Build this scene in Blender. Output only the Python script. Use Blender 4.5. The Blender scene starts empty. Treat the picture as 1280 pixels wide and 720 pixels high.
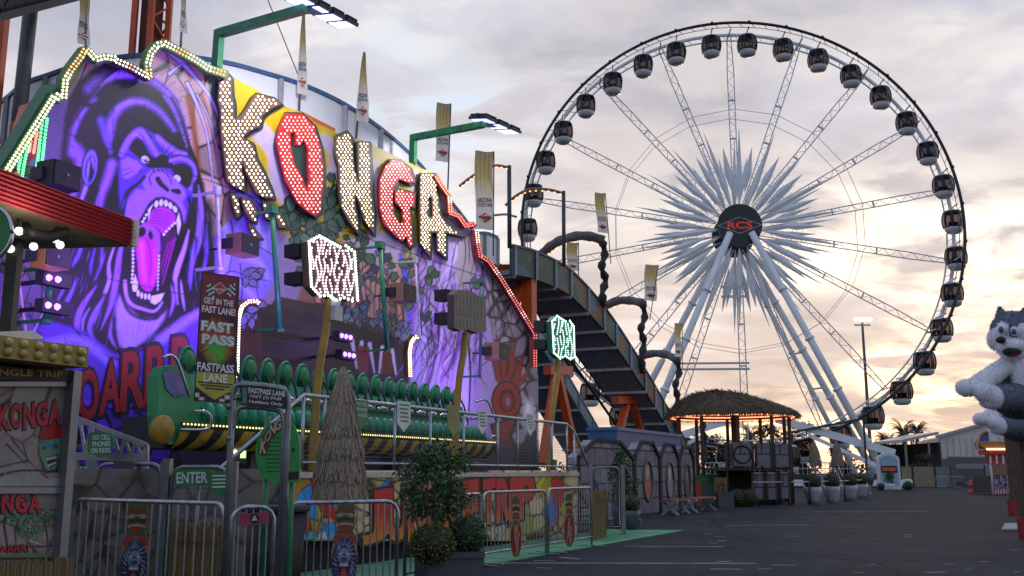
import bpy, math, random
import numpy as np
from mathutils import Vector, Matrix
random.seed(7)
rng = np.random.default_rng(7)
SC = bpy.context.scene
COL = SC.collection
R_ = math.radians
# ------------------------------------------------------------------ camera model
F = 1244.0
HOR = 591.0
PITCH = math.atan((HOR - 360) / F)
EYE = 1.35
SP, CP = math.sin(PITCH), math.cos(PITCH)
def ray(px, py):
    x = (px - 640) / F; y = (360 - py) / F
    return Vector((x, CP - SP * y, SP + CP * y))
E0 = Vector((0, 0, EYE))
Z = Vector((0, 0, 1))
_h = Vector((620, 1265.3, 0)).normalized()
T = Vector((_h.x, _h.y, 0))                   # along the ride front, away from the viewer
N = Vector((-T.y, T.x, 0))                    # away from the viewer, square to the ride front
THETA = math.atan2(T.y, T.x)
def at_n(px, py, n):
    r = ray(px, py); return E0 + r * (n / r.dot(N))
def at_y(px, py, y):
    r = ray(px, py); return E0 + r * (y / r.y)
def at_h(px, py, z):
    r = ray(px, py); return E0 + r * ((z - EYE) / r.z)
def gnd(px, py): return at_h(px, py, 0)
def L(s, n, z): return T * s + N * n + Z * z
def s_of(p): return p.dot(T)
# ------------------------------------------------------------------ materials
_M = {}
def newmat(name):
    m = bpy.data.materials.new(name); m.use_nodes = True
    nt = m.node_tree; b = nt.nodes['Principled BSDF']
    return m, nt, b
def M(name, col=(.5, .5, .5), rough=.6, metal=0., var=.18, scale=5., bump=0., stretch=None, detail=5., dirt=0.):
    if name in _M: return _M[name]
    m, nt, b = newmat(name)
    tc = nt.nodes.new('ShaderNodeTexCoord'); no = nt.nodes.new('ShaderNodeTexNoise')
    no.inputs['Scale'].default_value = scale; no.inputs['Detail'].default_value = detail
    src = tc.outputs['Object']
    if stretch:
        mp = nt.nodes.new('ShaderNodeMapping'); mp.inputs['Scale'].default_value = stretch
        nt.links.new(src, mp.inputs[0]); src = mp.outputs[0]
    nt.links.new(src, no.inputs['Vector'])
    mr = nt.nodes.new('ShaderNodeMapRange'); mr.inputs[1].default_value = .3; mr.inputs[2].default_value = .7
    nt.links.new(no.outputs[0], mr.inputs[0])
    mx = nt.nodes.new('ShaderNodeMix'); mx.data_type = 'RGBA'
    mx.inputs[6].default_value = (*[c * (1 - var) for c in col], 1); mx.inputs[7].default_value = (*[min(1, c * (1 + var)) for c in col], 1)
    nt.links.new(mr.outputs[0], mx.inputs[0])
    out = mx.outputs[2]
    if dirt:
        n2 = nt.nodes.new('ShaderNodeTexNoise'); n2.inputs['Scale'].default_value = scale * .35; n2.inputs['Detail'].default_value = 8; n2.inputs['Roughness'].default_value = .7
        nt.links.new(tc.outputs['Object'], n2.inputs['Vector'])
        m2 = nt.nodes.new('ShaderNodeMapRange'); m2.inputs[1].default_value = .52; m2.inputs[2].default_value = .72; m2.inputs[4].default_value = dirt
        nt.links.new(n2.outputs[0], m2.inputs[0])
        mm = nt.nodes.new('ShaderNodeMix'); mm.data_type = 'RGBA'; mm.inputs[7].default_value = (.05, .042, .035, 1)
        nt.links.new(m2.outputs[0], mm.inputs[0]); nt.links.new(out, mm.inputs[6]); out = mm.outputs[2]
    nt.links.new(out, b.inputs['Base Color'])
    b.inputs['Roughness'].default_value = rough; b.inputs['Metallic'].default_value = metal
    if bump:
        bp = nt.nodes.new('ShaderNodeBump'); bp.inputs['Strength'].default_value = bump; bp.inputs['Distance'].default_value = .02
        nt.links.new(no.outputs[0], bp.inputs['Height']); nt.links.new(bp.outputs[0], b.inputs['Normal'])
    _M[name] = m; return m
def EM(name, col, strength):
    if name in _M: return _M[name]
    m, nt, b = newmat(name)
    b.inputs['Base Color'].default_value = (*[c * .5 for c in col], 1)
    b.inputs['Emission Color'].default_value = (*col, 1); b.inputs['Emission Strength'].default_value = strength
    no = nt.nodes.new('ShaderNodeTexNoise'); no.inputs['Scale'].default_value = 40
    mr = nt.nodes.new('ShaderNodeMapRange'); mr.inputs[3].default_value = .35; mr.inputs[4].default_value = .6
    nt.links.new(no.outputs[0], mr.inputs[0]); nt.links.new(mr.outputs[0], b.inputs['Roughness'])
    ms = nt.nodes.new('ShaderNodeMapRange'); ms.inputs[1].default_value = .3; ms.inputs[2].default_value = .7; ms.inputs[3].default_value = strength * .55; ms.inputs[4].default_value = strength * 1.35
    n2 = nt.nodes.new('ShaderNodeTexNoise'); n2.inputs['Scale'].default_value = 75; nt.links.new(n2.outputs[0], ms.inputs[0]); nt.links.new(ms.outputs[0], b.inputs['Emission Strength'])
    _M[name] = m; return m
def VC(name, rough=.55, fine=.12, scale=9., bump=0.):
    if name in _M: return _M[name]
    m, nt, b = newmat(name)
    at = nt.nodes.new('ShaderNodeAttribute'); at.attribute_name = 'Col'
    no = nt.nodes.new('ShaderNodeTexNoise'); no.inputs['Scale'].default_value = scale; no.inputs['Detail'].default_value = 8
    tc = nt.nodes.new('ShaderNodeTexCoord'); nt.links.new(tc.outputs['Object'], no.inputs['Vector'])
    mr = nt.nodes.new('ShaderNodeMapRange'); mr.inputs[1].default_value = .3; mr.inputs[2].default_value = .7
    mr.inputs[3].default_value = 1 - fine; mr.inputs[4].default_value = 1 + fine
    nt.links.new(no.outputs[0], mr.inputs[0])
    vm = nt.nodes.new('ShaderNodeVectorMath'); vm.operation = 'SCALE'
    nt.links.new(at.outputs['Color'], vm.inputs[0]); nt.links.new(mr.outputs[0], vm.inputs['Scale'])
    nt.links.new(vm.outputs[0], b.inputs['Base Color']); b.inputs['Roughness'].default_value = rough
    if bump:
        bp = nt.nodes.new('ShaderNodeBump'); bp.inputs['Strength'].default_value = bump; bp.inputs['Distance'].default_value = .01
        nt.links.new(no.outputs[0], bp.inputs['Height']); nt.links.new(bp.outputs[0], b.inputs['Normal'])
    _M[name] = m; return m
def GL(name, tint=(.5, .5, .55), clear=.5, rough=.05):
    if name in _M: return _M[name]
    m, nt, b = newmat(name)
    tr = nt.nodes.new('ShaderNodeBsdfTransparent'); tr.inputs[0].default_value = (*tint, 1)
    mx = nt.nodes.new('ShaderNodeMixShader'); mx.inputs[0].default_value = 1 - clear
    b.inputs['Base Color'].default_value = (.01, .01, .012, 1); b.inputs['Roughness'].default_value = rough
    no = nt.nodes.new('ShaderNodeTexNoise'); no.inputs['Scale'].default_value = 3
    bp = nt.nodes.new('ShaderNodeBump'); bp.inputs['Strength'].default_value = .05
    nt.links.new(no.outputs[0], bp.inputs['Height']); nt.links.new(bp.outputs[0], b.inputs['Normal'])
    out = nt.nodes['Material Output']
    nt.links.new(tr.outputs[0], mx.inputs[1]); nt.links.new(b.outputs[0], mx.inputs[2]); nt.links.new(mx.outputs[0], out.inputs[0])
    _M[name] = m; return m
# ------------------------------------------------------------------ objects
WMX = {}
def tag(o, label=None, cat=None, group=None, kind=None):
    if label: o['label'] = label
    if cat: o['category'] = cat
    if group: o['group'] = group
    if kind: o['kind'] = kind
    return o
def thing(name, label, cat, loc=(0, 0, 0), rz=0., group=None):
    o = bpy.data.objects.new(name, None); COL.objects.link(o)
    o.location = loc; o.rotation_euler = (0, 0, rz); o.empty_display_size = .3
    WMX[o] = Matrix.Translation(Vector(loc)) @ Matrix.Rotation(rz, 4, 'Z')
    return tag(o, label, cat, group)
def kids(o): return [c for c in COL.objects if c.parent == o]
def copy_tree(o, parent=None, children=None):
    if children is None:
        children = {}
        for c in COL.objects:
            if c.parent: children.setdefault(c.parent, []).append(c)
    c = o.copy(); COL.objects.link(c); c.parent = parent
    if parent is not None: c.matrix_parent_inverse = o.matrix_parent_inverse.copy()
    for ch in children.get(o, []): copy_tree(ch, c, children)
    return c
_tg = {}
def text_geo(s, off=0.):
    k = (s, off)
    if k in _tg: return _tg[k]
    def raw(of):
        cu = bpy.data.curves.new('lettering', 'FONT'); cu.body = s; cu.size = 1; cu.offset = of; cu.resolution_u = 3; cu.fill_mode = 'FRONT'
        ob = bpy.data.objects.new('lettering', cu); COL.objects.link(ob)
        dg = bpy.context.evaluated_depsgraph_get()
        me = bpy.data.meshes.new_from_object(ob.evaluated_get(dg))
        vs = [(v.co.x, v.co.y) for v in me.vertices]; fs = [tuple(p.vertices) for p in me.polygons]
        bpy.data.objects.remove(ob); bpy.data.curves.remove(cu); bpy.data.meshes.remove(me)
        return vs, fs
    v0, f0 = raw(0.)
    x0 = min(v[0] for v in v0); x1 = max(v[0] for v in v0); y0 = min(v[1] for v in v0); y1 = max(v[1] for v in v0)
    v, f = (v0, f0) if off == 0 else raw(off)
    r = ([((a - x0) / (x1 - x0), (b - y0) / (y1 - y0)) for a, b in v], f)
    _tg[k] = r; return r
class MB:
    def __init__(s): s.v = []; s.f = []; s.m = []; s.cur = 0; s.c = []; s.col = None
    def add(s, vs, fs):
        o = len(s.v); s.v.extend([tuple(v) for v in vs])
        if s.col is not None: s.c.extend([s.col] * len(vs))
        for f in fs: s.f.append(tuple(i + o for i in f)); s.m.append(s.cur)
        return s
    def box(s, c, size, ex=Vector((1, 0, 0)), ey=None, ez=Z):
        c = Vector(c); ex = Vector(ex).normalized(); ez = Vector(ez)
        ey = ez.cross(ex).normalized() if ey is None else ey
        a, b, d = ex * size[0] / 2, ey * size[1] / 2, ez * size[2] / 2
        vs = [c + a * i + b * j + d * k for k in (-1, 1) for j in (-1, 1) for i in (-1, 1)]
        return s.add(vs, [(0, 2, 3, 1), (4, 5, 7, 6), (0, 1, 5, 4), (2, 6, 7, 3), (0, 4, 6, 2), (1, 3, 7, 5)])
    def fbox(s, s0, s1, n0, n1, z0, z1):           # box in the ride-front frame
        return s.box(L((s0 + s1) / 2, (n0 + n1) / 2, (z0 + z1) / 2), (abs(s1 - s0), abs(n1 - n0), abs(z1 - z0)), T)
    def beam(s, p, q, w, h, up=Z):
        p = Vector(p); q = Vector(q); d = (q - p).normalized(); up = Vector(up)
        if abs(d.dot(up)) > .98: up = Vector((0, 1, 0)) if abs(d.y) < .9 else Vector((1, 0, 0))
        sd = d.cross(up).normalized(); u = sd.cross(d).normalized()
        vs = []
        for e in (p, q):
            for i, j in ((-1, -1), (1, -1), (1, 1), (-1, 1)): vs.append(e + sd * (i * w / 2) + u * (j * h / 2))
        return s.add(vs, [(0, 1, 2, 3), (7, 6, 5, 4), (0, 4, 5, 1), (1, 5, 6, 2), (2, 6, 7, 3), (3, 7, 4, 0)])
    def tube(s, pts, r, n=8, caps=True, closed=False):
        pts = [Vector(p) for p in pts]; rs = r if isinstance(r, (list, tuple)) else [r] * len(pts)
        vs = []; fs = []; m = len(pts); prev = None
        for i, p in enumerate(pts):
            if closed: d = pts[(i + 1) % m] - pts[i - 1]
            else: d = pts[min(i + 1, m - 1)] - pts[max(i - 1, 0)]
            d = d.normalized() if d.length > 1e-9 else Vector((0, 0, 1))
            if prev is None:
                a = d.orthogonal().normalized()
                if abs(d.z) < .9: a = d.cross(Z).normalized()
            else:
                a = (prev - d * prev.dot(d)); a = a.normalized() if a.length > 1e-6 else d.orthogonal().normalized()
            prev = a; b = d.cross(a)
            for k in range(n):
                t = 2 * math.pi * (k + .5) / n; vs.append(p + (a * math.cos(t) + b * math.sin(t)) * rs[i])
        for i in range(m if closed else m - 1):
            j = (i + 1) % m
            for k in range(n): fs.append((i * n + k, i * n + (k + 1) % n, j * n + (k + 1) % n, j * n + k))
        if caps and not closed: fs.append(tuple(range(n - 1, -1, -1))); fs.append(tuple((m - 1) * n + k for k in range(n)))
        return s.add(vs, fs)
    def prism(s, poly, vec):
        poly = [Vector(p) for p in poly]; vec = Vector(vec); n = len(poly)
        vs = poly + [p + vec for p in poly]
        return s.add(vs, [tuple(range(n)), tuple(range(2 * n - 1, n - 1, -1))] + [(i, i + n, (i + 1) % n + n, (i + 1) % n) for i in range(n)])
    def lathe(s, c, prof, n=20, sx=1., sy=1., ax=None, a0=0., a1=2 * math.pi):
        c = Vector(c); vs = []; fs = []; full = abs(a1 - a0 - 2 * math.pi) < 1e-6; cn = n if full else n + 1
        X, Y, A = (Vector((1, 0, 0)), Vector((0, 1, 0)), Z) if ax is None else ax
        for r, z in prof:
            for k in range(cn):
                t = a0 + (a1 - a0) * k / n; vs.append(c + X * (r * math.cos(t) * sx) + Y * (r * math.sin(t) * sy) + A * z)
        for i in range(len(prof) - 1):
            for k in range(n):
                k2 = (k + 1) % cn
                fs.append((i * cn + k, i * cn + k2, (i + 1) * cn + k2, (i + 1) * cn + k))
        return s.add(vs, fs)
    def disc(s, c, ax, r, thick, n=28):            # ax: (X, Y) in-plane
        c = Vector(c); X, Y = ax; A = X.cross(Y).normalized()
        return s.prism([c + X * (r * math.cos(2 * math.pi * k / n)) + Y * (r * math.sin(2 * math.pi * k / n)) for k in range(n)], A * thick)
    def ball(s, c, r, seg=12, rings=8, ax=None):
        r = (r, r, r) if not isinstance(r, (tuple, list)) else r
        X, Y, A = (Vector((1, 0, 0)), Vector((0, 1, 0)), Z) if ax is None else ax
        c = Vector(c); vs = [c - A * r[2]]; fs = []
        for i in range(1, rings):
            ph = -math.pi / 2 + math.pi * i / rings
            for k in range(seg):
                t = 2 * math.pi * k / seg
                vs.append(c + X * (r[0] * math.cos(ph) * math.cos(t)) + Y * (r[1] * math.cos(ph) * math.sin(t)) + A * (r[2] * math.sin(ph)))
        vs.append(c + A * r[2]); l = len(vs) - 1
        for k in range(seg): fs.append((0, 1 + (k + 1) % seg, 1 + k)); fs.append((l, l - seg + k, l - seg + (k + 1) % seg))
        for i in range(rings - 2):
            for k in range(seg):
                a = 1 + i * seg; fs.append((a + k, a + (k + 1) % seg, a + seg + (k + 1) % seg, a + seg + k))
        return s.add(vs, fs)
    def bulb(s, c, d, r, n=6):                     # little dome facing d
        c = Vector(c); d = Vector(d).normalized(); a = d.orthogonal().normalized(); b = d.cross(a)
        vs = []
        for rr, h in ((1, 0), (.8, .6)):
            for k in range(n):
                t = 2 * math.pi * k / n; vs.append(c + (a * math.cos(t) + b * math.sin(t)) * (r * rr) + d * (r * h))
        vs.append(c + d * r)
        return s.add(vs, [(k, (k + 1) % n, n + (k + 1) % n, n + k) for k in range(n)] + [(n + k, n + (k + 1) % n, 2 * n) for k in range(n)])
    def text(s, t, O, U, V, off=0., lift=.004, quad=None):
        vs, fs = text_geo(t, off)
        if quad is None: O = Vector(O); U = Vector(U); V = Vector(V); q = (O, O + U, O + U + V, O + V)
        else: q = [Vector(p) for p in quad]
        nn = (q[1] - q[0]).cross(q[3] - q[0]).normalized() * lift
        out = [(q[0] * (1 - x) + q[1] * x) * (1 - y) + (q[3] * (1 - x) + q[2] * x) * y + nn for x, y in vs]
        return s.add(out, fs)
    def quad(s, a, b, c, d): return s.add([a, b, c, d], [(0, 1, 2, 3)])
    def build(s, name, mat, parent=None, smooth=False, label=None, kind=None, loc=None, cat=None, group=None, local=False):
        me = bpy.data.meshes.new(name)
        if parent is not None:
            W = WMX[parent]; mi = Matrix.Identity(4) if local else W.inverted(); wm = W
        else:
            loc = Vector(loc) if loc is not None else Vector((0, 0, 0)); wm = Matrix.Translation(loc); mi = wm.inverted()
        vs = [mi @ Vector(v) for v in s.v] if not local else s.v
        me.from_pydata([tuple(v) for v in vs], [], s.f)
        mats = mat if isinstance(mat, (list, tuple)) else [mat]
        for m in mats: me.materials.append(m)
        if len(mats) > 1: me.polygons.foreach_set('material_index', s.m)
        if smooth: me.polygons.foreach_set('use_smooth', [True] * len(s.f))
        if s.col is not None and len(s.c) == len(s.v):
            ca = me.color_attributes.new('Col', 'FLOAT_COLOR', 'POINT')
            ca.data.foreach_set('color', np.array([(*c, 1.) for c in s.c], dtype=np.float32).ravel())
        me.update()
        o = bpy.data.objects.new(name, me); COL.objects.link(o)
        if parent is not None: o.parent = parent
        else: o.location = loc
        WMX[o] = wm
        return tag(o, label, cat, group, kind)
def smooth_pts(pts, k=6, closed=False):
    P = [Vector(p) if len(p) == 3 else Vector((p[0], p[1], 0)) for p in pts]; n = len(P); out = []
    rngi = range(n) if closed else range(n - 1)
    for i in rngi:
        p0 = P[(i - 1) % n] if closed or i > 0 else P[i]; p1 = P[i]; p2 = P[(i + 1) % n]
        p3 = P[(i + 2) % n] if closed or i + 2 < n else p2
        for j in range(k):
            t = j / k
            out.append(.5 * (2 * p1 + (p2 - p0) * t + (2 * p0 - 5 * p1 + 4 * p2 - p3) * t * t + (3 * p1 - p0 - 3 * p2 + p3) * t ** 3))
    if not closed: out.append(P[-1])
    return out
def pip(poly, x, y):
    ins = np.zeros(x.shape, bool); n = len(poly)
    for i in range(n):
        x0, y0 = poly[i]; x1, y1 = poly[(i + 1) % n]
        if y0 == y1: continue
        c = ((y0 > y) != (y1 > y)) & (x < (x1 - x0) * (y - y0) / (y1 - y0) + x0); ins ^= c
    return ins
# ------------------------------------------------------------------ airbrush painter for printed murals
class Paint:
    def __init__(s, x0, x1, y0, y1, step, col=(.3, .3, .3)):
        s.nx = int(round((x1 - x0) / step)) + 1; s.ny = int(round((y1 - y0) / step)) + 1
        s.xs = np.linspace(x0, x1, s.nx); s.ys = np.linspace(y0, y1, s.ny); s.step = step
        s.X, s.Y = np.meshgrid(s.xs, s.ys); s.C = np.zeros((s.ny, s.nx, 3)); s.C[:] = col
    def win(s, xa, xb, ya, yb):
        i0 = max(0, int(np.searchsorted(s.xs, xa)) - 1); i1 = min(s.nx, int(np.searchsorted(s.xs, xb)) + 1)
        j0 = max(0, int(np.searchsorted(s.ys, ya)) - 1); j1 = min(s.ny, int(np.searchsorted(s.ys, yb)) + 1)
        if i1 <= i0 or j1 <= j0: return None
        return slice(j0, j1), slice(i0, i1)
    def blend(s, w, a, col):
        s.C[w] = s.C[w] * (1 - a[..., None]) + np.asarray(col) * a[..., None]
    def fill(s, poly, col, soft=1., alpha=1., sm=False):
        if sm: poly = [(p.x, p.y) for p in smooth_pts(poly, 5, True)]
        px = [p[0] for p in poly]; py = [p[1] for p in poly]
        w = s.win(min(px) - soft, max(px) + soft, min(py) - soft, max(py) + soft)
        if w is None: return
        X, Y = s.X[w], s.Y[w]; ins = pip(poly, X, Y); d = np.full(X.shape, 1e9)
        for i in range(len(poly)):
            d = np.minimum(d, seg_d(X, Y, poly[i], poly[(i + 1) % len(poly)])[0])
        sd = np.where(ins, d, -d)
        s.blend(w, np.clip(.5 + sd / soft, 0, 1) * alpha, col)
    def stroke(s, pts, wd, col, w1=None, soft=1., alpha=1., sm=True, taper=False):
        if sm and len(pts) > 2: pts = [(p.x, p.y) for p in smooth_pts(pts, 4)]
        px = [p[0] for p in pts]; py = [p[1] for p in pts]; w1 = wd if w1 is None else w1; mw = max(wd, w1) + soft
        w = s.win(min(px) - mw, max(px) + mw, min(py) - mw, max(py) + mw)
        if w is None: return
        X, Y = s.X[w], s.Y[w]; a = np.zeros(X.shape); n = len(pts) - 1
        for i in range(n):
            d, t = seg_d(X, Y, pts[i], pts[i + 1]); u = (i + t) / n
            ww = wd + (w1 - wd) * u
            if taper: ww = wd * np.sin(np.pi * np.clip(u, .04, .96)) ** .7
            a = np.maximum(a, np.clip(.5 + (ww / 2 - d) / soft, 0, 1))
        s.blend(w, a * alpha, col)
    def ell(s, cx, cy, rx, ry, col, soft=1., alpha=1., ang=0.):
        r = max(rx, ry) + soft; w = s.win(cx - r, cx + r, cy - r, cy + r)
        if w is None: return
        c, sn = math.cos(ang), math.sin(ang)
        X, Y = s.X[w] - cx, s.Y[w] - cy; u = (X * c + Y * sn) / rx; v = (-X * sn + Y * c) / ry
        d = (1 - np.sqrt(u * u + v * v)) * min(rx, ry)
        s.blend(w, np.clip(.5 + d / soft, 0, 1) * alpha, col)
    def leaf(s, x, y, ln, ang, col, wd=.28, edge=(.012, .014, .016)):
        c, sn = math.cos(ang), math.sin(ang)
        pr = [(0, 0), (.3, wd), (.6, wd * .85), (1, 0), (.6, -wd * .85), (.3, -wd)]
        P = [(x + ln * (a * c - b * sn), y + ln * (a * sn + b * c)) for a, b in pr]
        P2 = [(x + ln * 1.1 * ((a - .03) * c - b * 1.35 * sn), y + ln * 1.1 * ((a - .03) * sn + b * 1.35 * c)) for a, b in pr]
        s.fill(P2, edge, .8); s.fill(P, col, .8)
        s.stroke([(x, y), (x + ln * .9 * c, y + ln * .9 * sn)], .7, [k * .45 for k in col], .3, .7)
    def cracks(s, poly, num, wd, col, seed=1, tint=.12, jx=1.):
        px = [p[0] for p in poly]; py = [p[1] for p in poly]; w = s.win(min(px), max(px), min(py), max(py))
        if w is None: return
        r = np.random.default_rng(seed); X, Y = s.X[w], s.Y[w]; ins = pip(poly, X, Y)
        sx = r.uniform(min(px), max(px), num); sy = r.uniform(min(py), max(py), num)
        D = np.sqrt(((X[..., None] - sx) / jx) ** 2 + (Y[..., None] - sy) ** 2); o = np.argsort(D, -1)[..., :2]
        d1 = np.take_along_axis(D, o[..., :1], -1)[..., 0]; d2 = np.take_along_axis(D, o[..., 1:2], -1)[..., 0]
        tn = r.uniform(1 - tint, 1 + tint, num)[o[..., 0]]
        s.C[w] = np.where(ins[..., None], s.C[w] * tn[..., None], s.C[w])
        s.C[w] = np.where(ins[..., None], s.C[w] * (1 - .45 * np.clip(1 - (d2 - d1) / (wd * 3.5), 0, 1))[..., None], s.C[w])
        s.blend(w, np.clip(.5 + (wd - (d2 - d1)) / 1.2, 0, 1) * ins, col)
    def mesh(s, name, mapf, mat, parent, clip=None, cat=None, label=None, loc=None):
        # mapf(px,py) arrays -> (V,3) world
        P = mapf(s.X.ravel(), s.Y.ravel())
        if parent is not None: mi = np.array(WMX[parent].inverted())
        else: mi = np.array(Matrix.Translation(Vector(loc)).inverted())
        P = P @ mi[:3, :3].T + mi[:3, 3]
        idx = np.arange(s.nx * s.ny).reshape(s.ny, s.nx)
        q = np.stack([idx[1:, :-1], idx[1:, 1:], idx[:-1, 1:], idx[:-1, :-1]], -1).reshape(-1, 4)
        if clip is not None:
            cx = (s.X[1:, 1:] + s.X[:-1, :-1]).ravel() / 2; cy = (s.Y[1:, 1:] + s.Y[:-1, :-1]).ravel() / 2
            q = q[pip(clip, cx, cy)]
        used = np.unique(q); rm = np.full(s.nx * s.ny, -1); rm[used] = np.arange(len(used)); q = rm[q]; P = P[used]
        C = np.concatenate([np.clip(s.C.reshape(-1, 3)[used], 0, 1), np.ones((len(used), 1))], 1).astype(np.float32)
        me = bpy.data.meshes.new(name)
        me.vertices.add(len(P)); me.vertices.foreach_set('co', P.astype(np.float32).ravel())
        me.loops.add(q.size); me.loops.foreach_set('vertex_index', q.ravel().astype(np.int32))
        me.polygons.add(len(q)); me.polygons.foreach_set('loop_start', np.arange(0, q.size, 4, dtype=np.int32))
        me.update(calc_edges=True); me.validate()
        ca = me.color_attributes.new('Col', 'FLOAT_COLOR', 'POINT'); ca.data.foreach_set('color', C.ravel())
        me.materials.append(mat)
        o = bpy.data.objects.new(name, me); COL.objects.link(o)
        if parent is not None: o.parent = parent; WMX[o] = WMX[parent]
        else: o.location = loc; WMX[o] = Matrix.Translation(Vector(loc))
        return tag(o, label, cat)
def seg_d(X, Y, a, b):
    dx, dy = b[0] - a[0], b[1] - a[1]; l2 = dx * dx + dy * dy + 1e-9
    t = np.clip(((X - a[0]) * dx + (Y - a[1]) * dy) / l2, 0, 1)
    return np.sqrt((X - a[0] - t * dx) ** 2 + (Y - a[1] - t * dy) ** 2), t
def on_plane_n(n):
    def f(px, py):
        x = (px - 640) / F; y = (360 - py) / F
        r = np.stack([x, CP - SP * y, SP + CP * y], 1); k = n / (r[:, 0] * N.x + r[:, 1] * N.y)
        return r * k[:, None] + np.array([0, 0, EYE])
    return f
def quad_map(a, b, c, d, x0, x1, y0, y1):          # a lower-left, b lower-right, c upper-right, d upper-left
    a, b, c, d = [np.array(v) for v in (a, b, c, d)]
    def f(px, py):
        u = ((px - x0) / (x1 - x0))[:, None]; v = ((y1 - py) / (y1 - y0))[:, None]
        return (a * (1 - u) + b * u) * (1 - v) + (d * (1 - u) + c * u) * v
    return f
# ------------------------------------------------------------------ foliage helpers
def leaf_cloud(mb, c, r, num, size, shell=.35, flat=1., cols=None, wd=.45, hang=0.):
    c = Vector(c); r = (r, r, r) if not isinstance(r, (tuple, list)) else r
    for i in range(num):
        d = Vector(rng.normal(size=3)); d.normalize(); k = (1 - shell) + shell * random.random()
        if random.random() < .25: k *= random.uniform(.6, 1.)
        p = c + Vector((d.x * r[0], d.y * r[1], d.z * r[2])) * k
        a = (Vector(rng.normal(size=3)) + d * .8 - Z * hang).normalized(); b = a.cross(Vector(rng.normal(size=3))).normalized()
        l = size * random.uniform(.6, 1.3); w = l * wd
        if cols: mb.col = cols[random.randrange(len(cols))]
        mb.add([p, p + a * l * .5 + b * w * .5, p + a * l, p + a * l * .5 - b * w * .5], [(0, 1, 2, 3)])
# ================================================================== camera, sky, sun, ground
cd = bpy.data.cameras.new('camera'); cam = bpy.data.objects.new('camera', cd); COL.objects.link(cam)
cam.location = E0; cam.rotation_euler = (math.pi / 2 + PITCH, 0, 0)
cd.sensor_width = 36; cd.lens = 36 * F / 1280; cd.clip_start = .1; cd.clip_end = 4000
SC.camera = cam
SC.view_settings.view_transform = 'Standard'; SC.view_settings.look = 'None'; SC.view_settings.gamma = 1
SC.view_settings.exposure = 0.0; SC.view_settings.use_curve_mapping = False
SC.cycles.use_denoising = True
SC.cycles.max_bounces = 5; SC.cycles.transparent_max_bounces = 24
SUN_AZ = math.atan2(ray(1030, 591).x, ray(1030, 591).y)     # clockwise from +Y
SUN_EL = R_(4)
W = bpy.data.worlds.new('World'); SC.world = W; W.use_nodes = True
nt = W.node_tree; nt.nodes.clear(); nn = nt.nodes.new; lk = nt.links.new
def math_n(op, a, b=None, c=None):
    n = nn('ShaderNodeMath'); n.operation = op
    for i, v in enumerate((a, b, c)):
        if v is None: continue
        if isinstance(v, (int, float)): n.inputs[i].default_value = v
        else: lk(v, n.inputs[i])
    return n.outputs[0]
def mr_n(v, a, b, c=0., d=1.):
    n = nn('ShaderNodeMapRange'); n.interpolation_type = 'SMOOTHSTEP'
    for i, q in enumerate((a, b, c, d)): n.inputs[i + 1].default_value = q
    lk(v, n.inputs[0]); return n.outputs[0]
def mix_n(f, a, b, blend='MIX'):
    n = nn('ShaderNodeMix'); n.data_type = 'RGBA'; n.blend_type = blend
    for i, v in ((0, f), (6, a), (7, b)):
        if isinstance(v, (int, float)): n.inputs[i].default_value = v
        elif isinstance(v, tuple): n.inputs[i].default_value = (*v, 1)
        else: lk(v, n.inputs[i])
    return n.outputs[2]
tc = nn('ShaderNodeTexCoord'); sx = nn('ShaderNodeSeparateXYZ'); lk(tc.outputs['Generated'], sx.inputs[0])
el = math_n('MAXIMUM', sx.outputs[2], 0.0)
den = math_n('ADD', el, .22)
cv = nn('ShaderNodeCombineXYZ'); lk(math_n('DIVIDE', sx.outputs[0], den), cv.inputs[0]); lk(math_n('DIVIDE', sx.outputs[1], den), cv.inputs[1])
def noise(scale, det, rough, dist, off, stretch=(1, 1, 1)):
    mp = nn('ShaderNodeMapping'); mp.inputs['Location'].default_value = off; mp.inputs['Scale'].default_value = stretch; lk(cv.outputs[0], mp.inputs[0])
    n = nn('ShaderNodeTexNoise'); n.inputs['Scale'].default_value = scale; n.inputs['Detail'].default_value = det
    n.inputs['Roughness'].default_value = rough; n.inputs['Distortion'].default_value = dist; lk(mp.outputs[0], n.inputs['Vector']); return n.outputs[0]
n1 = noise(1.6, 9, .52, .35, (3.1, .4, 0)); n2 = noise(3.6, 10, .55, .5, (8.3, 2.7, 0), (1, 1.5, 1)); n3 = noise(.75, 5, .5, .2, (1.7, 5.2, 0))
ramp = nn('ShaderNodeValToRGB'); lk(sx.outputs[2], ramp.inputs[0]); cr = ramp.color_ramp
stops = [(0., (.94, .62, .45)), (.05, (.94, .66, .50)), (.12, (.90, .695, .60)), (.2, (.84, .735, .71)), (.31, (.73, .69, .76)), (.42, (.62, .64, .76)), (.6, (.54, .59, .75)), (1., (.42, .49, .67))]
while len(cr.elements) < len(stops): cr.elements.new(.5)
for e, (p, c) in zip(cr.elements, stops): e.position = p; e.color = (*c, 1)
base = ramp.outputs[0]
shade = math_n('MULTIPLY', mr_n(n1, .36, .62, .78, 1.06), mr_n(n2, .3, .7, .93, 1.06))
sc_ = nn('ShaderNodeVectorMath'); sc_.operation = 'SCALE'; lk(base, sc_.inputs[0]); lk(shade, sc_.inputs['Scale'])
cloud = sc_.outputs[0]
lit = math_n('MULTIPLY', mr_n(n2, .49, .60), mr_n(n1, .45, .58))
lit = math_n('MULTIPLY', lit, mr_n(sx.outputs[2], .52, .12, .55, .9))
cloud = mix_n(lit, cloud, (1.0, .965, .94))
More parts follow.
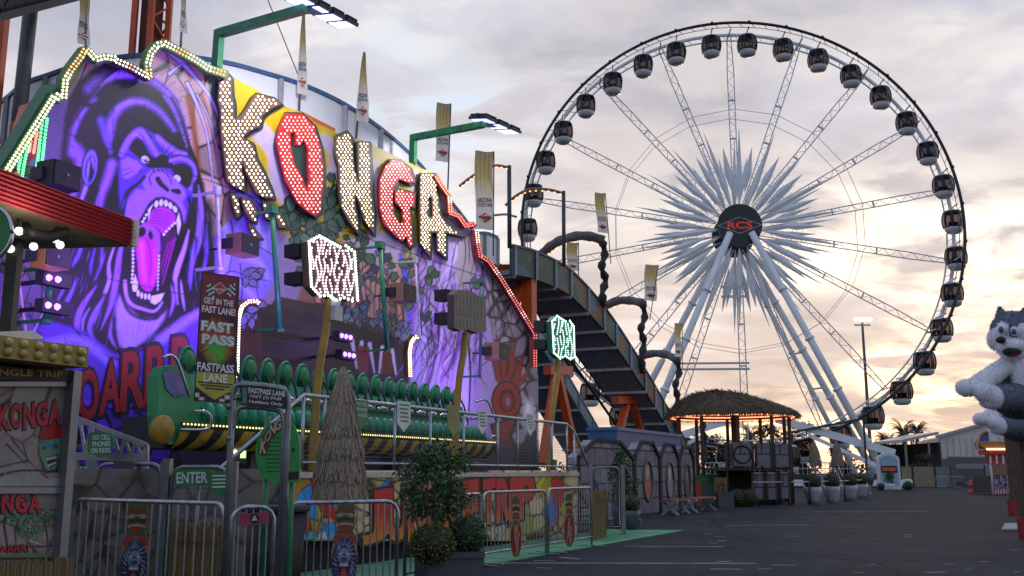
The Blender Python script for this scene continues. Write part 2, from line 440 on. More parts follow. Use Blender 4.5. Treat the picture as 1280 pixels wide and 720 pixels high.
# warm glow where the sun has gone down
sd = Vector((math.sin(SUN_AZ - .12) * .985, math.cos(SUN_AZ - .12) * .985, .17))
dt = nn('ShaderNodeVectorMath'); dt.operation = 'DOT_PRODUCT'; lk(tc.outputs['Generated'], dt.inputs[0]); dt.inputs[1].default_value = sd
glow = math_n('MULTIPLY', mr_n(dt.outputs['Value'], .80, .99), mr_n(n2, .36, .58, .30, 1.))
cloud = mix_n(math_n('MULTIPLY', glow, .42), cloud, (1.02, .89, .78))
away = mr_n(dt.outputs['Value'], -.9, .75, .70, 1.)
s2 = nn('ShaderNodeVectorMath'); s2.operation = 'SCALE'; lk(cloud, s2.inputs[0]); lk(away, s2.inputs['Scale'])
tint = mix_n(mr_n(dt.outputs['Value'], -.4, .6), (.78, .92, 1.16), (1., 1., 1.))
cloud = mix_n(1., s2.outputs[0], tint, 'MULTIPLY')
sky = nn('ShaderNodeTexSky'); sky.sky_type = 'NISHITA'; sky.sun_disc = False; sky.sun_elevation = SUN_EL; sky.sun_rotation = SUN_AZ; sky.air_density = 1.; sky.dust_density = 2.
b1 = nn('ShaderNodeBackground'); lk(sky.outputs[0], b1.inputs[0]); b1.inputs[1].default_value = .07
b2 = nn('ShaderNodeBackground'); lk(cloud, b2.inputs[0]); b2.inputs[1].default_value = .99
hole = math_n('MULTIPLY', mr_n(n3, .46, .60), mr_n(n2, .40, .58))
hole = math_n('MULTIPLY', hole, .95)
ms = nn('ShaderNodeMixShader'); lk(hole, ms.inputs[0]); lk(b2.outputs[0], ms.inputs[1])
# open blue between the clouds: the sky texture lifted by thin bright haze
ad = nn('ShaderNodeAddShader'); b3 = nn('ShaderNodeBackground'); b3.inputs[0].default_value = (.50, .655, .84, 1); b3.inputs[1].default_value = 1.
lk(b1.outputs[0], ad.inputs[0]); lk(b3.outputs[0], ad.inputs[1]); lk(ad.outputs[0], ms.inputs[2])
wo = nn('ShaderNodeOutputWorld'); lk(ms.outputs[0], wo.inputs[0])
sl = bpy.data.lights.new('sun', 'SUN'); sl.energy = .5; sl.angle = R_(12); sl.color = (1, .78, .58)
so = bpy.data.objects.new('sun', sl); COL.objects.link(so)
so.rotation_euler = Vector((math.sin(SUN_AZ) * math.cos(SUN_EL), math.cos(SUN_AZ) * math.cos(SUN_EL), math.sin(SUN_EL))).to_track_quat('Z', 'Y').to_euler()

def asphalt():
    m, nt, b = newmat('asphalt'); tc = nt.nodes.new('ShaderNodeTexCoord')
    def nz(s, d, r=.6):
        n = nt.nodes.new('ShaderNodeTexNoise'); n.inputs['Scale'].default_value = s; n.inputs['Detail'].default_value = d; n.inputs['Roughness'].default_value = r
        nt.links.new(tc.outputs['Object'], n.inputs['Vector']); return n.outputs[0]
    a, c, g = nz(.35, 8, .65), nz(60, 3), nz(3.2, 6)
    v = nt.nodes.new('ShaderNodeTexVoronoi'); v.feature = 'DISTANCE_TO_EDGE'; v.inputs['Scale'].default_value = .22
    mpv = nt.nodes.new('ShaderNodeMix'); mpv.data_type = 'RGBA'; mpv.inputs[0].default_value = .3
    nv = nt.nodes.new('ShaderNodeTexNoise'); nv.inputs['Scale'].default_value = .8; nt.links.new(tc.outputs['Object'], nv.inputs['Vector'])
    nt.links.new(tc.outputs['Object'], mpv.inputs[6]); nt.links.new(nv.outputs['Color'], mpv.inputs[7]); nt.links.new(mpv.outputs[2], v.inputs['Vector'])
    ck = nt.nodes.new('ShaderNodeMapRange'); ck.inputs[1].default_value = .0; ck.inputs[2].default_value = .008; ck.inputs[3].default_value = .45; ck.inputs[4].default_value = 1.
    nt.links.new(v.outputs[0], ck.inputs[0])
    def mp(x, lo, hi, o0, o1):
        r = nt.nodes.new('ShaderNodeMapRange'); r.inputs[1].default_value = lo; r.inputs[2].default_value = hi; r.inputs[3].default_value = o0; r.inputs[4].default_value = o1
        nt.links.new(x, r.inputs[0]); return r.outputs[0]
    def mul(x, y):
        q = nt.nodes.new('ShaderNodeMath'); q.operation = 'MULTIPLY'; nt.links.new(x, q.inputs[0]); nt.links.new(y, q.inputs[1]); return q.outputs[0]
    st = nz(.9, 10, .75); f = mul(mul(mul(mp(a, .3, .7, .62, 1.38), mp(c, .3, .75, .4, 1.8)), mul(mp(g, .3, .7, .85, 1.15), ck.outputs[0])), mul(mp(st, .58, .64, 1., .6), mp(nz(14, 4), .66, .70, 1., 2.2)))
    vm = nt.nodes.new('ShaderNodeVectorMath'); vm.operation = 'SCALE'; vm.inputs[0].default_value = (.029, .033, .041); nt.links.new(f, vm.inputs['Scale'])
    nt.links.new(vm.outputs[0], b.inputs['Base Color']); b.inputs['Roughness'].default_value = .92
    b.inputs['Specular IOR Level'].default_value = .08
    bp = nt.nodes.new('ShaderNodeBump'); bp.inputs['Strength'].default_value = .35; bp.inputs['Distance'].default_value = .008
    nt.links.new(c, bp.inputs['Height']); nt.links.new(bp.outputs[0], b.inputs['Normal'])
    return m
g = MB(); S_ = 1500.
g.add([(-S_, -300, 0), (S_, -300, 0), (S_, 2500, 0), (-S_, 2500, 0)], [(0, 1, 2, 3)])
tag(g.build('ground', asphalt()), kind='structure')
wp = M('worn_paint', (.22, .22, .22), .85, var=.6, scale=3, detail=9)
pl = MB()
for a, b, w in (((782, 683), (905, 683.5), .10), ((628, 704), (945, 704.5), .12), ((905, 657), (1010, 656), .12), ((1000, 640), (1160, 639), .14), ((1010, 629), (1100, 628.6), .2), ((700, 697), (725, 699), .1)):
    p, q = gnd(*a), gnd(*b); d = (q - p).normalized(); s = Vector((-d.y, d.x, 0)) * w / 2; u = Z * .004
    pl.quad(p - s + u, q - s + u, q + s + u, p + s + u)
for i in range(90):
    p = gnd(random.uniform(560, 1300), 600 + 118 * random.random() ** .8); w = random.uniform(.02, .12); l = w * random.uniform(.6, 4); a = random.uniform(-.4, .4)
    d = Vector((math.cos(a), math.sin(a), 0)); s = Vector((-d.y, d.x, 0)); pl.quad(p + Z * .004, p + d * l + s * w * .3 + Z * .004, p + d * l * .8 + s * w + Z * .004, p - d * l * .1 + s * w * .8 + Z * .004)
tag(pl.build('road_markings', wp), kind='structure')
# green carpet in front of the ride
cm = M('green_carpet', (.075, .25, .13), .95, var=.3, scale=2.5, bump=.4, detail=9, dirt=.5)
cb = MB(); p0 = L(s_of(at_n(470, 700, 7.0)) - 3, 7.02, 0); p1 = gnd(836, 663)
cb.prism([L(5., 7.02, 0.001), L(p1.dot(T), 7.02, .001), L(p1.dot(T) - .3, 8.75, .001), L(5., 8.75, .001)], Z * .012)
cb.build('carpet', cm, label='green artificial turf carpet laid along the foot of the ride platform', cat='carpet', loc=L(14, 7.9, 0))

# ================================================================== big observation wheel
WC = E0 + ray(924, 283) * 105.
An = Vector((ray(740, 591).x, ray(740, 591).y, 0)).normalized(); Ur = Vector((An.y, -An.x, 0))
WTH = math.atan2(Ur.y, Ur.x)
RW = 23.0
def Wp(a, b, d): return WC + Ur * a + Z * b + An * d
def Wr(r, t, d): return Wp(r * math.cos(t), r * math.sin(t), d)
white = M('white_painted_steel', (.80, .83, .86), .45, var=.08, scale=.6)
greyst = M('grey_steel', (.56, .59, .62), .5, .1, var=.12)
darkst = M('black_rim_steel', (.022, .023, .028), .5, var=.2)
dark = M('dark_metal', (.02, .02, .023), .6, var=.3)
wheel = thing('observation_wheel', 'giant white observation wheel with black outer rim and starburst of blades around its hub', 'ferris wheel', Vector((WC.x, WC.y, 0)), WTH)
NS = 180
m = MB()
for r, w in ((RW, .16), (RW - .55, .035)): m.tube([Wr(r, 2 * math.pi * k / NS, 0) for k in range(NS)], w, 8, closed=True)
for k in range(108):
    t = 2 * math.pi * k / 108; m.beam(Wr(RW - .55, t, 0), Wr(RW, t + .02, 0), .05, .05)
for k in range(36):
    t = R_(10 * k + 5); m.ball(Wr(RW + .05, t, -.1), .2, 6, 5)
m.build('rim', darkst, wheel, True)
m = MB()
for r, w in ((RW, .2), (RW - .7, .09)): m.tube([Wr(r, 2 * math.pi * k / NS, 3.2) for k in range(NS)], w, 8, closed=True)
for k in range(108):
    t = 2 * math.pi * k / 108; m.beam(Wr(RW - .7, t, 3.2), Wr(RW, t + .02, 3.2), .06, .06)
m.build('rim', white, wheel, True)
spk = MB()
def spoke_mb(t):
    m = MB(); d = 1.5
    def q(r, o): return Wr(r, t, d) + (Ur * -math.sin(t) + Z * math.cos(t)) * o
    h = .36
    for o in (-h, h): m.tube([q(2.2, o * .8), q(18, o), q(22.3, o * .5)], .06, 5)
    r = 2.5; sg = 1
    while r < 21.5:
        m.tube([q(r, -h * sg), q(r + .75, h * sg)], .03, 4, False); r += .75; sg = -sg
    m.beam(q(22.3, 0) - An * 1.5, q(22.3, 0) + An * 1.7, .12, .12)
    for rr in (10.2, 14.6): m.beam(q(rr, -h), q(rr, h), .14, .2, An)
    return m
for k in range(18): spoke_mb(R_(90 + 20 * k)).build('spoke', greyst, wheel)
def blade(m, t, r0, rp, r1, w, d):
    sd = Ur * -math.sin(t) + Z * math.cos(t)
    a, b = Wr(r0, t, d), Wr(r1, t, d); p, q = Wr(rp, t, d) + sd * w / 2, Wr(rp, t, d) - sd * w / 2
    f, k = Wr(rp, t, d - .16), Wr(rp, t, d + .16)
    m.add([a, p, b, q, f, k], [(0, 1, 4), (1, 2, 4), (2, 3, 4), (3, 0, 4), (1, 0, 5), (2, 1, 5), (3, 2, 5), (0, 3, 5)])
for d in (-.05, 3.5):
    for k in range(18):
        m = MB(); blade(m, R_(90 + 20 * k - 2.2), 2.0, 4.6, 11.2, .74 if d < 1 else .6, d); m.build('blade', white, wheel)
        m = MB(); blade(m, R_(100 + 20 * k - 1.0), 3.6, 5.9, 8.9, .82 if d < 1 else .62, d); m.build('blade', white, wheel)
m = MB()
for d in (0.2, 3.2):
    m.tube([Wr(13.1, R_(90 + 20 * k), d) for k in range(18)], .035, 4, closed=True)
    m.tube([Wr(5.6, R_(90 + 10 * k), d) for k in range(36)], .025, 4, closed=True)
    m.tube([Wr(6.6, R_(90 + 10 * k), d) for k in range(36)], .02, 4, closed=True)
m.build('tie_cable', greyst, wheel)
hub = MB(); ax = (Ur, Z)
hub.disc(Wp(0, 0, -.15), ax, 2.32, .35, 48); hub.disc(Wp(0, 0, .2), ax, .9, -5.0, 24); hub.disc(Wp(0, 0, 5.0), ax, 2.3, .3, 48)
hubo = hub.build('hub', M('hub_black', (.018, .024, .032), .45, var=.3), wheel)
lg = MB()
dm = [Wp(-2.25, 0, -.17), Wp(0, .88, -.17), Wp(2.25, 0, -.17), Wp(0, -.88, -.17)]
dm = [p - An * .36 for p in dm]
for i in range(4): lg.beam(dm[i], dm[(i + 1) % 4], .07, .03, An)
lg.build('diamond_outline', M('sign_grey', (.35, .38, .40), .5), hubo)
lg = MB(); lg.text('RCS', Wp(-1.25, -.36, -.52), Ur * 2.5, Z * .72, .03, .01)
lg.build('lettering', EM('red_led', (.75, .04, .03), .35), hubo)
def leg(p, q, r):
    m = MB(); m.tube([p, q], r, 12); dr = (q - p)
    for k in range(1, 5):
        c = p + dr * (k / 5 + .04); m.tube([c - dr.normalized() * .12, c + dr.normalized() * .12], r * 1.35, 12)
    return m
for sg in (-1, 1):
    for d0, d1 in ((-.9, -4.0), (5.6, 9.0)):
        tops = []
        for k, ft in enumerate((15.3, 13.2)):
            p = Wp(sg * (1.1 - .5 * k), -.9 - k * .5, d0); q = Wp(sg * ft, 0, d1); q.z = .2
            q = Wp(sg * (12.6 if d0 < 0 else ft), 0, d1); q.z = .2
            if k == 0 or (d0 > 0 and sg > 0): leg(p, q, .36 if k == 0 else .26).build('support_leg', white, wheel, True); tops.append((p, q))
        for f in ((.45, .6, .75, .9) if d0 > 0 and sg > 0 else ()):
            MB().tube([tops[0][0].lerp(tops[0][1], f), tops[1][0].lerp(tops[1][1], f)], .1, 6).build('leg_brace', greyst, wheel)
for zz in (11.7, 12.3): MB().tube([Wp(-7.6, zz - WC.z, -1.5), Wp(.2, zz - WC.z, -1.5)], .11, 6).build('cross_bar', greyst, wheel)
for zz in (19.2, 20.2): MB().beam(Wp(-2.3, zz - WC.z, -1.2), Wp(.2, zz - WC.z, -1.2), .12, .25).build('cross_bar', greyst, wheel)
m = MB()
for d in (-4., 9.): m.beam(Wp(-14.6, .4 - WC.z, d), Wp(14.6, .4 - WC.z, d), .6, .6)
for a in (-14.3, -7, 0, 7, 14.3): m.beam(Wp(a, .45 - WC.z, -4), Wp(a, .45 - WC.z, 9), .5, .6)
for sg in (-1, 1):
    m.beam(Wp(sg * 2, 6.5 - WC.z, -4.6), Wp(sg * 13., 3.2 - WC.z, -4.6), .5, .7)
    m.beam(Wp(sg * 5, 4.9 - WC.z, -4.9), Wp(sg * 12, 1.6 - WC.z, -4.9), .25, .35)
m.build('base_beam', white, wheel)
m = MB(); m.box(Wp(2.5, 1.1 - WC.z, -1.4), (19, 5.5, .3), Ur); m.box(Wp(2.5, .5 - WC.z, -1.4), (18.6, 5.2, 1.0), Ur)
m.build('loading_platform', M('platform_dark', (.05, .052, .056), .7), wheel)
m = MB()
m.prism([Wp(3, 5.0 - WC.z, -5.2), Wp(10.5, 6.4 - WC.z, -5.2), Wp(10.5, 6.4 - WC.z, -1.2), Wp(3, 5.0 - WC.z, -1.2)], Z * .22)
for a, zt in ((3.4, 5.0), (10.2, 6.3)): m.beam(Wp(a, 1.2 - WC.z, -5.), Wp(a, zt - WC.z, -5.), .16, .16)
m.build('station_roof', M('roof_dark', (.045, .046, .05), .6), wheel)
m = MB()
for a in np.arange(-6.5, 12.1, .42): m.tube([Wp(a, 1.2 - WC.z, -4.2), Wp(a, 2.3 - WC.z, -4.2)], .025, 4, False)
for zz in (2.3, 1.75): m.tube([Wp(-6.5, zz - WC.z, -4.2), Wp(12, zz - WC.z, -4.2)], .04, 5)
m.build('railing', greyst, wheel)
m = MB()
for k in range(7): m.box(Wp(6.5 + .0, .17 * k + .1 - WC.z, -6.1 + .28 * k), (2.2, .28, .06), Ur)
for sg in (-1, 1): m.beam(Wp(6.5 + 1.15 * sg, .0 - WC.z, -6.2), Wp(6.5 + 1.15 * sg, 1.2 - WC.z, -4.3), .08, .25)
for sg in (-1, 1): m.tube([Wp(6.5 + 1.15 * sg, 1.0 - WC.z, -6.2), Wp(6.5 + 1.15 * sg, 2.3 - WC.z, -4.3)], .04, 5)
m.build('boarding_stairs', greyst, wheel)
# gondolas
glass = GL('gondola_glass', (.55, .50, .52), .52, .04)
cabw = M('gondola_white', (.62, .63, .66), .3, var=.08, scale=1.)
cabd = M('gondola_black', (.02, .02, .024), .35, var=.2)
def clock(t):
    h = (90 - math.degrees(t)) % 360 / 30
    return h
proto = None
GP = [0.9, 1.02, 1.07, 1.04, .94, .82]
NUMW = ['first', 'second', 'third', 'fourth', 'fifth', 'sixth', 'seventh', 'eighth', 'ninth']
def gondola_label(k):                            # k = 10 degree steps clockwise; pivots sit at 5 + 10 k degrees clockwise from the top
    q = k // 9; i = k % 9
    side = ('right of the top', 'below the rightmost point', 'left of the bottom', 'above the leftmost point')[q]
    return 'dark glazed gondola, %s clockwise from just %s of the wheel' % (NUMW[i], side)
for k in range(36):
    t = R_(90 - (5 + 10 * k)); piv = Wr(22.55, t, 1.6)
    if proto is None:
        o = thing('gondola', gondola_label(k), 'gondola', (0, 0, 0), WTH, 'gondolas around the observation wheel')
        X, Y = Ur, An
        m = MB(); m.lathe((0, 0, -2.78), [(.0, 0), (.55, 0), (.84, .18), (.95, .62), (.93, .66)], 12, ax=(X, Y, Z)); m.build('base', cabw, o, True)
        m = MB(); m.lathe((0, 0, -2.78), [(.95, .66), (1.05, 1.1), (1.07, 1.45), (1.0, 1.95), (.86, 2.3)], 12, ax=(X, Y, Z)); m.build('window', glass, o, True)
        m = MB(); m.lathe((0, 0, -2.78), [(.9, 2.28), (.86, 2.42), (.5, 2.5), (0, 2.52)], 12, ax=(X, Y, Z)); m.build('roof', cabw, o, True)
        m = MB()
        for j in range(8):
            a = 2 * math.pi * (j + .5) / 8; pts = []
            for r, z in [(.97, .62), (1.07, 1.1), (1.09, 1.45), (1.02, 1.95), (.88, 2.32)]: pts.append(X * (r * math.cos(a)) + Y * (r * math.sin(a)) + Z * (z - 2.78))
            m.tube(pts, .07, 4)
        m.lathe((0, 0, -2.78), [(.97, .6), (1.0, .72), (.9, .72)], 12, ax=(X, Y, Z)); m.lathe((0, 0, -2.78), [(.92, 2.2), (.92, 2.34), (.6, 2.34)], 12, ax=(X, Y, Z))
        m.build('window_frame', cabd, o)
        m = MB(); m.lathe((0, 0, -2.5), [(.45, .1), (.6, .45), (.55, .5), (.25, .5)], 10, ax=(X, Y, Z)); m.box((0, 0, -1.85), (.9, .3, .6), X); m.build('seat', cabd, o)
        m = MB()
        for sg in (-1, 1): m.tube([Y * sg * .5 + Z * -.35, Y * sg * .25 + Z * 0.0], .06, 6)
        m.tube([Y * -1.55, Y * 1.55], .08, 8); m.build('hanger', cabw, o)
        proto = o
    else:
        o = copy_tree(proto); o['label'] = gondola_label(k)
    o.location = piv
# flood light mast behind the wheel
mast = thing('light_mast', 'tall thin stadium light mast with glowing lamps behind the wheel', 'light mast', Vector((at_y(1077.5, 399, 150).x, 150, 0)))
tp = at_y(1076.5, 399, 150); bt = WMX[mast].translation
m = MB(); m.tube([Vector((bt.x, bt.y, 0)), Vector((bt.x, bt.y, tp.z))], [.30, .17], 8); m.build('pole', M('mast_grey', (.09, .09, .1), .5), mast)
m = MB(); m.beam(Vector((bt.x - 1.2, bt.y, tp.z)), Vector((bt.x + 1.2, bt.y, tp.z)), .15, .2); m.beam(Vector((bt.x - 1.2, bt.y, tp.z - .9)), Vector((bt.x + 1.2, bt.y, tp.z - .9)), .15, .2); m.build('crossarm', M('mast_grey'), mast)
for i in (-1.05, -.35, .35, 1.05):
    m = MB(); m.ball((bt.x + i, bt.y - .4, tp.z - .1), (.34, .2, .3), 8, 6); m.build('lamp', EM('mast_lamp', (1, .93, .78), 14), mast)
# ================================================================== the ride: painted backdrop
NF = 13.5
FPOLY = [(-32, 268), (0, 222), (40, 158), (70, 108), (78, 112), (80, 95), (88, 82), (100, 66), (107, 57), (113, 66), (120, 74), (132, 70), (144, 72), (150, 79), (165, 85), (182, 92), (184, 78), (187, 66), (195, 55), (205, 51), (220, 59), (245, 72), (270, 90), (283, 91), (292, 97), (305, 104), (320, 112), (340, 125), (365, 137), (378, 140), (395, 154), (405, 158), (425, 168), (440, 172), (460, 178), (480, 188), (505, 200), (525, 210), (543, 216), (552, 230), (562, 244), (563, 265), (575, 271), (583, 284), (592, 280), (597, 290), (599, 308), (602, 321), (610, 325), (625, 345), (640, 370), (655, 395), (668, 415), (671, 425), (672, 460), (674, 601), (-32, 601)]
P = Paint(-32, 675, 48, 602, 1.15, (.30, .24, .38))
LP = (.31, .18, .68); MP = (.05, .024, .32); DK = (.006, .005, .013); HL = (.50, .34, .92)
# ---- letter background: yellow sky with lilac clouds, trees, leaves
P.fill([(262, 80), (600, 210), (612, 330), (590, 400), (500, 390), (430, 330), (350, 290), (270, 240)], (.50, .38, .03), 2)
P.fill([(556, 232), (600, 275), (612, 345), (560, 420), (520, 400), (530, 330)], (.40, .33, .52), 8)
P.fill([(430, 300), (480, 290), (600, 330), (610, 420), (560, 470), (430, 440)], (.44, .36, .55), 8)
for pts, r in (((( 325, 165), (345, 190), (350, 230), (372, 262)), 24), (((405, 175), (420, 190), (418, 215)), 15), (((468, 205), (472, 260), (468, 300), (500, 320)), 11), (((505, 300), (520, 330), (560, 350)), 16), (((545, 300), (580, 330)), 15), (((520, 215), (515, 235)), 7)):
    P.stroke(pts, r, (.44, .38, .50), soft=6)
rr = random.Random(3)
for i in range(70):
    x = rr.uniform(300, 600); y = 100 + (x - 283) * .42 + rr.uniform(0, 150)
    c = (.44, .38, .50) if rr.random() < .55 else (.46, .35, .03)
    P.stroke([(x, y), (x + rr.uniform(-6, 8), y + rr.uniform(4, 16)), (x + rr.uniform(-6, 6), y + rr.uniform(12, 26))], rr.uniform(2, 6), c, 1, 2, .8)
for i in range(26):
    x = rr.uniform(440, 600); P.stroke([(x, 330 + rr.uniform(-30, 20)), (x + 3, 350 + rr.uniform(0, 20))], rr.uniform(4, 10), (.44, .33, .04), 1, 3, .7)
# tree trunks under the letters
P.fill([(395, 300), (440, 305), (455, 330), (520, 350), (520, 430), (420, 410), (370, 380)], (.33, .17, .14), 5)
for i in range(16):
    x = 400 + i * 7.5; y0 = 305 + i * 2.6 + rr.uniform(-8, 12); b = rr.uniform(-4, 4)
    P.stroke([(x, y0), (x + b, y0 + 35), (x + 2 * b + 3, y0 + 75), (x + b, y0 + 115)], rr.uniform(4, 9), (.50 + rr.uniform(-.1, .08), .30, .27), 2, 3)
    P.stroke([(x - 4, y0 + 6), (x - 4 + b, y0 + 45), (x - 3 + 2 * b, y0 + 100)], 1.3, (.04, .025, .03), .5, .8)
P.stroke([(500, 318), (506, 340), (512, 380), (517, 420)], 5, (.16, .16, .70), 15, 3)
for i in range(10): P.stroke([(502 + i, 330 + i * 9), (512 + i, 326 + i * 9)], .8, (.05, .05, .3), .4)
for cx, cy, n_, sx, sy, ln in ((368, 262, 22, 16, 18, 22), (395, 290, 24, 22, 18, 22), (425, 245, 34, 14, 52, 22), (438, 318, 24, 18, 16, 20), (318, 388, 26, 26, 10, 17), (350, 395, 14, 18, 9, 15), (372, 310, 12, 9, 20, 16), (410, 380, 12, 16, 9, 15)):
    for i in range(n_):
        g_ = rr.uniform(.6, 1.3)
        P.leaf(cx + rr.gauss(0, sx * .55), cy + rr.gauss(0, sy * .55), ln * rr.uniform(.6, 1.1), rr.uniform(.2, 2.6), (.12 * g_, .25 * g_, .16 * g_))
# lilac fist right of the gorilla
P.fill([(258, 250), (300, 235), (335, 258), (348, 300), (345, 345), (320, 385), (290, 392), (262, 370)], (.26, .20, .66), 4, sm=True)
for pts, wd in ((((268, 270), (285, 290), (282, 330), (270, 360)), 10), (((300, 250), (320, 275), (330, 310)), 12), (((305, 320), (325, 330), (335, 350)), 10), (((285, 345), (305, 360), (318, 372)), 9)):
    P.stroke(pts, wd, (.42, .35, .85), wd * .5, 7)
for pts in (((270, 250), (300, 240), (330, 262), (346, 300)), ((285, 262), (292, 300), (285, 345)), ((305, 300), (330, 312), (345, 322)), ((262, 368), (285, 340), (310, 345), (338, 352)), ((300, 330), (303, 365), (296, 388)), ((318, 345), (324, 378))):
    P.stroke(pts, 1.6, (.02, .015, .05), .7)
for i in range(7): P.leaf(312 + rr.uniform(-8, 8), 345 + rr.uniform(-8, 8), 15, rr.uniform(-1, 2.5), (.22, .22, .40))
# timber deck behind the seats
P.fill([(285, 372), (345, 382), (420, 400), (515, 425), (520, 480), (280, 470)], (.085, .047, .035), 3)
for i in range(26):
    y = 376 + i * 3.7; P.stroke([(285, y), (400, y + 22), (520, y + 46)], rr.uniform(.7, 1.5), (.02, .012, .012), sm=False)
    P.stroke([(290 + rr.uniform(0, 120), y + 8), (360 + rr.uniform(0, 120), y + 24)], 1.3, (.15, .085, .06), .5, 1)
P.fill([(345, 370), (420, 385), (520, 412), (520, 424), (420, 398), (340, 380)], (.13, .08, .05), 1)
P.stroke([(340, 381), (430, 401), (520, 426)], 1.6, (.015, .01, .012), sm=False)
for i in range(60):
    x = rr.uniform(415, 520); P.leaf(x, 381 + (x - 415) * .30 + rr.uniform(-8, 9), 13, rr.uniform(-.8, 2.4), tuple(k * rr.uniform(.6, 1.2) for k in (.22, .27, .30)))
P.fill([(300, 392), (326, 398), (326, 470), (296, 466)], (.16, .07, .04), 1)
for x in (303, 308, 313, 318, 323): P.stroke([(x, 394), (x - 2, 468)], 1., (.03, .015, .015))
for i in range(14): P.leaf(312 + rr.uniform(-8, 8), 388 + rr.uniform(-9, 9), 16, rr.uniform(-.4, 3.), (.24, .22, .42))
for pts in (((440, 425), (446, 460)), ((452, 428), (449, 462)), ((462, 430), (468, 466)), ((478, 434), (474, 466)), ((490, 438), (495, 468))):
    P.stroke(pts, 5, (.55, .50, .58), 2, 2)
P.fill([(446, 432), (462, 434), (460, 466), (448, 464)], (.30, .08, .05), 1); P.fill([(478, 440), (490, 442), (490, 468), (476, 468)], (.30, .08, .05), 1)
# ---- the flowing lilac falls on the right half
P.fill([(528, 330), (580, 288), (600, 315), (672, 425), (674, 601), (505, 601), (512, 470), (515, 420)], (.40, .31, .55), 5)
for i in range(58):
    x = rr.uniform(520, 612); y = rr.uniform(300, 440); l = rr.uniform(50, 120); c = rr.choice([(.20, .08, .42), (.50, .40, .75), (.30, .14, .55), (.45, .20, .55), (.60, .52, .75)])
    P.stroke([(x, y), (x + rr.uniform(-8, 2), y + l * .35), (x - rr.uniform(2, 18), y + l * .7), (x - rr.uniform(6, 34), y + l)], rr.uniform(2, 6), c, .8, 2.2, .85)
for i in range(34):
    x = rr.uniform(520, 618); y = rr.uniform(295, 430); l = rr.uniform(50, 110)
    P.stroke([(x, y), (x + rr.uniform(-6, 4), y + l * .35), (x - rr.uniform(0, 14), y + l * .7), (x - rr.uniform(4, 28), y + l)], 1.3, (.03, .015, .06), .4)
P.fill([(574, 440), (592, 430), (590, 500), (578, 560), (560, 560), (566, 490)], (.55, .48, .80), 5)
st = [(612, 330), (640, 368), (671, 422), (674, 601), (612, 601), (622, 520), (620, 440), (606, 380)]
P.fill(st, (.40, .33, .42), 3); P.cracks(st, 60, 1.7, (.02, .012, .02), 5, .25)
for i in range(14):
    x = rr.uniform(606, 640); y = rr.uniform(330, 400); P.stroke([(x, y), (x + 8, y + 20), (x + rr.uniform(-6, 10), y + 42)], 1.5, (.03, .015, .04), .5)
P.ell(661, 520, 8, 20, (.62, .60, .66), 6); P.ell(660, 512, 3, 7, (.85, .85, .88), 4)
# red lettering shards at the right edge
for pts in ([(612, 432), (628, 470), (622, 478)], [(622, 420), (636, 466), (628, 474)], [(640, 424), (642, 464), (634, 472)], [(655, 438), (648, 474), (640, 476)], [(664, 455), (652, 482), (646, 480)]):
    P.fill([(a + (2 if a > 640 else -2), b - 2) for a, b in pts], (.012, .008, .012), 3)
    P.fill(pts, (.50, .015, .02), 1)
    P.fill(pts + [(630, 486), (650, 486)], (.46, .012, .018), 1)
P.ell(633, 501, 19, 25, (.012, .01, .012)); P.ell(633, 501, 17, 23, (.50, .012, .02)); P.ell(634, 501, 10, 14, (.016, .01, .012)); P.ell(634, 502, 7.5, 11, (.50, .015, .02)); P.ell(635, 502, 3, 6, (.3, .22, .3))
P.fill([(612, 530), (648, 520), (640, 545), (646, 560), (628, 568), (625, 590), (612, 585), (620, 560)], (.012, .01, .012), 2)
P.fill([(616, 532), (644, 524), (636, 545), (641, 558), (624, 566), (621, 584), (615, 580), (622, 556)], (.46, .012, .02), 1)
P.stroke([(585, 425), (588, 470), (584, 545)], 3, (.04, .02, .05), 2)
for x in (598, 603): P.stroke([(x, 300), (x + 3, 330), (x + 12, 370), (x + 18, 420)], 1.4, (.04, .03, .07), .6)
P.fill([(575, 300), (590, 286), (598, 300), (600, 322), (590, 350), (574, 372), (570, 340)], (.38, .32, .38), 2)
for pts in (((580, 296), (582, 320), (574, 360)), ((590, 292), (594, 318), (588, 345)), ((586, 300), (587, 330))): P.stroke(pts, 1.3, (.05, .03, .06), .5)
for i in range(46):
    x = rr.uniform(400, 606); y = 250 + (x - 400) * .42 + rr.uniform(0, 110); b = rr.uniform(-14, 14)
    P.stroke([(x, y), (x + b, y + 16), (x - b * .4, y + 34), (x + b * .6, y + 52)], rr.uniform(.9, 1.8), (.025, .015, .04), .4)
for i in range(70):
    x = rr.uniform(392, 600); y = 285 + (x - 400) * .36 + rr.uniform(-10, 60); P.leaf(x, y, rr.uniform(9, 16), rr.uniform(.2, 2.8), rr.choice([(.07, .19, .09), (.13, .26, .15), (.20, .17, .36), (.10, .10, .22)]))
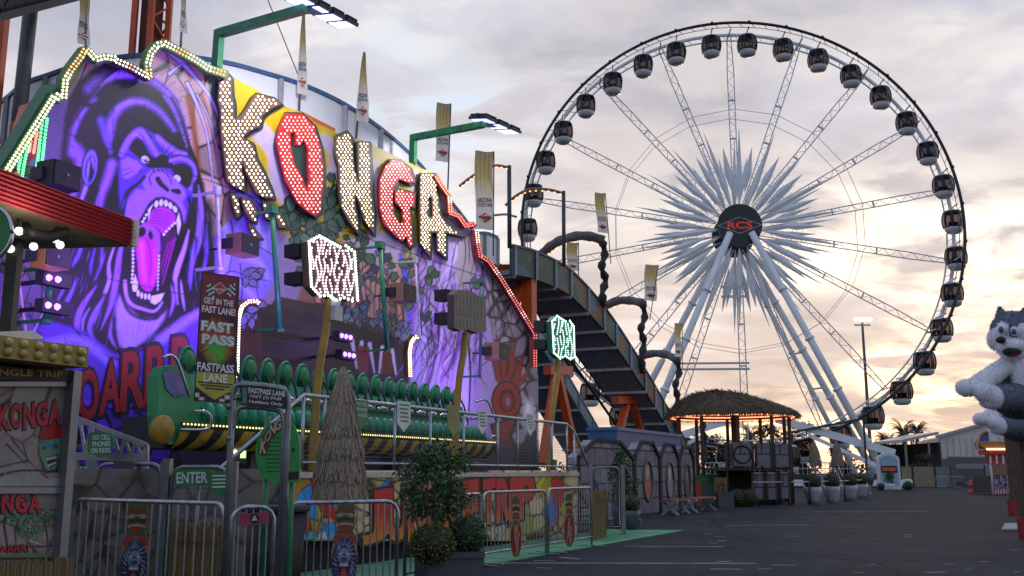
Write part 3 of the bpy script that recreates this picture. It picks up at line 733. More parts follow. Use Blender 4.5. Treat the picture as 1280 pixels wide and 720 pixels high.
# ---- rocks between gorilla and letters
rk = [(190, 58), (205, 52), (245, 72), (276, 95), (284, 230), (300, 262), (262, 300), (236, 300), (222, 130), (185, 95)]
P.fill(rk, (.42, .30, .29), 2); P.cracks(rk, 26, 1.5, (.025, .015, .02), 9, .22, .55)
for pts, wd in ((((236, 122), (241, 150), (247, 200), (252, 250)), 9), (((232, 78), (238, 100)), 6), (((252, 118), (262, 150), (268, 190)), 4)): P.stroke(pts, wd, (.36, .12, .05), wd * .5, 4, .85)
for i in range(14): P.stroke([(258 + i * 1.6, 78 + i * 2.2), (262 + i, 108 + i * 4), (268 + rr.uniform(-6, 4), 128 + i * 4)], 3.2, (.10 + .006 * i, .25, .15), .8, 1.2)
for pts, wd in ((((206, 60), (227, 78), (246, 99), (263, 122), (274, 150), (283, 190)), 6.5), (((212, 92), (222, 84), (236, 75)), 4.5), (((234, 104), (246, 130), (258, 165), (264, 205), (266, 232)), 4), (((246, 118), (262, 150), (272, 190)), 2)):
    P.stroke(pts, wd + 2.4, (.02, .015, .10), 1.5, 1); P.stroke(pts, wd, (.50, .47, .82), .8, 1)
# ---- left edge: jungle strip beside the gorilla
P.fill([(-32, 268), (0, 222), (70, 112), (80, 112), (92, 160), (88, 330), (60, 430), (-32, 430)], (.20, .15, .34), 3)
for i in range(30):
    x = rr.uniform(0, 80); P.leaf(x, 150 + (80 - x) * 1. + rr.uniform(0, 220), 22, rr.uniform(.6, 2.6), rr.choice([(.08, .18, .10), (.18, .13, .42), (.20, .12, .30)]))
P.fill([(38, 170), (52, 155), (50, 190), (34, 205)], (.50, .02, .05), 2); P.fill([(24, 205), (34, 195), (30, 228), (18, 230)], (.40, .03, .06), 2)
P.fill([(80, 112), (92, 80), (107, 60), (118, 78), (110, 95), (95, 118), (84, 150)], (.34, .25, .23), 2)
P.stroke([(104, 66), (96, 92), (86, 112)], 8, (.16, .34, .05), 4, 2); P.stroke([(112, 70), (120, 84)], 6, (.16, .34, .05), 4, 2); P.stroke([(108, 80), (100, 100), (92, 120)], 2, (.05, .03, .03), 1)
# ---- gorilla: mass
P.fill([(82, 150), (86, 125), (98, 103), (115, 88), (134, 78), (150, 79), (185, 92), (206, 106), (222, 124), (231, 150), (238, 180), (246, 200), (252, 225), (258, 255), (268, 320), (266, 380), (262, 440), (205, 470), (60, 470), (40, 430), (70, 330), (74, 240)], (.011, .009, .030), 2)
P.fill([(82, 150), (86, 125), (98, 103), (115, 88), (134, 78), (150, 79), (146, 92), (120, 108), (104, 130), (96, 165), (92, 220), (80, 300), (70, 260)], DK, 9, .95)
def band(pts, wd, col, w1=None, soft=4.5, alpha=1.): P.stroke(pts, wd, col, w1, soft, alpha)
band([(92, 190), (96, 160), (105, 139), (118, 126)], 16, LP, 8, 9)
band([(112, 112), (128, 98), (148, 92), (172, 94), (194, 104), (212, 119), (224, 142), (233, 172)], 15, LP, 6, 9)
band([(126, 103), (146, 95), (166, 95)], 6, HL, 4, 6, .6)
band([(100, 172), (108, 152), (118, 138), (130, 126), (146, 116), (166, 110), (186, 114), (204, 127), (219, 148), (230, 176)], 13, DK, 6, 6)
band([(96, 120), (108, 130), (122, 132), (132, 126)], 8, DK, 3, 5)
band([(136, 172), (140, 150), (150, 135), (166, 127), (184, 129), (202, 142), (218, 162)], 13, LP, 6, 8)
band([(146, 135), (160, 128), (178, 128)], 5, HL, 3, 5, .5)
band([(146, 212), (144, 190), (148, 168), (156, 154), (170, 147), (186, 150), (202, 162), (220, 176), (232, 188)], 9, DK, 4, 4)
band([(205, 120), (216, 136), (226, 160), (234, 184)], 4, LP, 3, 4)
band([(214, 122), (226, 146), (236, 180), (240, 192)], 2.5, DK, 2, 2)
# hair texture along the bands
fc = (178, 235)
for k in range(620):
    a = rr.uniform(3.05, 6.05); r = rr.uniform(62, 150); sq = 1 + .22 * abs(math.sin(a))
    x = fc[0] + r * math.cos(a) * .78; y = fc[1] + r * math.sin(a) * sq * .92
    if not (84 < x < 240 and y > 78) : continue
    da = a + .55 + rr.uniform(-.2, .2); l = rr.uniform(5, 13)
    P.stroke([(x, y), (x - l * math.cos(da) * .8, y - l * math.sin(da))], rr.uniform(.6, 1.3), rr.choice([DK, DK, (.05, .03, .2), (.14, .09, .5)]), .3, 1, rr.uniform(.25, .7), False)
for i in range(60):
    t = i / 59; x = 82 + 68 * t ** .9; y = 152 - 74 * math.sin(t * 1.5); P.stroke([(x + 5, y + 7), (x - 3, y - 4)], 1.4, DK, .3, .8, .9, False)
for i in range(46):
    t = i / 45; x = 150 + 90 * t; y = 79 + 120 * t ** 1.9; P.stroke([(x - 2, y + 4), (x + 3, y - 4)], 1.2, DK, .3, .8, .9, False)
# side of the head, ear
band([(100, 192), (98, 215), (92, 240), (84, 265)], 13, LP, 9, 9)
band([(126, 150), (132, 170), (138, 190)], 10, (.20, .14, .62), 6, 7)
band([(110, 168), (122, 176), (132, 192), (130, 206)], 7, DK, 5, 5)
band([(140, 205), (134, 225), (126, 245), (122, 270), (126, 292)], 13, LP, 8, 8)
band([(146, 222), (142, 250), (138, 280)], 6, DK, 4, 4)
band([(120, 236), (112, 262), (112, 290)], 7, DK, 4, 5)
band([(108, 232), (100, 256), (94, 282)], 6, HL, 3, 4, .8)
P.ell(112.5, 209, 10.5, 24, DK, 3, .9, .12); P.ell(112.5, 209, 9, 22, (.28, .21, .75), 2, 1, .12); P.ell(112.8, 211, 6.2, 17, (.03, .02, .12), 2, 1, .12); P.ell(110.5, 212, 2, 13, (.36, .28, .85), 2, 1, .10); P.ell(116, 203, 1.8, 8, (.36, .28, .85), 2, 1, -.15); P.ell(113.4, 214, 2, 11, DK, 2, .9, .12)
# face
P.fill([(150, 192), (154, 180), (166, 163), (176, 158), (188, 164), (200, 172), (216, 182), (232, 192), (243, 202), (246, 222), (242, 245), (236, 262), (230, 278), (215, 252), (196, 246), (184, 256), (170, 280), (156, 284), (150, 262), (148, 220)], (.15, .085, .60), 4, sm=True)
band([(152, 192), (160, 176), (170, 166), (178, 165), (186, 176), (194, 190), (201, 200)], 8, LP, 6, 4)
P.stroke([(151, 172), (160, 166), (168, 158), (177, 157), (184, 164), (190, 172)], 1.6, (.03, .02, .14), 1.2)
P.stroke([(165, 171), (171, 168), (177, 173)], 1.4, HL, .8)
band([(197, 172), (208, 182), (220, 190), (232, 192)], 8, LP, 5, 4)
for a, b in (((186, 168), (199, 190)), ((192, 170), (203, 191)), ((206, 192), (213, 182)), ((210, 195), (220, 187)), ((202, 190), (204, 182)), ((214, 198), (226, 192))): P.stroke([a, b], 1.5, (.03, .02, .14), .6, sm=False)
P.fill([(162, 187), (166, 177), (171, 173), (176, 175), (181, 181), (186, 191), (194, 197), (201, 193), (209, 195), (215, 203), (214, 210), (203, 209), (192, 210), (184, 208), (174, 197)], DK, 2.2, sm=True)
P.fill([(214, 210), (222, 205), (232, 205), (239, 211), (240, 222), (236, 234), (229, 232), (222, 222)], DK, 2.2, sm=True)
band([(213, 201), (224, 198), (235, 201), (243, 209), (244, 222), (238, 237)], 5, LP, 3.5, 2.5)
P.stroke([(214, 196), (226, 194), (238, 198), (247, 208)], 1.4, DK, .9)
P.ell(181.5, 199.5, 5.4, 4.4, (.66, .64, .80), 1.2, 1, .5); P.ell(183, 201, 2.6, 2.6, (.05, .04, .1)); P.ell(183.8, 200.2, .9, .9, (.9, .9, 1)); P.stroke([(175, 197), (180, 193.5), (186, 197), (189, 206)], 1.3, DK, 1)
P.ell(221.5, 223, 4.6, 4.2, (.66, .64, .80), 1.2, 1, .7); P.ell(220, 225, 2.3, 2.3, (.05, .04, .1)); P.ell(220.6, 224.3, .8, .8, (.9, .9, 1)); P.stroke([(216, 219), (221, 217), (227, 223), (227, 230)], 1.2, DK, .9)
P.fill([(151, 201), (160, 196), (172, 201), (178, 209), (172, 217), (160, 226), (153, 221)], LP, 3)
for a, b in (((153, 213), (164, 210)), ((154, 219), (166, 214)), ((158, 226), (170, 217)), ((176, 212), (168, 224))): P.stroke([a, b], 1.2, (.04, .03, .2), .5, sm=False)
P.fill([(178, 228), (186, 215), (196, 211), (208, 214), (220, 226), (230, 236), (232, 246), (226, 252), (212, 248), (196, 244), (184, 240)], LP, 3, sm=True)
P.stroke([(189, 231), (187, 222), (193, 214), (203, 214), (212, 222), (214, 230)], 1.4, DK, 1)
for a, b in (((196, 208), (199, 215)), ((201, 209), (205, 216)), ((206, 210), (210, 217)), ((191, 211), (194, 217))): P.stroke([a, b], 1.6, DK, .6, sm=False)
P.fill([(194, 223), (199, 221), (204, 229), (211, 236), (210, 240), (204, 236), (198, 231)], DK, 1.2, sm=True)
P.fill([(213, 238), (219, 236), (225, 237), (226, 242), (219, 242)], DK, 1.2, sm=True)
P.fill([(160, 250), (170, 236), (186, 238), (202, 243), (216, 246), (228, 252), (233, 264), (230, 280), (224, 264), (212, 251), (196, 246), (186, 254), (174, 278), (162, 284), (155, 272)], LP, 3)
band([(153, 276), (154, 256), (160, 240), (172, 230), (181, 221)], 6, DK, 3, 3)
band([(236, 248), (238, 262), (236, 282), (230, 300)], 3, DK, 2, 3)
# mouth
MO = [(172, 280), (177, 274), (186, 258), (193, 250), (200, 247.5), (207, 247.8), (218, 254), (225, 263), (228, 277), (226, 300), (219, 322), (211, 345), (205, 367), (190, 379), (176, 373), (165, 362), (161.5, 340), (162, 310), (166, 290)]
P.fill(MO, (.02, .012, .06), 2)
P.stroke([(172, 280), (186, 258), (200, 247), (207, 247.4), (219, 254), (226, 264), (229, 280)], 1.3, DK, 1.)
P.fill([(203, 296), (212, 285), (222, 290), (216, 318), (206, 350), (202, 360), (200, 320)], (.13, .025, .16), 2)
for a, b, w_ in (((219, 298), (203, 356), 2.4), ((215, 300), (202, 345), 1.8), ((211, 302), (201, 335), 1.2)): P.stroke([a, b], w_, (.42, .08, .42), .8, 1.2, sm=False)
P.fill([(191, 262), (202, 258), (213, 262), (220, 270), (219, 277), (210, 285), (204, 293), (195, 284), (183, 278)], (.44, .10, .52), 2)
for i in range(6):
    f = i / 5; P.stroke([(190 - 5 * f + 3, 264 + 14 * f), (203 - f * 3, 263 + 17 * f), (218 - 11 * f, 271 + 15 * f)], 1.1, (.16, .03, .24), .7)
P.fill([(167, 300), (172, 284), (181, 278), (191, 281), (200, 291), (201, 312), (197, 322), (190, 305), (178, 296)], (.34, .14, .66), 2)
P.ell(177, 290, 5.0, 6.5, DK, 1.5, 1, .4); P.ell(188.3, 294.5, 2.8, 6, DK, 1.5, 1, -.1)
P.fill([(169, 304), (174, 297), (183, 297), (191, 302), (196.5, 315), (197, 338), (193.5, 357), (187, 364.5), (179, 361), (173.5, 350), (171.5, 328)], (.50, .10, .70), 1.5, sm=True)
P.stroke([(177, 304), (178, 325), (181, 350)], 8, (.64, .22, .88), 5, 6, .8); P.stroke([(193, 312), (194, 335), (190, 355)], 4, (.60, .18, .84), 3, 4, .7)
P.stroke([(182, 298), (187, 308), (188.5, 326), (187.5, 344)], 1.3, (.10, .02, .22), .6)
TW = (.72, .70, .90)
for cx, cy, a in ((195.5, 255, .15), (201.5, 253.4, .05), (207.4, 254.2, -.1), (213, 257, -.25), (218.8, 261.5, -.4)): P.ell(cx, cy, 3.1, 5., DK, 1, 1, a); P.ell(cx, cy, 2.5, 4.3, TW, 1, 1, a)
for pts in ([(192, 254), (188.5, 262), (185.6, 277), (185, 262)], [(223.5, 265), (226.5, 280), (222.6, 295), (220.5, 276)], [(169, 343), (172.8, 355), (171, 365), (166, 364), (165, 357)], [(188, 378), (189.5, 370), (206, 366), (201, 376), (194, 381)]):
    P.fill([(a + (.9 if i % 2 else -.9), b) for i, (a, b) in enumerate(pts)], DK, 2); P.fill(pts, TW, 1)
for cx, cy in ((178.4, 277), (180.6, 273), (183, 268.5), (205, 293), (208, 289), (211.5, 285.5), (215, 282), (218.3, 279)): P.ell(cx, cy, 1.9, 1.6, TW, 1, 1, -.6)
for i in range(11): P.ell(166.3 - (i > 6) * (i - 6) * .35, 304 + i * 4.9, 1.7, 1.9, TW, 1)
for i in range(10): P.ell(198.8 - i * .2, 320 + i * 4.6, 1.2, 1.7, TW, 1)
for cx, cy, l in ((172.6, 366.5, 4.8), (177, 369.3, 4.6), (181.8, 370.6, 4.4), (186.6, 371.2, 4.4)): P.ell(cx, cy, 2.4, l, DK, 1); P.ell(cx, cy, 1.9, l - .6, TW, 1)
# chin, lower lip and beard
P.fill([(143, 378), (150, 366), (160, 384), (176, 398), (196, 398), (207, 384), (212, 390), (196, 412), (178, 428), (160, 441), (150, 432), (144, 408)], (.44, .32, .86), 6)
band([(156, 352), (158, 370), (165, 381), (178, 386), (193, 389), (203, 378)], 5, HL, 3, 3)
band([(150, 340), (152, 366), (160, 388), (176, 398), (194, 398), (206, 386)], 4, DK, 3, 4)
P.stroke([(161, 362), (167, 374), (178, 380), (190, 384)], 1.4, (.05, .03, .3), 1)
for i in range(40):
    x = rr.uniform(146, 196); y = rr.uniform(398, 420); P.stroke([(x, y), (x + (160 - x) * .25, y + rr.uniform(8, 18))], 1., rr.choice([(.25, .15, .65), HL]), .4, 1, .6, False)
for pts in ([(150, 300), (126, 330), (104, 340), (78, 330), (74, 380), (90, 420), (120, 436), (140, 430), (143, 390), (150, 350)], [(232, 290), (262, 250), (268, 330), (262, 378), (232, 392), (212, 402), (206, 380), (216, 340)], [(86, 300), (84, 270), (110, 262), (148, 290), (140, 320), (100, 325)]):
    P.fill(pts, (.008, .006, .03), 12, .9, sm=True)
for pts, wd, c in (([(158, 292), (150, 315), (146, 345), (139, 380), (126, 412)], 8, LP), ([(146, 300), (136, 330), (136, 352), (124, 385), (118, 404)], 5, HL), ([(128, 300), (126, 330), (116, 355)], 4, LP), ([(104, 300), (98, 318), (90, 334)], 6, (.22, .14, .7)), ([(120, 305), (114, 330), (113, 345)], 4, (.2, .12, .66)),
                   ([(97, 348), (88, 368), (80, 384), (78, 398)], 6, (.25, .17, .75)), ([(86, 350), (76, 368), (69, 382)], 4, (.25, .17, .75)), ([(120, 358), (106, 378), (98, 396), (97, 415), (106, 435)], 9, LP), ([(130, 372), (118, 392), (112, 412), (120, 430)], 7, (.28, .2, .78)), ([(112, 385), (104, 400), (103, 418)], 3, HL),
                   ([(248, 232), (251, 262), (249, 295), (241, 325), (236, 352)], 10, LP), ([(236, 288), (230, 312), (222, 335), (219, 352), (222, 380)], 7, HL), ([(243, 300), (240, 330), (238, 362)], 4, (.28, .2, .8)), ([(258, 280), (258, 320), (250, 350)], 5, (.2, .12, .6)), ([(214, 356), (217, 376), (212, 396)], 5, LP), ([(226, 350), (228, 370), (231, 388)], 3, HL), ([(140, 400), (138, 420), (146, 436)], 5, LP)):
    P.stroke(pts, wd + 5, DK, 2, 5, .75); P.stroke(pts, wd, c, .8, 3, taper=True)
for i in range(150):
    x = rr.uniform(84, 262); y = rr.uniform(235, 420)
    if 160 < x < 230 and y < 400: continue
    s_ = -1 if x < 180 else .4; l = rr.uniform(14, 34)
    P.stroke([(x, y), (x + s_ * 2, y + l * .5), (x + s_ * l * .25, y + l)], rr.uniform(.8, 1.8), rr.choice([DK, (.05, .03, .22), (.30, .22, .8), (.17, .1, .58)]), .3, 1, .6, True, True)
# shoulder and arm block below
P.fill([(60, 400), (104, 412), (142, 440), (158, 446), (186, 430), (222, 398), (262, 380), (270, 470), (230, 601), (-32, 601), (-32, 440), (20, 420)], (.17, .10, .64), 5)
for pts in (((96, 415), (120, 438), (148, 449), (160, 446)), ((78, 372), (92, 410), (110, 420)), ((160, 446), (190, 430), (226, 394)), ((20, 360), (40, 400), (58, 430)), ((0, 420), (30, 380), (40, 350)), ((110, 520), (140, 540), (200, 545)), ((90, 560), (140, 580), (220, 572)), ((40, 320), (52, 360), (50, 410))):
    P.stroke(pts, 2, (.015, .01, .06), 1)
P.stroke([(60, 430), (100, 425), (140, 455)], 12, (.38, .29, .84), 8, 9, .8); P.stroke([(200, 425), (235, 400), (258, 385)], 12, (.40, .30, .86), 8, 8, .8)
P.stroke([(20, 320), (28, 380), (34, 425)], 3.2, (.5, .4, .42), 2.6, 1); P.stroke([(2, 368), (30, 338)], 3, (.42, .3, .12), 3, 1); P.stroke([(40, 420), (58, 382)], 2.2, (.45, .36, .5), 2, 1)
bs = [(-32, 500), (240, 500), (235, 601), (-32, 601)]
P.cracks(bs, 34, 1.6, (.012, .008, .03), 21, .3)
fl = [(290, 500), (674, 560), (674, 601), (200, 601), (215, 560)]
P.fill(fl, (.10, .07, .13), 14); P.cracks(fl, 60, 1.3, (.01, .008, .02), 31, .3)
for k in range(30): P.ell(rr.uniform(40, 90), rr.uniform(420, 470), rr.uniform(.5, 1.3), rr.uniform(.5, 1.3), (.02, .01, .06), 1)
# panel joints across the print
for pts in (((84, 167), (135, 186), (262, 226), (380, 270), (473, 303), (602, 346)), ((84, 338), (220, 366), (262, 374)), ((-20, 300), (84, 338))): P.stroke(pts, .9, (.02, .015, .04), sm=False)
for x, y in ((262, 226), (340, 255), (430, 287), (520, 318)): pass

lum_ = P.C.mean(-1, keepdims=True); P.C = np.clip(lum_ + (P.C - lum_) * 1.32, 0, 1) * np.clip((lum_ / .35) ** .9, .16, 1.1)
drop = thing('ride_backdrop', 'tall printed backdrop of the ride with a roaring purple gorilla beside a big lightbulb name', 'ride backdrop', L(s_of(at_n(320, 591, NF)), NF, 1.35), THETA)
mural_mat = VC('printed_mural', .5, .09, 6.)
P.mesh('mural_panel', on_plane_n(NF), mural_mat, drop, FPOLY)
bk = MB(); bk.prism([at_n(x, y, NF + .02) for x, y in FPOLY], N * .18)
bk.build('backing_board', M('board_back', (.08, .08, .085), .7), drop)
m = MB()
for s_ in np.arange(s_of(at_n(0, 591, NF)), s_of(at_n(665, 591, NF)), 2.2):
    m.beam(L(s_, NF + .45, 1.3), L(s_, NF + .45, 5.2), .12, .12)
for zz in (2., 4.9): m.beam(L(s_of(at_n(0, 591, NF)), NF + .45, zz), L(s_of(at_n(665, 591, NF)), NF + .45, zz), .12, .12)
m.build('rear_frame', M('frame_grey', (.12, .12, .13), .5, .3), drop)

# ---- big lightbulb letters
def offset_poly(poly, d):
    A = sum(poly[i][0] * poly[(i + 1) % len(poly)][1] - poly[(i + 1) % len(poly)][0] * poly[i][1] for i in range(len(poly)))
    sg = 1 if A > 0 else -1; out = []
    for i, p in enumerate(poly):
        a = Vector(poly[i - 1]); b = Vector(p); c = Vector(poly[(i + 1) % len(poly)])
        u = (b - a).normalized(); v = (c - b).normalized()
        n1 = Vector((u.y, -u.x)) * sg; n2 = Vector((v.y, -v.x)) * sg; k = (n1 + n2)
        k = k.normalized() if k.length > .2 else n1
        out.append((p[0] + k.x * d, p[1] + k.y * d))
    return out
def slit(outer, hole):
    best = min(((i, j) for i in range(len(outer)) for j in range(len(hole))), key=lambda t: (outer[t[0]][0] - hole[t[1]][0]) ** 2 + (outer[t[0]][1] - hole[t[1]][1]) ** 2)
    i, j = best
    def area(p): return sum(p[k][0] * p[(k + 1) % len(p)][1] - p[(k + 1) % len(p)][0] * p[k][1] for k in range(len(p)))
    h = hole if area(hole) * area(outer) < 0 else hole[::-1]
    if h is not hole: j = len(hole) - 1 - j
    return outer[:i + 1] + h[j:] + h[:j + 1] + outer[i:]
KK = [[(286.4, 93), (274, 103.6), (273, 126), (276, 138), (276, 158), (278, 180), (280, 193), (282, 210), (284, 226), (291, 232), (306, 239), (305, 224), (302, 210), (303, 203), (310, 220), (320, 241), (331, 247), (343, 248), (337, 232), (329, 214), (320, 197), (316, 180), (304, 172), (313, 163), (325, 158), (328, 145), (339, 136), (352, 130), (342, 123), (321, 117.5), (315.5, 123), (309, 135.5), (299, 147), (293, 147), (292.6, 130), (290, 119), (289, 98)],
      [(289, 241), (297.5, 247), (301, 268), (296.5, 273), (291, 257)], [(302, 247), (312, 250), (321, 261.7), (319.5, 278), (313, 275), (306, 264)], [(328, 251), (337, 256.5), (338.5, 275), (332, 273)], [(343, 261), (351.7, 267), (359, 284.5), (349, 284.5), (345, 272)], [(310, 279), (317, 285.7), (328, 298), (318, 300)]]
OO = [(358, 141.5), (378, 142.5), (392.5, 157), (401, 184), (404, 207), (404, 228), (401, 263), (394.6, 270.6), (382, 263), (371.7, 253), (357, 226), (351, 201), (346, 180), (349, 161)]
OH = [(363.5, 167.5), (363.5, 182), (369, 207), (377, 219.6), (384, 238), (386, 226), (385, 188), (380, 175), (375, 182), (369.8, 181), (368.5, 164.4)]
NN = [(434, 164.4), (420.5, 171), (419.5, 192), (424, 208), (425, 243), (427, 259), (436, 277), (448, 292), (447, 274), (444, 258), (444, 243), (449.5, 254.5), (455, 274.5), (468, 293), (467, 265.5), (464, 243), (463, 212), (461.7, 178), (447, 178), (448, 217), (449, 230), (443, 212), (439.5, 172)]
GG = [(490, 200), (500, 201), (512, 210), (518.7, 227), (512, 229), (505, 226), (499, 224), (492.5, 235), (490.7, 249.6), (492.5, 267.6), (499, 279), (504, 278), (503, 262), (499, 257.5), (494, 253), (494, 239), (500, 237), (518.7, 242), (517.8, 258.6), (512, 258.6), (514, 276.6), (516, 305.5), (512, 308.5), (508, 295), (503, 301), (496, 296.5), (480, 280), (475, 262), (474.4, 239), (475, 224), (481.7, 208)]
AA = [(525.7, 217.6), (544, 217.6), (546, 240), (551, 269), (557, 278), (577, 295.5), (561.7, 291.5), (557.5, 291), (557.5, 322), (547, 314), (546, 290.6), (539, 290.6), (537.5, 321), (525.7, 304), (524.7, 263)]
AH = [(536, 247), (540, 247), (540.5, 271), (535, 271)]
bulb_w = EM('warm_white_bulb', (1., .86, .56), 5.); bulb_r = EM('red_bulb', (1., .20, .16), 2.6); bulb_p = EM('pink_white_bulb', (1., .50, .44), 4.)
fbrown = M('letter_brown', (.13, .065, .04), .5); fred = M('letter_red', (.55, .010, .018), .45); fside = M('letter_shadow_green', (.008, .030, .022), .5)
NL = 13.37
def letter(pieces, sp, face, bmat, rb):
    o = None
    m = MB(); b = MB(); bu = MB()
    for pc in pieces:
        outer, hole = pc if isinstance(pc, tuple) else (pc, None)
        pl = slit(outer, hole) if hole else outer
        m.prism([at_n(x, y, NL) for x, y in pl], N * .045)
        o2 = offset_poly(outer, 2.0 if len(outer) > 8 else 1.4); o3 = [(x + 1.8, y + 1.8) for x, y in o2]
        b.prism([at_n(x, y, NL + .05) for x, y in o2], N * .03); b.prism([at_n(x, y, NL + .09) for x, y in o3], N * .03)
        xs = [p[0] for p in outer]; ys = [p[1] for p in outer]
        j = 0; y = min(ys) + 1.2
        while y < max(ys):
            x = min(xs) + (sp / 2 if j % 2 else 0)
            while x < max(xs):
                X = np.array([x]); Y = np.array([y])
                if pip(pl, X, Y)[0] and min(seg_d(X, Y, pl[i], pl[(i + 1) % len(pl)])[0][0] for i in range(len(pl))) > sp * .22:
                    c = at_n(x + rr.uniform(-.25, .25), y + rr.uniform(-.25, .25), NL); bu.bulb(c, -N, rb * .70 * rr.uniform(.9, 1.1))
                x += sp
            y += sp * .8; j += 1
    o = m.build('letter', face, drop); b.build('shadow_edge', fside, o); bu.build('light_bulbs', bmat, o, kind='stuff')
letter(KK, 5.5, fbrown, bulb_w, .032); letter([(OO, OH)], 5.1, fred, bulb_p, .030); letter([NN], 4.4, fbrown, bulb_w, .030); letter([GG], 4.3, fred, bulb_p, .031); letter([(AA, AH)], 3.9, fbrown, bulb_w, .032)
# ---- chain of bulbs round the top edge
def chain(path, mats, sp, rows, n, rb, board, parent, bw=5.):
    # mats: list of (material, length px) patterns repeated
    pts = path; seg = MB(); bus = {}
    q = [at_n(x, y, n) for x, y in pts]
    for i in range(len(pts) - 1):
        a, b = Vector(pts[i]), Vector(pts[i + 1]); d = (b - a).normalized(); s = Vector((-d.y, d.x)) * bw; a2 = a - d * 1.; b2 = b + d * 1.
        dn = .003 * (i % 2)
        seg.prism([at_n(*(a2 - s), n + dn), at_n(*(b2 - s), n + dn), at_n(*(b2 + s), n + dn), at_n(*(a2 + s), n + dn)], N * (.12 + dn))
    o = seg.build('light_border', board, parent)
    tot = 0; dist = 0
    for i in range(len(pts) - 1):
        a, b = Vector(pts[i]), Vector(pts[i + 1]); l = (b - a).length; d = (b - a) / l; s = Vector((-d.y, d.x))
        t = (-dist) % sp
        while t < l:
            p = a + d * t; k = (dist + t) % sum(x[1] for x in mats)
            for mt, ln in mats:
                if k < ln: break
                k -= ln
            for r in rows: bus.setdefault(mt, MB()).bulb(at_n(*(p + s * r), n - .003), -N, rb * .8)
            t += sp
        dist += l
    for mt, mb in bus.items(): mb.build('light_bulbs', mt, o, kind='stuff')
green_b = M('border_green', (.10, .22, .05), .6); red_b = M('border_red', (.22, .03, .03), .6)
amber = EM('amber_bulb', (1., .42, .16), 3.)
chain([(-12, 246), (0, 228), (40, 165), (69, 119), (78, 124)], [(bulb_w, 500)], 4.6, (-2.6, 2.6), 13.3, .026, green_b, drop, 5.5)
chain([(80, 122), (82, 100), (90, 86), (102, 70)], [(bulb_w, 34), (amber, 30)], 4.4, (-2.4, 2.4), 13.3, .024, green_b, drop)
chain([(102, 70), (107, 61), (113, 66), (120, 74), (132, 71), (144, 73)], [(amber, 14), (bulb_w, 90)], 4.4, (-2.3, 2.3), 13.305, .024, green_b, drop, 4.5)
chain([(146, 76), (165, 84), (188, 97)], [(bulb_w, 16), (amber, 10)], 4.6, (-2.2, 2.2), 13.3, .024, M('border_dark', (.03, .03, .04), .6), drop, 4.)
chain([(187, 96), (185, 80), (189, 66), (197, 56), (206, 54)], [(amber, 14), (bulb_w, 90)], 4.4, (-2.4, 2.4), 13.3, .024, green_b, drop)
chain([(206, 54), (218, 60), (244, 74), (262, 86), (284, 93)], [(bulb_w, 16), (amber, 16), (bulb_w, 36), (amber, 40)], 4.4, (-2.2, 2.2), 13.305, .024, green_b, drop)
chain([(546, 220), (553, 232), (562, 245), (563, 266)], [(amber, 30), (bulb_w, 10)], 2.9, (-1.6, 1.6), 13.3, .026, red_b, drop, 2.8)
chain([(563, 266), (574, 270), (583, 283), (591, 280), (594, 283)], [(bulb_r, 90)], 2.7, (-1.6, 1.6), 13.305, .028, red_b, drop, 2.8)
chain([(596, 288), (598, 306), (601, 321)], [(bulb_w, 18), (bulb_r, 60)], 3., (-1.5, 1.5), 13.3, .026, red_b, drop, 2.8)
chain([(603, 321), (611, 326), (626, 347), (655, 394), (669, 417)], [(bulb_r, 22), (bulb_p, 10)], 3.2, (-1.6, 1.6), 13.3, .027, red_b, drop, 2.8)
chain([(669, 419), (669, 458)], [(bulb_r, 80)], 3.2, (-1.4, 1.4), 13.305, .027, red_b, drop, 2.6)
m = MB(); m.prism([at_n(-14, 232, 13.35), at_n(66, 104, 13.35), at_n(71, 108, 13.35), at_n(-8, 238, 13.35)], N * .3)
m.build('edge_board', M('edge_green', (.03, .16, .07), .5), drop)
bulb_g = EM('green_bulb', (.12, 1., .28), 2.2)
for pth in ([(55, 148), (51, 180), (48, 205), (43, 232)], [(32, 178), (26, 205), (22, 232)], [(42, 165), (38, 190)]):
    m = MB(); q = smooth_pts([at_n(x, y, 13.36) for x, y in pth], 8); m.tube(q, .022, 5)
    o = m.build('light_string', M('string_green', (.03, .12, .05), .6), drop)
    b = MB()
    for p in q:
        for k in (-.04, .04): b.bulb(p + T * k - N * .02, -N, .028)
    b.build('light_bulbs', bulb_g if pth[0][0] != 42 else bulb_r, o, kind='stuff')
# small lit arches over the painted huts
for pth in ([(296, 471), (297, 440), (298, 400), (302, 384), (310, 377), (320, 376), (325, 380)], [(513, 470), (512, 440), (514, 428), (519, 421), (524, 421)]):
    chain(pth, [(bulb_w, 90), (bulb_p, 60)], 3.4 if pth[0][0] < 400 else 2.7, (-1.3, 1.3), 13.0, .026, M('arch_brown', (.12, .06, .04), .6), drop, 3.)
# printed roar across the gorilla's chest
rl = MB(); ro = MB()
def letters_row(txt, quads, n, fm, om, off):
    a = MB(); b = MB()
    for ch, q in zip(txt, quads):
        qq = [at_n(x, y, n) for x, y in q]
        b.text(ch, 0, 0, 0, off + .055, .004, qq); a.text(ch, 0, 0, 0, off, .012, qq)
    o = b.build('lettering', om, drop); a.build('lettering_face', fm, o)
letters_row('OARRR', [[(97, 524), (122, 522), (122, 462), (97, 466)], [(124, 517), (149, 512), (147, 452), (130, 456)], [(150, 512), (179, 506), (178, 437), (154, 444)], [(181, 502), (208, 500), (208, 430), (184, 437)], [(212, 490), (240, 486), (240, 420), (216, 425)]], NF - .01, M('print_red', (.30, .010, .018), .5), M('print_black', (.012, .01, .03), .5), .03)
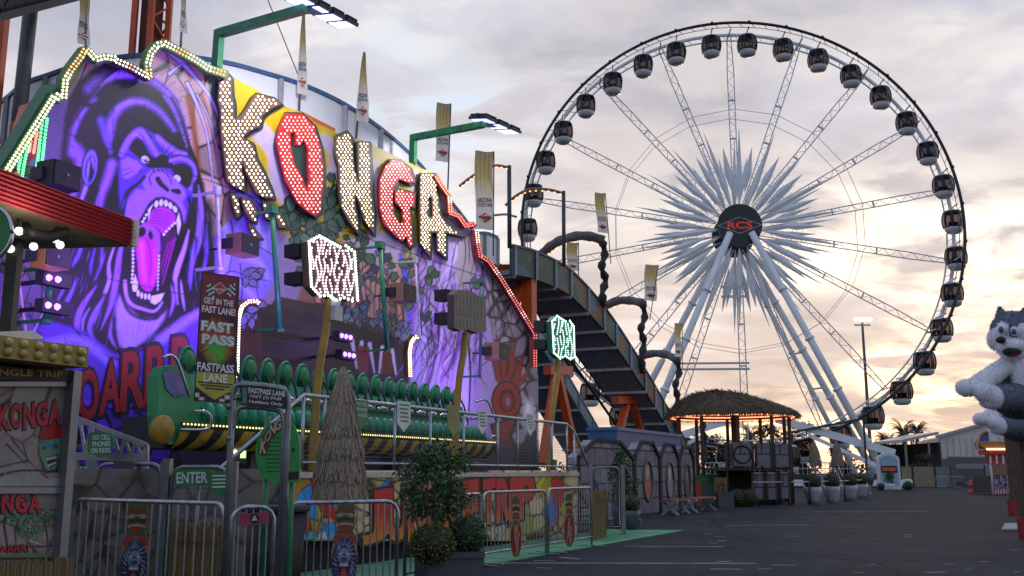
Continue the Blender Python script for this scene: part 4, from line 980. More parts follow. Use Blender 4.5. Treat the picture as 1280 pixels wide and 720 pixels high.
# ================================================================== ride platform, seats, rails
def Sx(px, n, py=591): return s_of(at_n(px, py, n))
def purple_led(name, p, aim, watts, size=.6, col=(.25, .06, 1.), spread=None):
    l = bpy.data.lights.new(name, 'AREA'); l.energy = watts; l.size = size; l.color = col; l.shape = 'DISK'
    if spread: l.spread = spread
    o = bpy.data.objects.new(name, l); COL.objects.link(o); o.location = p
    o.rotation_euler = (Vector(p) - Vector(aim)).to_track_quat('Z', 'Y').to_euler(); return o
PZ = 1.33; sA = Sx(60, 8.7); sB = Sx(721, 8.72); sFW = Sx(357, 8.7)
plat = thing('ride_platform', 'raised ride platform with graffiti style jungle panels along its front and steel steps', 'ride platform', L((sFW + sB) / 2, 9, 0), THETA)
m = MB(); m.fbox(sA, sB - .05, 8.74, 14.6, PZ - .1, PZ); m.fbox(sA + .1, sB - .1, 8.9, 14.4, .9, PZ - .11); m.build('floor', M('deck_plate', (.035, .04, .045), .45, .5, var=.4, bump=.3), plat)
m = MB(); m.fbox(sFW, sB - .1, 8.86, 8.9, .0, .45); m.build('skirt', M('skirt_dark', (.018, .018, .02), .9), plat)
m = MB(); m.fbox(sFW - .02, sB, 8.66, 8.74, PZ - .05, PZ + .03); m.build('edge_trim', M('galvanised', (.38, .40, .43), .38, .75, var=.2, scale=12), plat)
galv = M('galvanised')
# front panel print
Q = Paint(350, 722, 588, 676, .85, (.50, .40, .25))
full = [(350, 588), (722, 588), (722, 676), (350, 676)]
Q.cracks(full, 120, 1.5, (.02, .012, .01), 4, .22)
for i in range(90):
    x = rr.uniform(350, 720); y = rr.uniform(590, 670); Q.ell(x, y, rr.uniform(3, 9), rr.uniform(2, 5), rr.choice([(.40, .28, .15), (.50, .44, .34), (.33, .22, .12)]), 3, .5)
def outl(pts, col, k=1.6): Q.fill(pts, (.012, .010, .012), k); Q.fill([(sum(p[0] for p in pts) / len(pts) * .08 + x * .92, sum(p[1] for p in pts) / len(pts) * .08 + y * .92) for x, y in pts], col, .8)
outl([(352, 660), (364, 600), (380, 588), (392, 594), (370, 640), (362, 668)], (.34, .17, .05))
outl([(362, 676), (364, 640), (380, 622), (400, 618), (404, 640), (394, 676)], (.45, .32, .04))
outl([(376, 612), (388, 604), (396, 622), (398, 652), (388, 650), (384, 628)], (.05, .22, .50)); outl([(370, 622), (378, 612), (384, 630), (376, 640)], (.05, .25, .5))
outl([(384, 588), (398, 590), (412, 612), (432, 620), (436, 648), (404, 648), (392, 620)], (.32, .02, .03))
outl([(372, 652), (386, 640), (392, 668), (376, 676)], (.30, .02, .03)); outl([(402, 634), (424, 628), (440, 650), (424, 660)], (.30, .02, .03))
outl([(396, 670), (402, 656), (416, 652), (424, 662), (418, 676), (400, 676)], (.05, .25, .55)); outl([(412, 622), (424, 618), (432, 632), (420, 640)], (.05, .25, .55))
outl([(424, 622), (436, 600), (458, 596), (454, 622), (438, 636)], (.32, .45, .04))
outl([(460, 636), (472, 610), (490, 594), (480, 618), (470, 636), (466, 632)], (.05, .18, .55))
for i in range(16):
    x = 358 + i * 3; Q.stroke([(x, 676), (x + 8, 648)], .9, (.05, .03, .01), sm=False)
for i in range(9): Q.stroke([(428 + i * 3.3, 622), (440 + i * 2.5, 602)], .8, (.03, .04, .01), sm=False)
for i in range(5): outl([(370 + i * 13, 674), (374 + i * 13, 664), (381 + i * 13, 664), (384 + i * 13, 675)], rr.choice([(.10, .30, .35), (.42, .34, .06), (.16, .06, .25), (.4, .4, .42)]))
outl([(616, 640), (626, 625), (640, 632), (636, 655), (620, 660)], (.05, .20, .45)); outl([(612, 662), (620, 650), (634, 658), (628, 672)], (.36, .34, .30))
outl([(668, 606), (680, 590), (704, 590), (698, 616), (682, 632)], (.45, .36, .04))
for i in range(9): Q.stroke([(672 + i * 3.2, 622), (684 + i * 2.2, 594)], .8, (.05, .03, .01), sm=False)
outl([(688, 600), (698, 592), (706, 606), (702, 640), (694, 656)], (.34, .02, .03)); outl([(676, 640), (690, 618), (696, 640), (688, 662)], (.06, .18, .5)); outl([(698, 636), (708, 620), (716, 640), (710, 656)], (.42, .34, .05))
outl([(640, 650), (652, 640), (668, 646), (664, 668), (646, 670)], (.26, .30, .10)); outl([(540, 600), (556, 592), (566, 606), (552, 620)], (.06, .2, .5))
zc = [(350, 588), (722, 588), (722, 655), (700, 655), (600, 665), (520, 676), (350, 676)]
lq_ = Q.C.mean(-1, keepdims=True); Q.C = np.clip(lq_ + (Q.C - lq_) * 1.35, 0, 1) * 1.2
Q.mesh('mural_panel', on_plane_n(8.70), VC('graffiti_print', .5, .1, 5.), plat)
def grad_mat(name, lo, hi, z0, z1):
    m_, nt_, b_ = newmat(name); tcn = nt_.nodes.new('ShaderNodeTexCoord'); sp = nt_.nodes.new('ShaderNodeSeparateXYZ'); nt_.links.new(tcn.outputs['Object'], sp.inputs[0])
    mrn = nt_.nodes.new('ShaderNodeMapRange'); mrn.inputs[1].default_value = z0; mrn.inputs[2].default_value = z1; nt_.links.new(sp.outputs[2], mrn.inputs[0])
    mx = nt_.nodes.new('ShaderNodeMix'); mx.data_type = 'RGBA'; mx.inputs[6].default_value = (*lo, 1); mx.inputs[7].default_value = (*hi, 1); nt_.links.new(mrn.outputs[0], mx.inputs[0]); nt_.links.new(mx.outputs[2], b_.inputs['Base Color']); b_.inputs['Roughness'].default_value = .5
    return m_
jm = grad_mat('lettering_red_orange', (.62, .22, .01), (.55, .012, .01), .30, .75)
a = MB(); b = MB()
def jl(ch, q):
    qq = [at_n(x, y, 8.695) for x, y in q]; b.text(ch, 0, 0, 0, .095, .003, qq); a.text(ch, 0, 0, 0, .045, .010, qq)
xs = [(457, 482), (485, 508), (511, 533), (536, 557), (560, 576), (579, 596)]
for ch, (x0, x1) in zip('JUNGLE', xs): jl(ch, [(x0, 678 - (x0 - 457) * .10), (x1, 676 - (x1 - 457) * .10), (x1, 616 - (x1 - 457) * .10), (x0, 618 - (x0 - 457) * .10)])
for ch, (x0, x1) in zip('TRIP', [(604, 618), (621, 636), (639, 644), (648, 666)]): jl(ch, [(x0, 654 - (x0 - 604) * .16), (x1, 652 - (x1 - 604) * .16), (x1, 601 - (x1 - 604) * .08), (x0, 603 - (x0 - 604) * .08)])
o = b.build('lettering', M('print_black2', (.012, .01, .012), .5), plat); a.build('lettering_face', jm, o)
# steps at the far end and near end
m = MB()
for k in range(6): m.fbox(sB + .05 + k * .28, sB + .32 + k * .28, 8.8, 10.3, PZ - .2 * (k + 1), PZ - .2 * (k + 1) + .05)
m.beam(L(sB, 8.78, PZ - .1), L(sB + 1.75, 8.78, .05), .05, .2); m.beam(L(sB, 10.3, PZ - .1), L(sB + 1.75, 10.3, .05), .05, .2)
m.build('steps', M('step_steel', (.10, .10, .115), .5, .4, var=.3), plat)
# railing ------------------------------------------------------------
n0 = 8.82
rail = thing('platform_railing', 'galvanised pipe railing with wire mesh along the ride platform front', 'railing', L((sFW + sB) / 2, n0, PZ), THETA)
sL = Sx(376, n0); sR = Sx(709, n0); zt = 2.43
def tubeo(name, pts, r, mat, par, n=8, sm=True): return MB().tube(pts, r, n).build(name, mat, par, sm)
sg0 = Sx(300, 8.0)
tubeo('top_rail', [L(sL - 1.6, n0, 1.40), L(sL, n0, zt), L(sR, n0, zt), L(sB + .1, n0, PZ + .95), L(sB + 1.6, n0, .95)], .03, galv, rail)
tubeo('bottom_rail', [L(sL, n0, PZ + .16), L(sB, n0, PZ + .16)], .022, galv, rail)
for px in (376, 403, 446, 492, 537, 579, 622, 647, 672, 690, 709): tubeo('post', [L(Sx(px, n0), n0, PZ), L(Sx(px, n0), n0, zt)], .026, galv, rail)
for k in (0, 1.5): tubeo('post', [L(sB + .1 + k, n0, .9 - k * .55), L(sB + .1 + k, n0, PZ + .95 - k * .85)], .026, galv, rail)
m = MB(); s_ = sL
while s_ < sR: m.tube([L(s_, n0, PZ + .16), L(s_, n0, zt - .03)], .0025, 3, False); s_ += .062
for k in range(16): m.tube([L(sL, n0, PZ + .2 + k * .062), L(sR, n0, PZ + .2 + k * .062)], .0025, 3, False)
m.build('wire_mesh', M('mesh_wire', (.16, .17, .18), .5, .6), rail)
# shield notices hung on the railing
def shield(px, py, w, h, col, tcol, lines, label, n=n0 - .045, txt=None):
    c = at_n(px, py, n); s0, z0 = s_of(c), c.z; k = w / (at_n(px + 10, py, n) - at_n(px, py, n)).length; w_ = w; h_ = h
    pts = [(-.5, .5), (.5, .5), (.5, -.2), (0, -.5), (-.5, -.2)]
    o = thing('notice_sign', label, 'notice', L(s0, n, z0), THETA)
    MB().prism([L(s0 + a * w_, n, z0 + b_ * h_) for a, b_ in pts], N * .012).build('panel', col, o)
    t = MB()
    if lines:
        for i, s in enumerate(lines): t.text(s, L(s0 - .4 * w_, n - .002, z0 + (.30 - i * .19) * h_), T * .8 * w_, Z * .11 * h_, .01, .003)
    else:
        for i in range(5): t.fbox(s0 - (.36 - .03 * i) * w_, s0 + (.36 - .04 * (i % 3)) * w_, n - .004, n - .0005, z0 + (.36 - i * .13) * h_, z0 + (.41 - i * .13) * h_)
    t.build('lettering', tcol, o)
sgreen = M('sign_green', (.03, .18, .06), .5); swhite = M('sign_white', (.60, .60, .60), .5); torange = M('sign_orange', (.35, .16, .05), .5)
shield(452, 518, .34, .44, sgreen, swhite, ['NO CELL', 'PHONES', 'ON RIDES'], 'green shield shaped notice on the mesh railing beside the folded thatch umbrella')
shield(505, 521, .40, .50, swhite, sgreen, [], 'largest white shield shaped notice on the mesh railing, left of the orange one')
shield(567, 526, .42, .56, M('sign_olive', (.16, .24, .07), .5), torange, [], 'olive shield shaped notice with orange print on the mesh railing')
shield(603, 528, .36, .46, swhite, sgreen, [], 'white shield shaped notice on the railing just right of the orange printed one')
shield(663, 531, .36, .46, swhite, M('sign_grey_txt', (.2, .2, .2), .5), [], 'rightmost white shield shaped notice on the railing near the steps')

# ---- the row of seats ------------------------------------------------
ng = 10.8
gL, gR = s_of(at_n(222, 532, ng)), s_of(at_n(616, 553, ng))
zl = (at_n(226, 530, ng).z + at_n(615, 553, ng).z) / 2
gon = thing('ride_gondola', 'long green ride gondola, one row of seats above a yellow and black striped beam', 'ride gondola', L((gL + gR) / 2, ng + .5, PZ), THETA)
gshell = M('seat_green', (.022, .25, .09), .35, var=.25, scale=2.); gteal = M('seat_teal', (.03, .27, .17), .4, var=.25, scale=2.); gpad = M('pad_green', (.014, .18, .06), .55, var=.3, scale=4)
m = MB(); m.fbox(gL - .1, gR, ng + .15, ng + 1.0, zl - .35, zl + .12); m.build('beam', M('beam_dark', (.02, .022, .025), .6), gon)
HZ = Paint(0, gR - gL, 0, .42, .03)
st_ = ((HZ.X + HZ.Y * .55) / .46) % 1 < .52
HZ.C[:] = np.where(st_[..., None], (.42, .27, .02), (.015, .014, .013))
for i in range(12): HZ.ell(rr.uniform(0, gR - gL), rr.uniform(0, .4), rr.uniform(.05, .2), rr.uniform(.02, .05), (.08, .06, .03), .05, .5)
def hzmap(px, py):
    th = py / .42 * 1.35; z_ = zl - .06 - .31 * np.sin(th) / math.sin(1.35); n_ = ng - .05 + .28 * (1 - np.cos(th))
    return np.stack([T.x * (gL + px) + N.x * n_, T.y * (gL + px) + N.y * n_, z_], 1)
HZ.mesh('striped_fairing', hzmap, VC('hazard_paint', .45, .15, 8.), gon)
m = MB(); m.fbox(gL, gR, ng - .07, ng - .05, zl - .03, zl + .03)
o = m.build('light_strip', M('strip_black', (.02, .02, .02), .5), gon)
m = MB(); s_ = gL + .05
while s_ < gR: m.bulb(L(s_, ng - .075, zl), -N, .016); s_ += .075
m.build('light_bulbs', EM('yellow_bulb', (1., .78, .25), 2.6), o, kind='stuff')
c = at_n(206, 537, ng - .1)
m = MB(); m.lathe(c, [(.001, -.1), (.20, -.1), (.21, -.03), (.19, 0), (.001, .01)], 26, ax=(T, Z, -N)); m.build('end_drum', M('drum_yellow', (.30, .18, .015), .45, var=.2), gon, True)
m = MB(); m.prism([at_n(x, y, ng + .05) for x, y in ((198, 520), (199, 470), (206, 458), (224, 456), (236, 468), (242, 486), (262, 505), (264, 528), (244, 534), (238, 552), (212, 556), (200, 545))], N * .22); m.build('end_panel', gshell, gon)
m = MB(); m.prism([at_n(x, y, ng + .03) for x, y in ((204, 468), (212, 462), (224, 464), (232, 476), (236, 492), (218, 496), (208, 486))], N * .015); m.build('end_panel_inset', M('inset_purple', (.16, .15, .35), .5), gon)
chrome = M('handle_steel', (.45, .48, .55), .25, .9, var=.1)
tubeo('grab_rail', smooth_pts([at_n(204, 447, ng - .05), at_n(213, 444, ng - .05), at_n(222, 452, ng - .08), at_n(232, 482, ng - .1), at_n(237, 496, ng - .05)], 6), .024, chrome, gon)
tubeo('grab_rail', smooth_pts([at_n(242, 514, ng), at_n(258, 515, ng - .12), at_n(264, 524, ng - .15), at_n(259, 536, ng - .12), at_n(225, 537, ng - .05)], 5), .024, chrome, gon)
tubeo('grab_rail', smooth_pts([at_n(595, 502, ng), at_n(608, 500, ng - .1), at_n(616, 516, ng - .1), at_n(622, 530, ng)], 5), .024, chrome, gon)
tubeo('grab_rail', smooth_pts([at_n(612, 548, ng), at_n(619, 545, ng - .1), at_n(621, 555, ng - .1), at_n(618, 566, ng)], 5), .024, chrome, gon)
NSEAT = 19; sp_ = (gR - gL - .9) / NSEAT
protos = []
def seat_parts(s0):
    X0 = L(s0, ng, zl)
    def q(a, n_, z_): return L(s0 + a, ng + n_, zl + z_)
    m = MB(); w = sp_ * .48
    prof = [(.02, .02), (-.02, .16), (.05, .30), (.42, .26), (.55, .38), (.62, .62), (.75, .64), (.80, .0)]
    m.prism([q(-w, a, b_) for a, b_ in prof], T * (2 * w)); m.prism([q(-w, .02, .02), q(-w, .80, .02), q(-w, .80, -.1), q(-w, .08, -.1)], T * 2 * w)
    seat = m.build('seat', gshell, gon)
    m = MB()
    for a in (-.14, .14): m.ball(q(a * sp_ / .6, .02, .20), (.10 * sp_ / .6, .10, .15), 10, 7, (T, N, Z))
    m.build('knee_bolster', gteal, seat, True)
    m = MB(); m.prism([q(-w, .50, .52), q(-w, .60, .83), q(-w, .72, .83), q(-w, .66, .52)], T * (2 * w)); m.build('shoulder_panel', gteal, seat)
    m = MB(); m.ball(q(0, .64, 1.02), (.18 * sp_ / .6, .12, .20), 14, 10, (T, N, Z)); m.build('headrest', gpad, seat, True)
    m = MB(); m.tube(smooth_pts([q(-.2 * sp_ / .6, .66, .80), q(-.205 * sp_ / .6, .63, 1.02), q(-.13 * sp_ / .6, .62, 1.18), q(0, .62, 1.24), q(.13 * sp_ / .6, .62, 1.18), q(.205 * sp_ / .6, .63, 1.02), q(.2 * sp_ / .6, .66, .80)], 4), .032, 6); m.build('headrest_rim', gteal, seat, True)
    m = MB(); m.tube(smooth_pts([q(-.2 * sp_ / .6, .15, .52), q(0, .10, .55), q(.2 * sp_ / .6, .15, .52)], 4), .035, 7); m.build('lap_bar', chrome, seat, True)
    m = MB(); m.prism([q(-w - .045, .40, .52), q(-w + .045, .40, .52), q(-w, .40, .74)], N * .04); m.build('divider', dark, seat)
    m = MB()
    for a in (-.13, .13): m.tube(smooth_pts([q(a * sp_ / .6, .56, .96), q(a * sp_ / .6, .46, .74), q(a * sp_ / .6, .40, .46)], 4), .022, 5)
    m.build('harness', dark, seat)
    return seat
first = seat_parts(gL + .75)
_ch = {}
for ob in COL.objects:
    if ob.parent: _ch.setdefault(ob.parent, []).append(ob)
for i in range(1, NSEAT):
    o = copy_tree(first, gon, _ch); o.location = first.location + Vector((sp_ * i, 0, 0))
# carrying arms under the row
m = MB(); m.fbox(gL + 2.2, gL + 3.0, ng + .5, ng + 2.0, PZ, zl - .3); m.build('arm', M('arm_grey', (.09, .09, .10), .5, .4), gon)
m = MB(); m.fbox(gR - 3.2, gR - 2.4, ng + .5, ng + 2.0, PZ, zl - .3); m.build('arm', M('arm_grey'), gon)
cl = thing('control_lamp', 'small white green and red control lamps glowing below the striped beam', 'lamp', at_n(296, 566, 11.0))
m = MB(); c = at_n(296, 566, 11.0); m.box(c, (.34, .12, .34), T); m.build('housing', dark, cl)
for i, mt in enumerate((bulb_w, bulb_w, bulb_w)):
    MB().bulb(at_n(294, 560 + i * 5, 10.93), -N, .035).build('lamp', mt, cl)
m = MB(); m.box(at_n(304, 567, 10.935), (.12, .01, .14), T); m.build('lamp', EM('lime_lamp', (.65, 1., .35), 1.5), cl)

# ---- speakers, poles and lamps on the backdrop -------------------------
tan = M('speaker_tan', (.24, .15, .08), .6, var=.15); gril = M('speaker_grille', (.010, .010, .012), .5, var=.4, scale=60)
def speaker(px, py, n, w, label, case=tan, yaw=0.):
    c = at_n(px, py, n); o = thing('loudspeaker', label, 'loudspeaker', c, THETA)
    ex = (T * math.cos(yaw) + N * math.sin(yaw)); f = Vector((ex.y, -ex.x, 0))    # f: facing direction, to the right
    h = w * .78
    m = MB(); m.box(c, (w, w * .75, h), ex); m.build('cabinet', case, o)
    m = MB(); m.box(c + f * (w * .375 + .012), (w * .94, .02, h * .92), ex); m.build('grille', gril, o)
    m = MB(); m.disc(c + f * (w * .375 + .024), (ex, Z), w * .05, .01, 12); m.build('badge', M('badge_grey', (.18, .18, .2), .4), o)
    m = MB(); m.tube([c + N * (w * .3), c + N * max(.35, NF - n - .02)], .025, 6); m.beam(c - ex * (w * .55), c - ex * (w * .55) + N * (w * .5), .04, h * .5); m.build('bracket', dark, o)
speaker(303, 307, 12.7, .5, 'tan cased loudspeaker on the backdrop over the lilac fist below the big K')
speaker(503, 367, 12.7, .55, 'tan cased loudspeaker on the backdrop under the big G letter')
speaker(621, 440, 12.7, .62, 'tan cased loudspeaker beside the red spiky lettering at the backdrop right end')
speaker(73, 221, 12.6, .5, 'large black loudspeaker beside the gorilla ear', M('speaker_black', (.012, .012, .014), .55))
speaker(62, 322, 12.5, .42, 'yellow sided loudspeaker under the red corrugated awning', M('speaker_yellow', (.35, .20, .03), .55))
pgreen = M('pole_green', (.02, .20, .075), .4, var=.25); pwhite = M('pole_white', (.55, .56, .60), .4)
def pole(px0, py0, px1, py1, r, mat, label, n=12.9):
    a = at_n(px0, py0, n); b_ = at_n(px1, py1, n); o = thing('support_strut', label, 'strut', b_, THETA)
    MB().tube([b_, a], r, 8).build('tube', mat, o, True)
    m = MB(); m.box(a + Z * .03, (r * 3.6, r * 3, .16), T)
    m.beam(a, a + N * (NF - n - .01), .05, .05); m.build('top_bracket', mat, o)
    m = MB(); m.tube([b_, b_ - (a - b_).normalized() * .06], r * 1.5, 8); m.beam(b_, b_ + N * (NF - n - .01), .05, .05); m.build('foot', mat, o)
pole(340, 264, 350, 411, .055, pgreen, 'bright green strut leaning on the backdrop below the big K')
pole(475, 308, 484, 437, .055, pgreen, 'dark green strut on the backdrop left of the speaker below the big N')
pole(271, 240, 275, 334, .035, pwhite, 'thin white strut between the gorilla and the lilac fist')
pole(519, 326, 525, 420, .030, pwhite, 'thin white strut hanging below the big A')
pole(64, 334, 58, 400, .05, pgreen, 'short green strut below the yellow sided loudspeaker')
pole(602, 352, 600, 470, .04, M('pole_teal', (.03, .10, .10), .5), 'dark teal strut beside the printed wooden sign')
# purple flood lamps (lit)
def led_bar(px, py, n, label, k=3):
    c = at_n(px, py, n); o = thing('flood_lamp', label, 'flood lamp', c, THETA)
    m = MB(); m.box(c, (.5, .18, .2), T); m.beam(c, c + N * (NF - n - .01), .06, .06); m.build('housing', dark, o)
    for i in range(k): MB().bulb(c + T * (-.16 + .16 * i) - N * .09, -N, .055).build('lamp', EM('purple_led', (.32, .12, 1.), 7), o)
led_bar(428, 421, 12.6, 'purple glowing flood lamp on the timber deck, upper of two'); led_bar(432, 444, 12.6, 'purple glowing flood lamp on the timber deck, lower of two')
led_bar(67, 350, 12.8, 'purple glowing flood lamp beside the short green strut, upper of two', 2); led_bar(66, 384, 12.8, 'purple glowing flood lamp beside the short green strut, lower of two', 2)
sgor = Sx(165, NF)
PUR = (.40, .16, 1.)
for s_, n_, z_, az, w_ in ((sgor - 3.4, 11.3, 3.4, 6.2, 60), (sgor - 1.2, 11.0, 4.6, 5.6, 62), (sgor + .9, 11.0, 4.2, 6.6, 75), (sgor - .4, 11.0, 7.6, 8.2, 34), (sgor + 2.4, 11.9, 3.9, 5.2, 28)):
    purple_led('purple_flood', L(s_, n_, z_), L(s_ + .1, NF, az), w_, .5, PUR, R_(150))
purple_led('purple_flood', L(Sx(430, NF), 11.9, 4.2), L(Sx(410, NF), NF, 5.6), 14, .3, (.35, .14, 1.), R_(160))
purple_led('purple_flood', L(Sx(565, NF), 12.1, 2.6), L(Sx(570, NF), NF, 5.0), 44, .4, (.45, .20, 1.), R_(160))
purple_led('purple_flood', L(Sx(500, NF), 12.2, 3.6), L(Sx(505, NF), NF, 6.0), 26, .4, (.30, .16, 1.), R_(160))
# ---- green goosenecks with LED panels over the backdrop -----------------
def gooseneck(pts, lamp0, lamp1, label, n, npanel, watts, aim):
    P_ = [at_n(*p, 13.95) for p in pts[:-1]] + [at_n(*pts[-1], n)]
    o = thing('gooseneck_floodlight', label, 'floodlight', P_[0], THETA)
    m = MB()
    for i in range(len(P_) - 1): m.beam(P_[i], P_[i + 1] + (P_[i + 1] - P_[i]).normalized() * .07, .16, .16, N)
    m.beam(P_[0], P_[0] - Z * 1.6 , .16, .16); m.build('arm', pgreen, o)
    a, b_ = at_n(*lamp0, n), at_n(*lamp1, n); d = (b_ - a).normalized(); dn = (N * .12 - Z * .95 - T * .35).normalized()
    dn = (dn - d * dn.dot(d)).normalized(); w = d.cross(dn).normalized()
    h = M('lamp_housing_black', (.012, .012, .014), .5)
    for i in range(npanel):
        c = a.lerp(b_, (i + .5) / npanel); l = (b_ - a).length / npanel * .86
        hs = MB(); hs.box(c, (l, .55, .07), d, w, dn)
        for k in range(8): hs.box(c - dn * .07 + d * (l * (-.42 + .12 * k)), (.02, .5, .08), d, w, dn)
        ho = hs.build('lamp_housing', h, o)
        m = MB(); m.box(c + dn * .045, (l * .84, .44, .015), d, w, dn); m.build('led_panel', EM('cool_led', (.42, .46, 1.), 3.), ho)
    m = MB(); m.beam(a - dn * .06, b_ - dn * .06, .08, .08); m.beam(P_[-1], (a + b_) / 2, .12, .12); m.build('lamp_bar', h, o)
    purple_led('led_flood', (a + b_) / 2 + dn * .15, aim, watts * 1.3, .8, (.95, .92, 1.))
gooseneck([(271, 84), (274, 42), (378, 12)], (366, -5), (436, 33), 'green gooseneck arm with cool white lamp panels above the big K', 11.75, 4, 150, L(Sx(360, NF), NF, 6.2))
gooseneck([(516, 204), (517, 172), (602, 156)], (596, 146), (642, 166), 'smaller green gooseneck arm with cool white lamp panels over the big G', 11.75, 3, 170, L(Sx(560, NF), NF, 5.2))
# ================================================================== lit signs on yellow posts, banner, gate, menu
pyel = M('post_yellow', (.36, .20, .02), .45, var=.2)
def post_base(o, p, mat): MB().lathe(Vector((p.x, p.y, 0)), [(.22, 0), (.22, .05), (.06, .06)], 14).build('base', mat, o)
def bulb_sign(poly, n, post, label, bm, face, rb, sp, post_mat=pyel, lit=True):
    c = at_n(sum(p[0] for p in poly) / len(poly), sum(p[1] for p in poly) / len(poly), n)
    pp = [at_n(*p, n) for p in post]; o = thing('post_sign', label, 'sign', Vector((pp[-1].x, pp[-1].y, 0)), THETA)
    f = MB().prism([at_n(x, y, n) for x, y in poly], N * .16).build('sign_box', face, o)
    m = MB()
    q = smooth_pts([p + N * .1 for p in pp], 5); q.append(Vector((q[-1].x, q[-1].y, 0.0)))
    m.tube(q, .07, 10); m.build('post', post_mat, o, True); post_base(o, q[-1], post_mat)
    m = MB()
    for i in range(len(poly)):
        a, b = Vector(poly[i]), Vector(poly[(i + 1) % len(poly)]); l = (b - a).length; k = max(1, int(l / (sp * .8)))
        for j in range(k):
            p_ = a.lerp(b, j / k); m.bulb(at_n(p_.x, p_.y, n - .01), -N, rb * 1.1)
    if lit: m.build('border_bulbs', EM('cool_white_bulb', (.88, 1., .95), 4.) if bm is None else bm, f, kind='stuff')
    return o, f
# white lit sign, reading FAST PASS in bulbs
W1 = [(386, 302), (399, 295), (425, 309), (432, 307), (443, 315), (447, 375), (440, 376), (430, 372), (420, 375), (410, 369), (400, 370), (389, 358)]
bw_ = EM('cool_white_bulb', (.88, 1., .95), 3.6); bpk = EM('pink_bulb', (1., .80, .84), 3.2)
o1, f1 = bulb_sign(W1, 9.6, [(417, 376), (412, 420), (404, 470), (398, 560)], 'bulb covered sign glowing white on a yellow post before the backdrop', bw_, M('sign_face_dark', (.12, .05, .06), .5), .024, 4.6)
def bulb_text(txt, quad, n, par, mat, sp, rb, name):
    vs, fs = text_geo(txt, .02); q = quad
    tri = [[vs[i] for i in f] for f in fs]; m = MB(); H = 0
    X, Y = np.meshgrid(np.arange(0, 1.0001, sp[0]), np.arange(0, 1.0001, sp[1])); ins = np.zeros(X.shape, bool)
    for t_ in tri: ins |= pip(t_, X, Y)
    for x, y in zip(X[ins], Y[ins]):
        bx = (q[0][0] * (1 - x) + q[1][0] * x) * (1 - y) + (q[3][0] * (1 - x) + q[2][0] * x) * y
        by = (q[0][1] * (1 - x) + q[1][1] * x) * (1 - y) + (q[3][1] * (1 - x) + q[2][1] * x) * y
        m.bulb(at_n(bx, by, n - .01), -N, rb)
    m.build(name, mat, par, kind='stuff')
def bulb_scrawl(poly, n, par, mat, sp, rb, seed):
    # wobbly upright rows of bulbs filling the sign face
    r = random.Random(seed); m = MB(); xs = [p[0] for p in poly]; ys = [p[1] for p in poly]; x = min(xs) + sp
    ins_ = offset_poly(poly, -sp * .55)
    while x < max(xs):
        y = min(ys); ph = r.uniform(0, 6)
        while y < max(ys):
            xx = x + math.sin(y * .19 + ph) * sp * .35; skip = r.random() < .12
            if not skip and pip(ins_, np.array([xx]), np.array([y]))[0]: m.bulb(at_n(xx, y, n - .01), -N, rb)
            y += sp * .82
        x += sp * r.uniform(.85, 1.35)
    m.build('face_bulbs', mat, par, kind='stuff')
bulb_scrawl(W1, 9.6, f1, bpk, 4.5, .018, 4)
m = MB(); c = at_n(419, 392, 9.62); m.box(c, (.22, .14, .24), T); m.build('junction_box', M('box_grey', (.50, .52, .54), .5), o1)
m = MB(); m.fbox(s_of(at_n(413, 380, 9.64)), s_of(at_n(424, 380, 9.64)), 9.62, 9.7, at_n(420, 400, 9.6).z, at_n(420, 374, 9.6).z); m.build('mount_plate', M('plate_pale', (.55, .56, .60), .5), o1)
for y0, y1 in ((304, 320), (339, 354)): MB().prism([at_n(x, y, 9.8) for x, y in ((374, y0), (387, y0 + 3), (387, y1 + 3), (374, y1))], N * .3).build('lamp_box', dark, o1)
# green lit sign at the far end of the platform
W2 = [(690, 402), (696, 395), (707, 402), (712, 401), (717, 408), (718, 446), (713, 449), (706, 445), (700, 448), (692, 441)]
bgn = EM('mint_bulb', (.50, 1., .78), 3.2)
o2, f2 = bulb_sign(W2, 9.4, [(702, 448), (702, 460), (697, 490), (693, 540), (691, 580)], 'bulb covered sign glowing mint green on a yellow post by the flume', bgn, M('sign_face_green', (.02, .10, .06), .5), .026, 3.2)
bulb_scrawl(W2, 9.4, f2, bgn, 3.1, .019, 8)
for y0, y1 in ((400, 414), (424, 436)): MB().prism([at_n(x, y, 9.6) for x, y in ((679, y0), (689, y0 + 2), (689, y1 + 2), (679, y1))], N * .25).build('lamp_box', dark, o2)
m = MB(); m.tube([at_n(692, 575, 9.5), at_n(691, 590, 9.5)], .09, 8); m.build('post_sleeve', pgreen, o2)
# dull unlit printed sign
W3 = [(568, 368), (573, 362), (590, 364), (598, 370), (607, 370), (608, 414), (598, 417), (586, 412), (576, 414), (568, 410)]
o3, f3 = bulb_sign(W3, 9.5, [(587, 416), (585, 440), (579, 480), (575, 540), (573, 580)], 'unlit weathered sign with carved looking letters on a yellow post', None, M('sign_side', (.10, .07, .06), .6), .02, 4, pyel, False)
TS = Paint(566, 610, 360, 420, .6, (.27, .16, .13))
for i in range(60): TS.stroke([(566 + rr.uniform(0, 44), 362 + rr.uniform(0, 55)), (570 + rr.uniform(0, 40), 364 + rr.uniform(0, 55))], rr.uniform(1, 3), rr.choice([(.16, .20, .16), (.30, .13, .10), (.22, .17, .13), (.12, .13, .15)]), .5, 1, .5)
TS.mesh('sign_face', on_plane_n(9.488), VC('sign_print', .6), o3, W3)
t = MB()
for i in range(22):
    x = 571 + (i % 8) * 4.4; y = 368 + (i // 8) * 15 + (i % 8) * .5
    t.prism([at_n(a_, b_, 9.482) for a_, b_ in ((x, y), (x + rr.uniform(1.5, 3), y + rr.uniform(-1, 2)), (x + rr.uniform(1.5, 3.4), y + 11), (x + .6, y + rr.uniform(8, 12)))], N * .004)
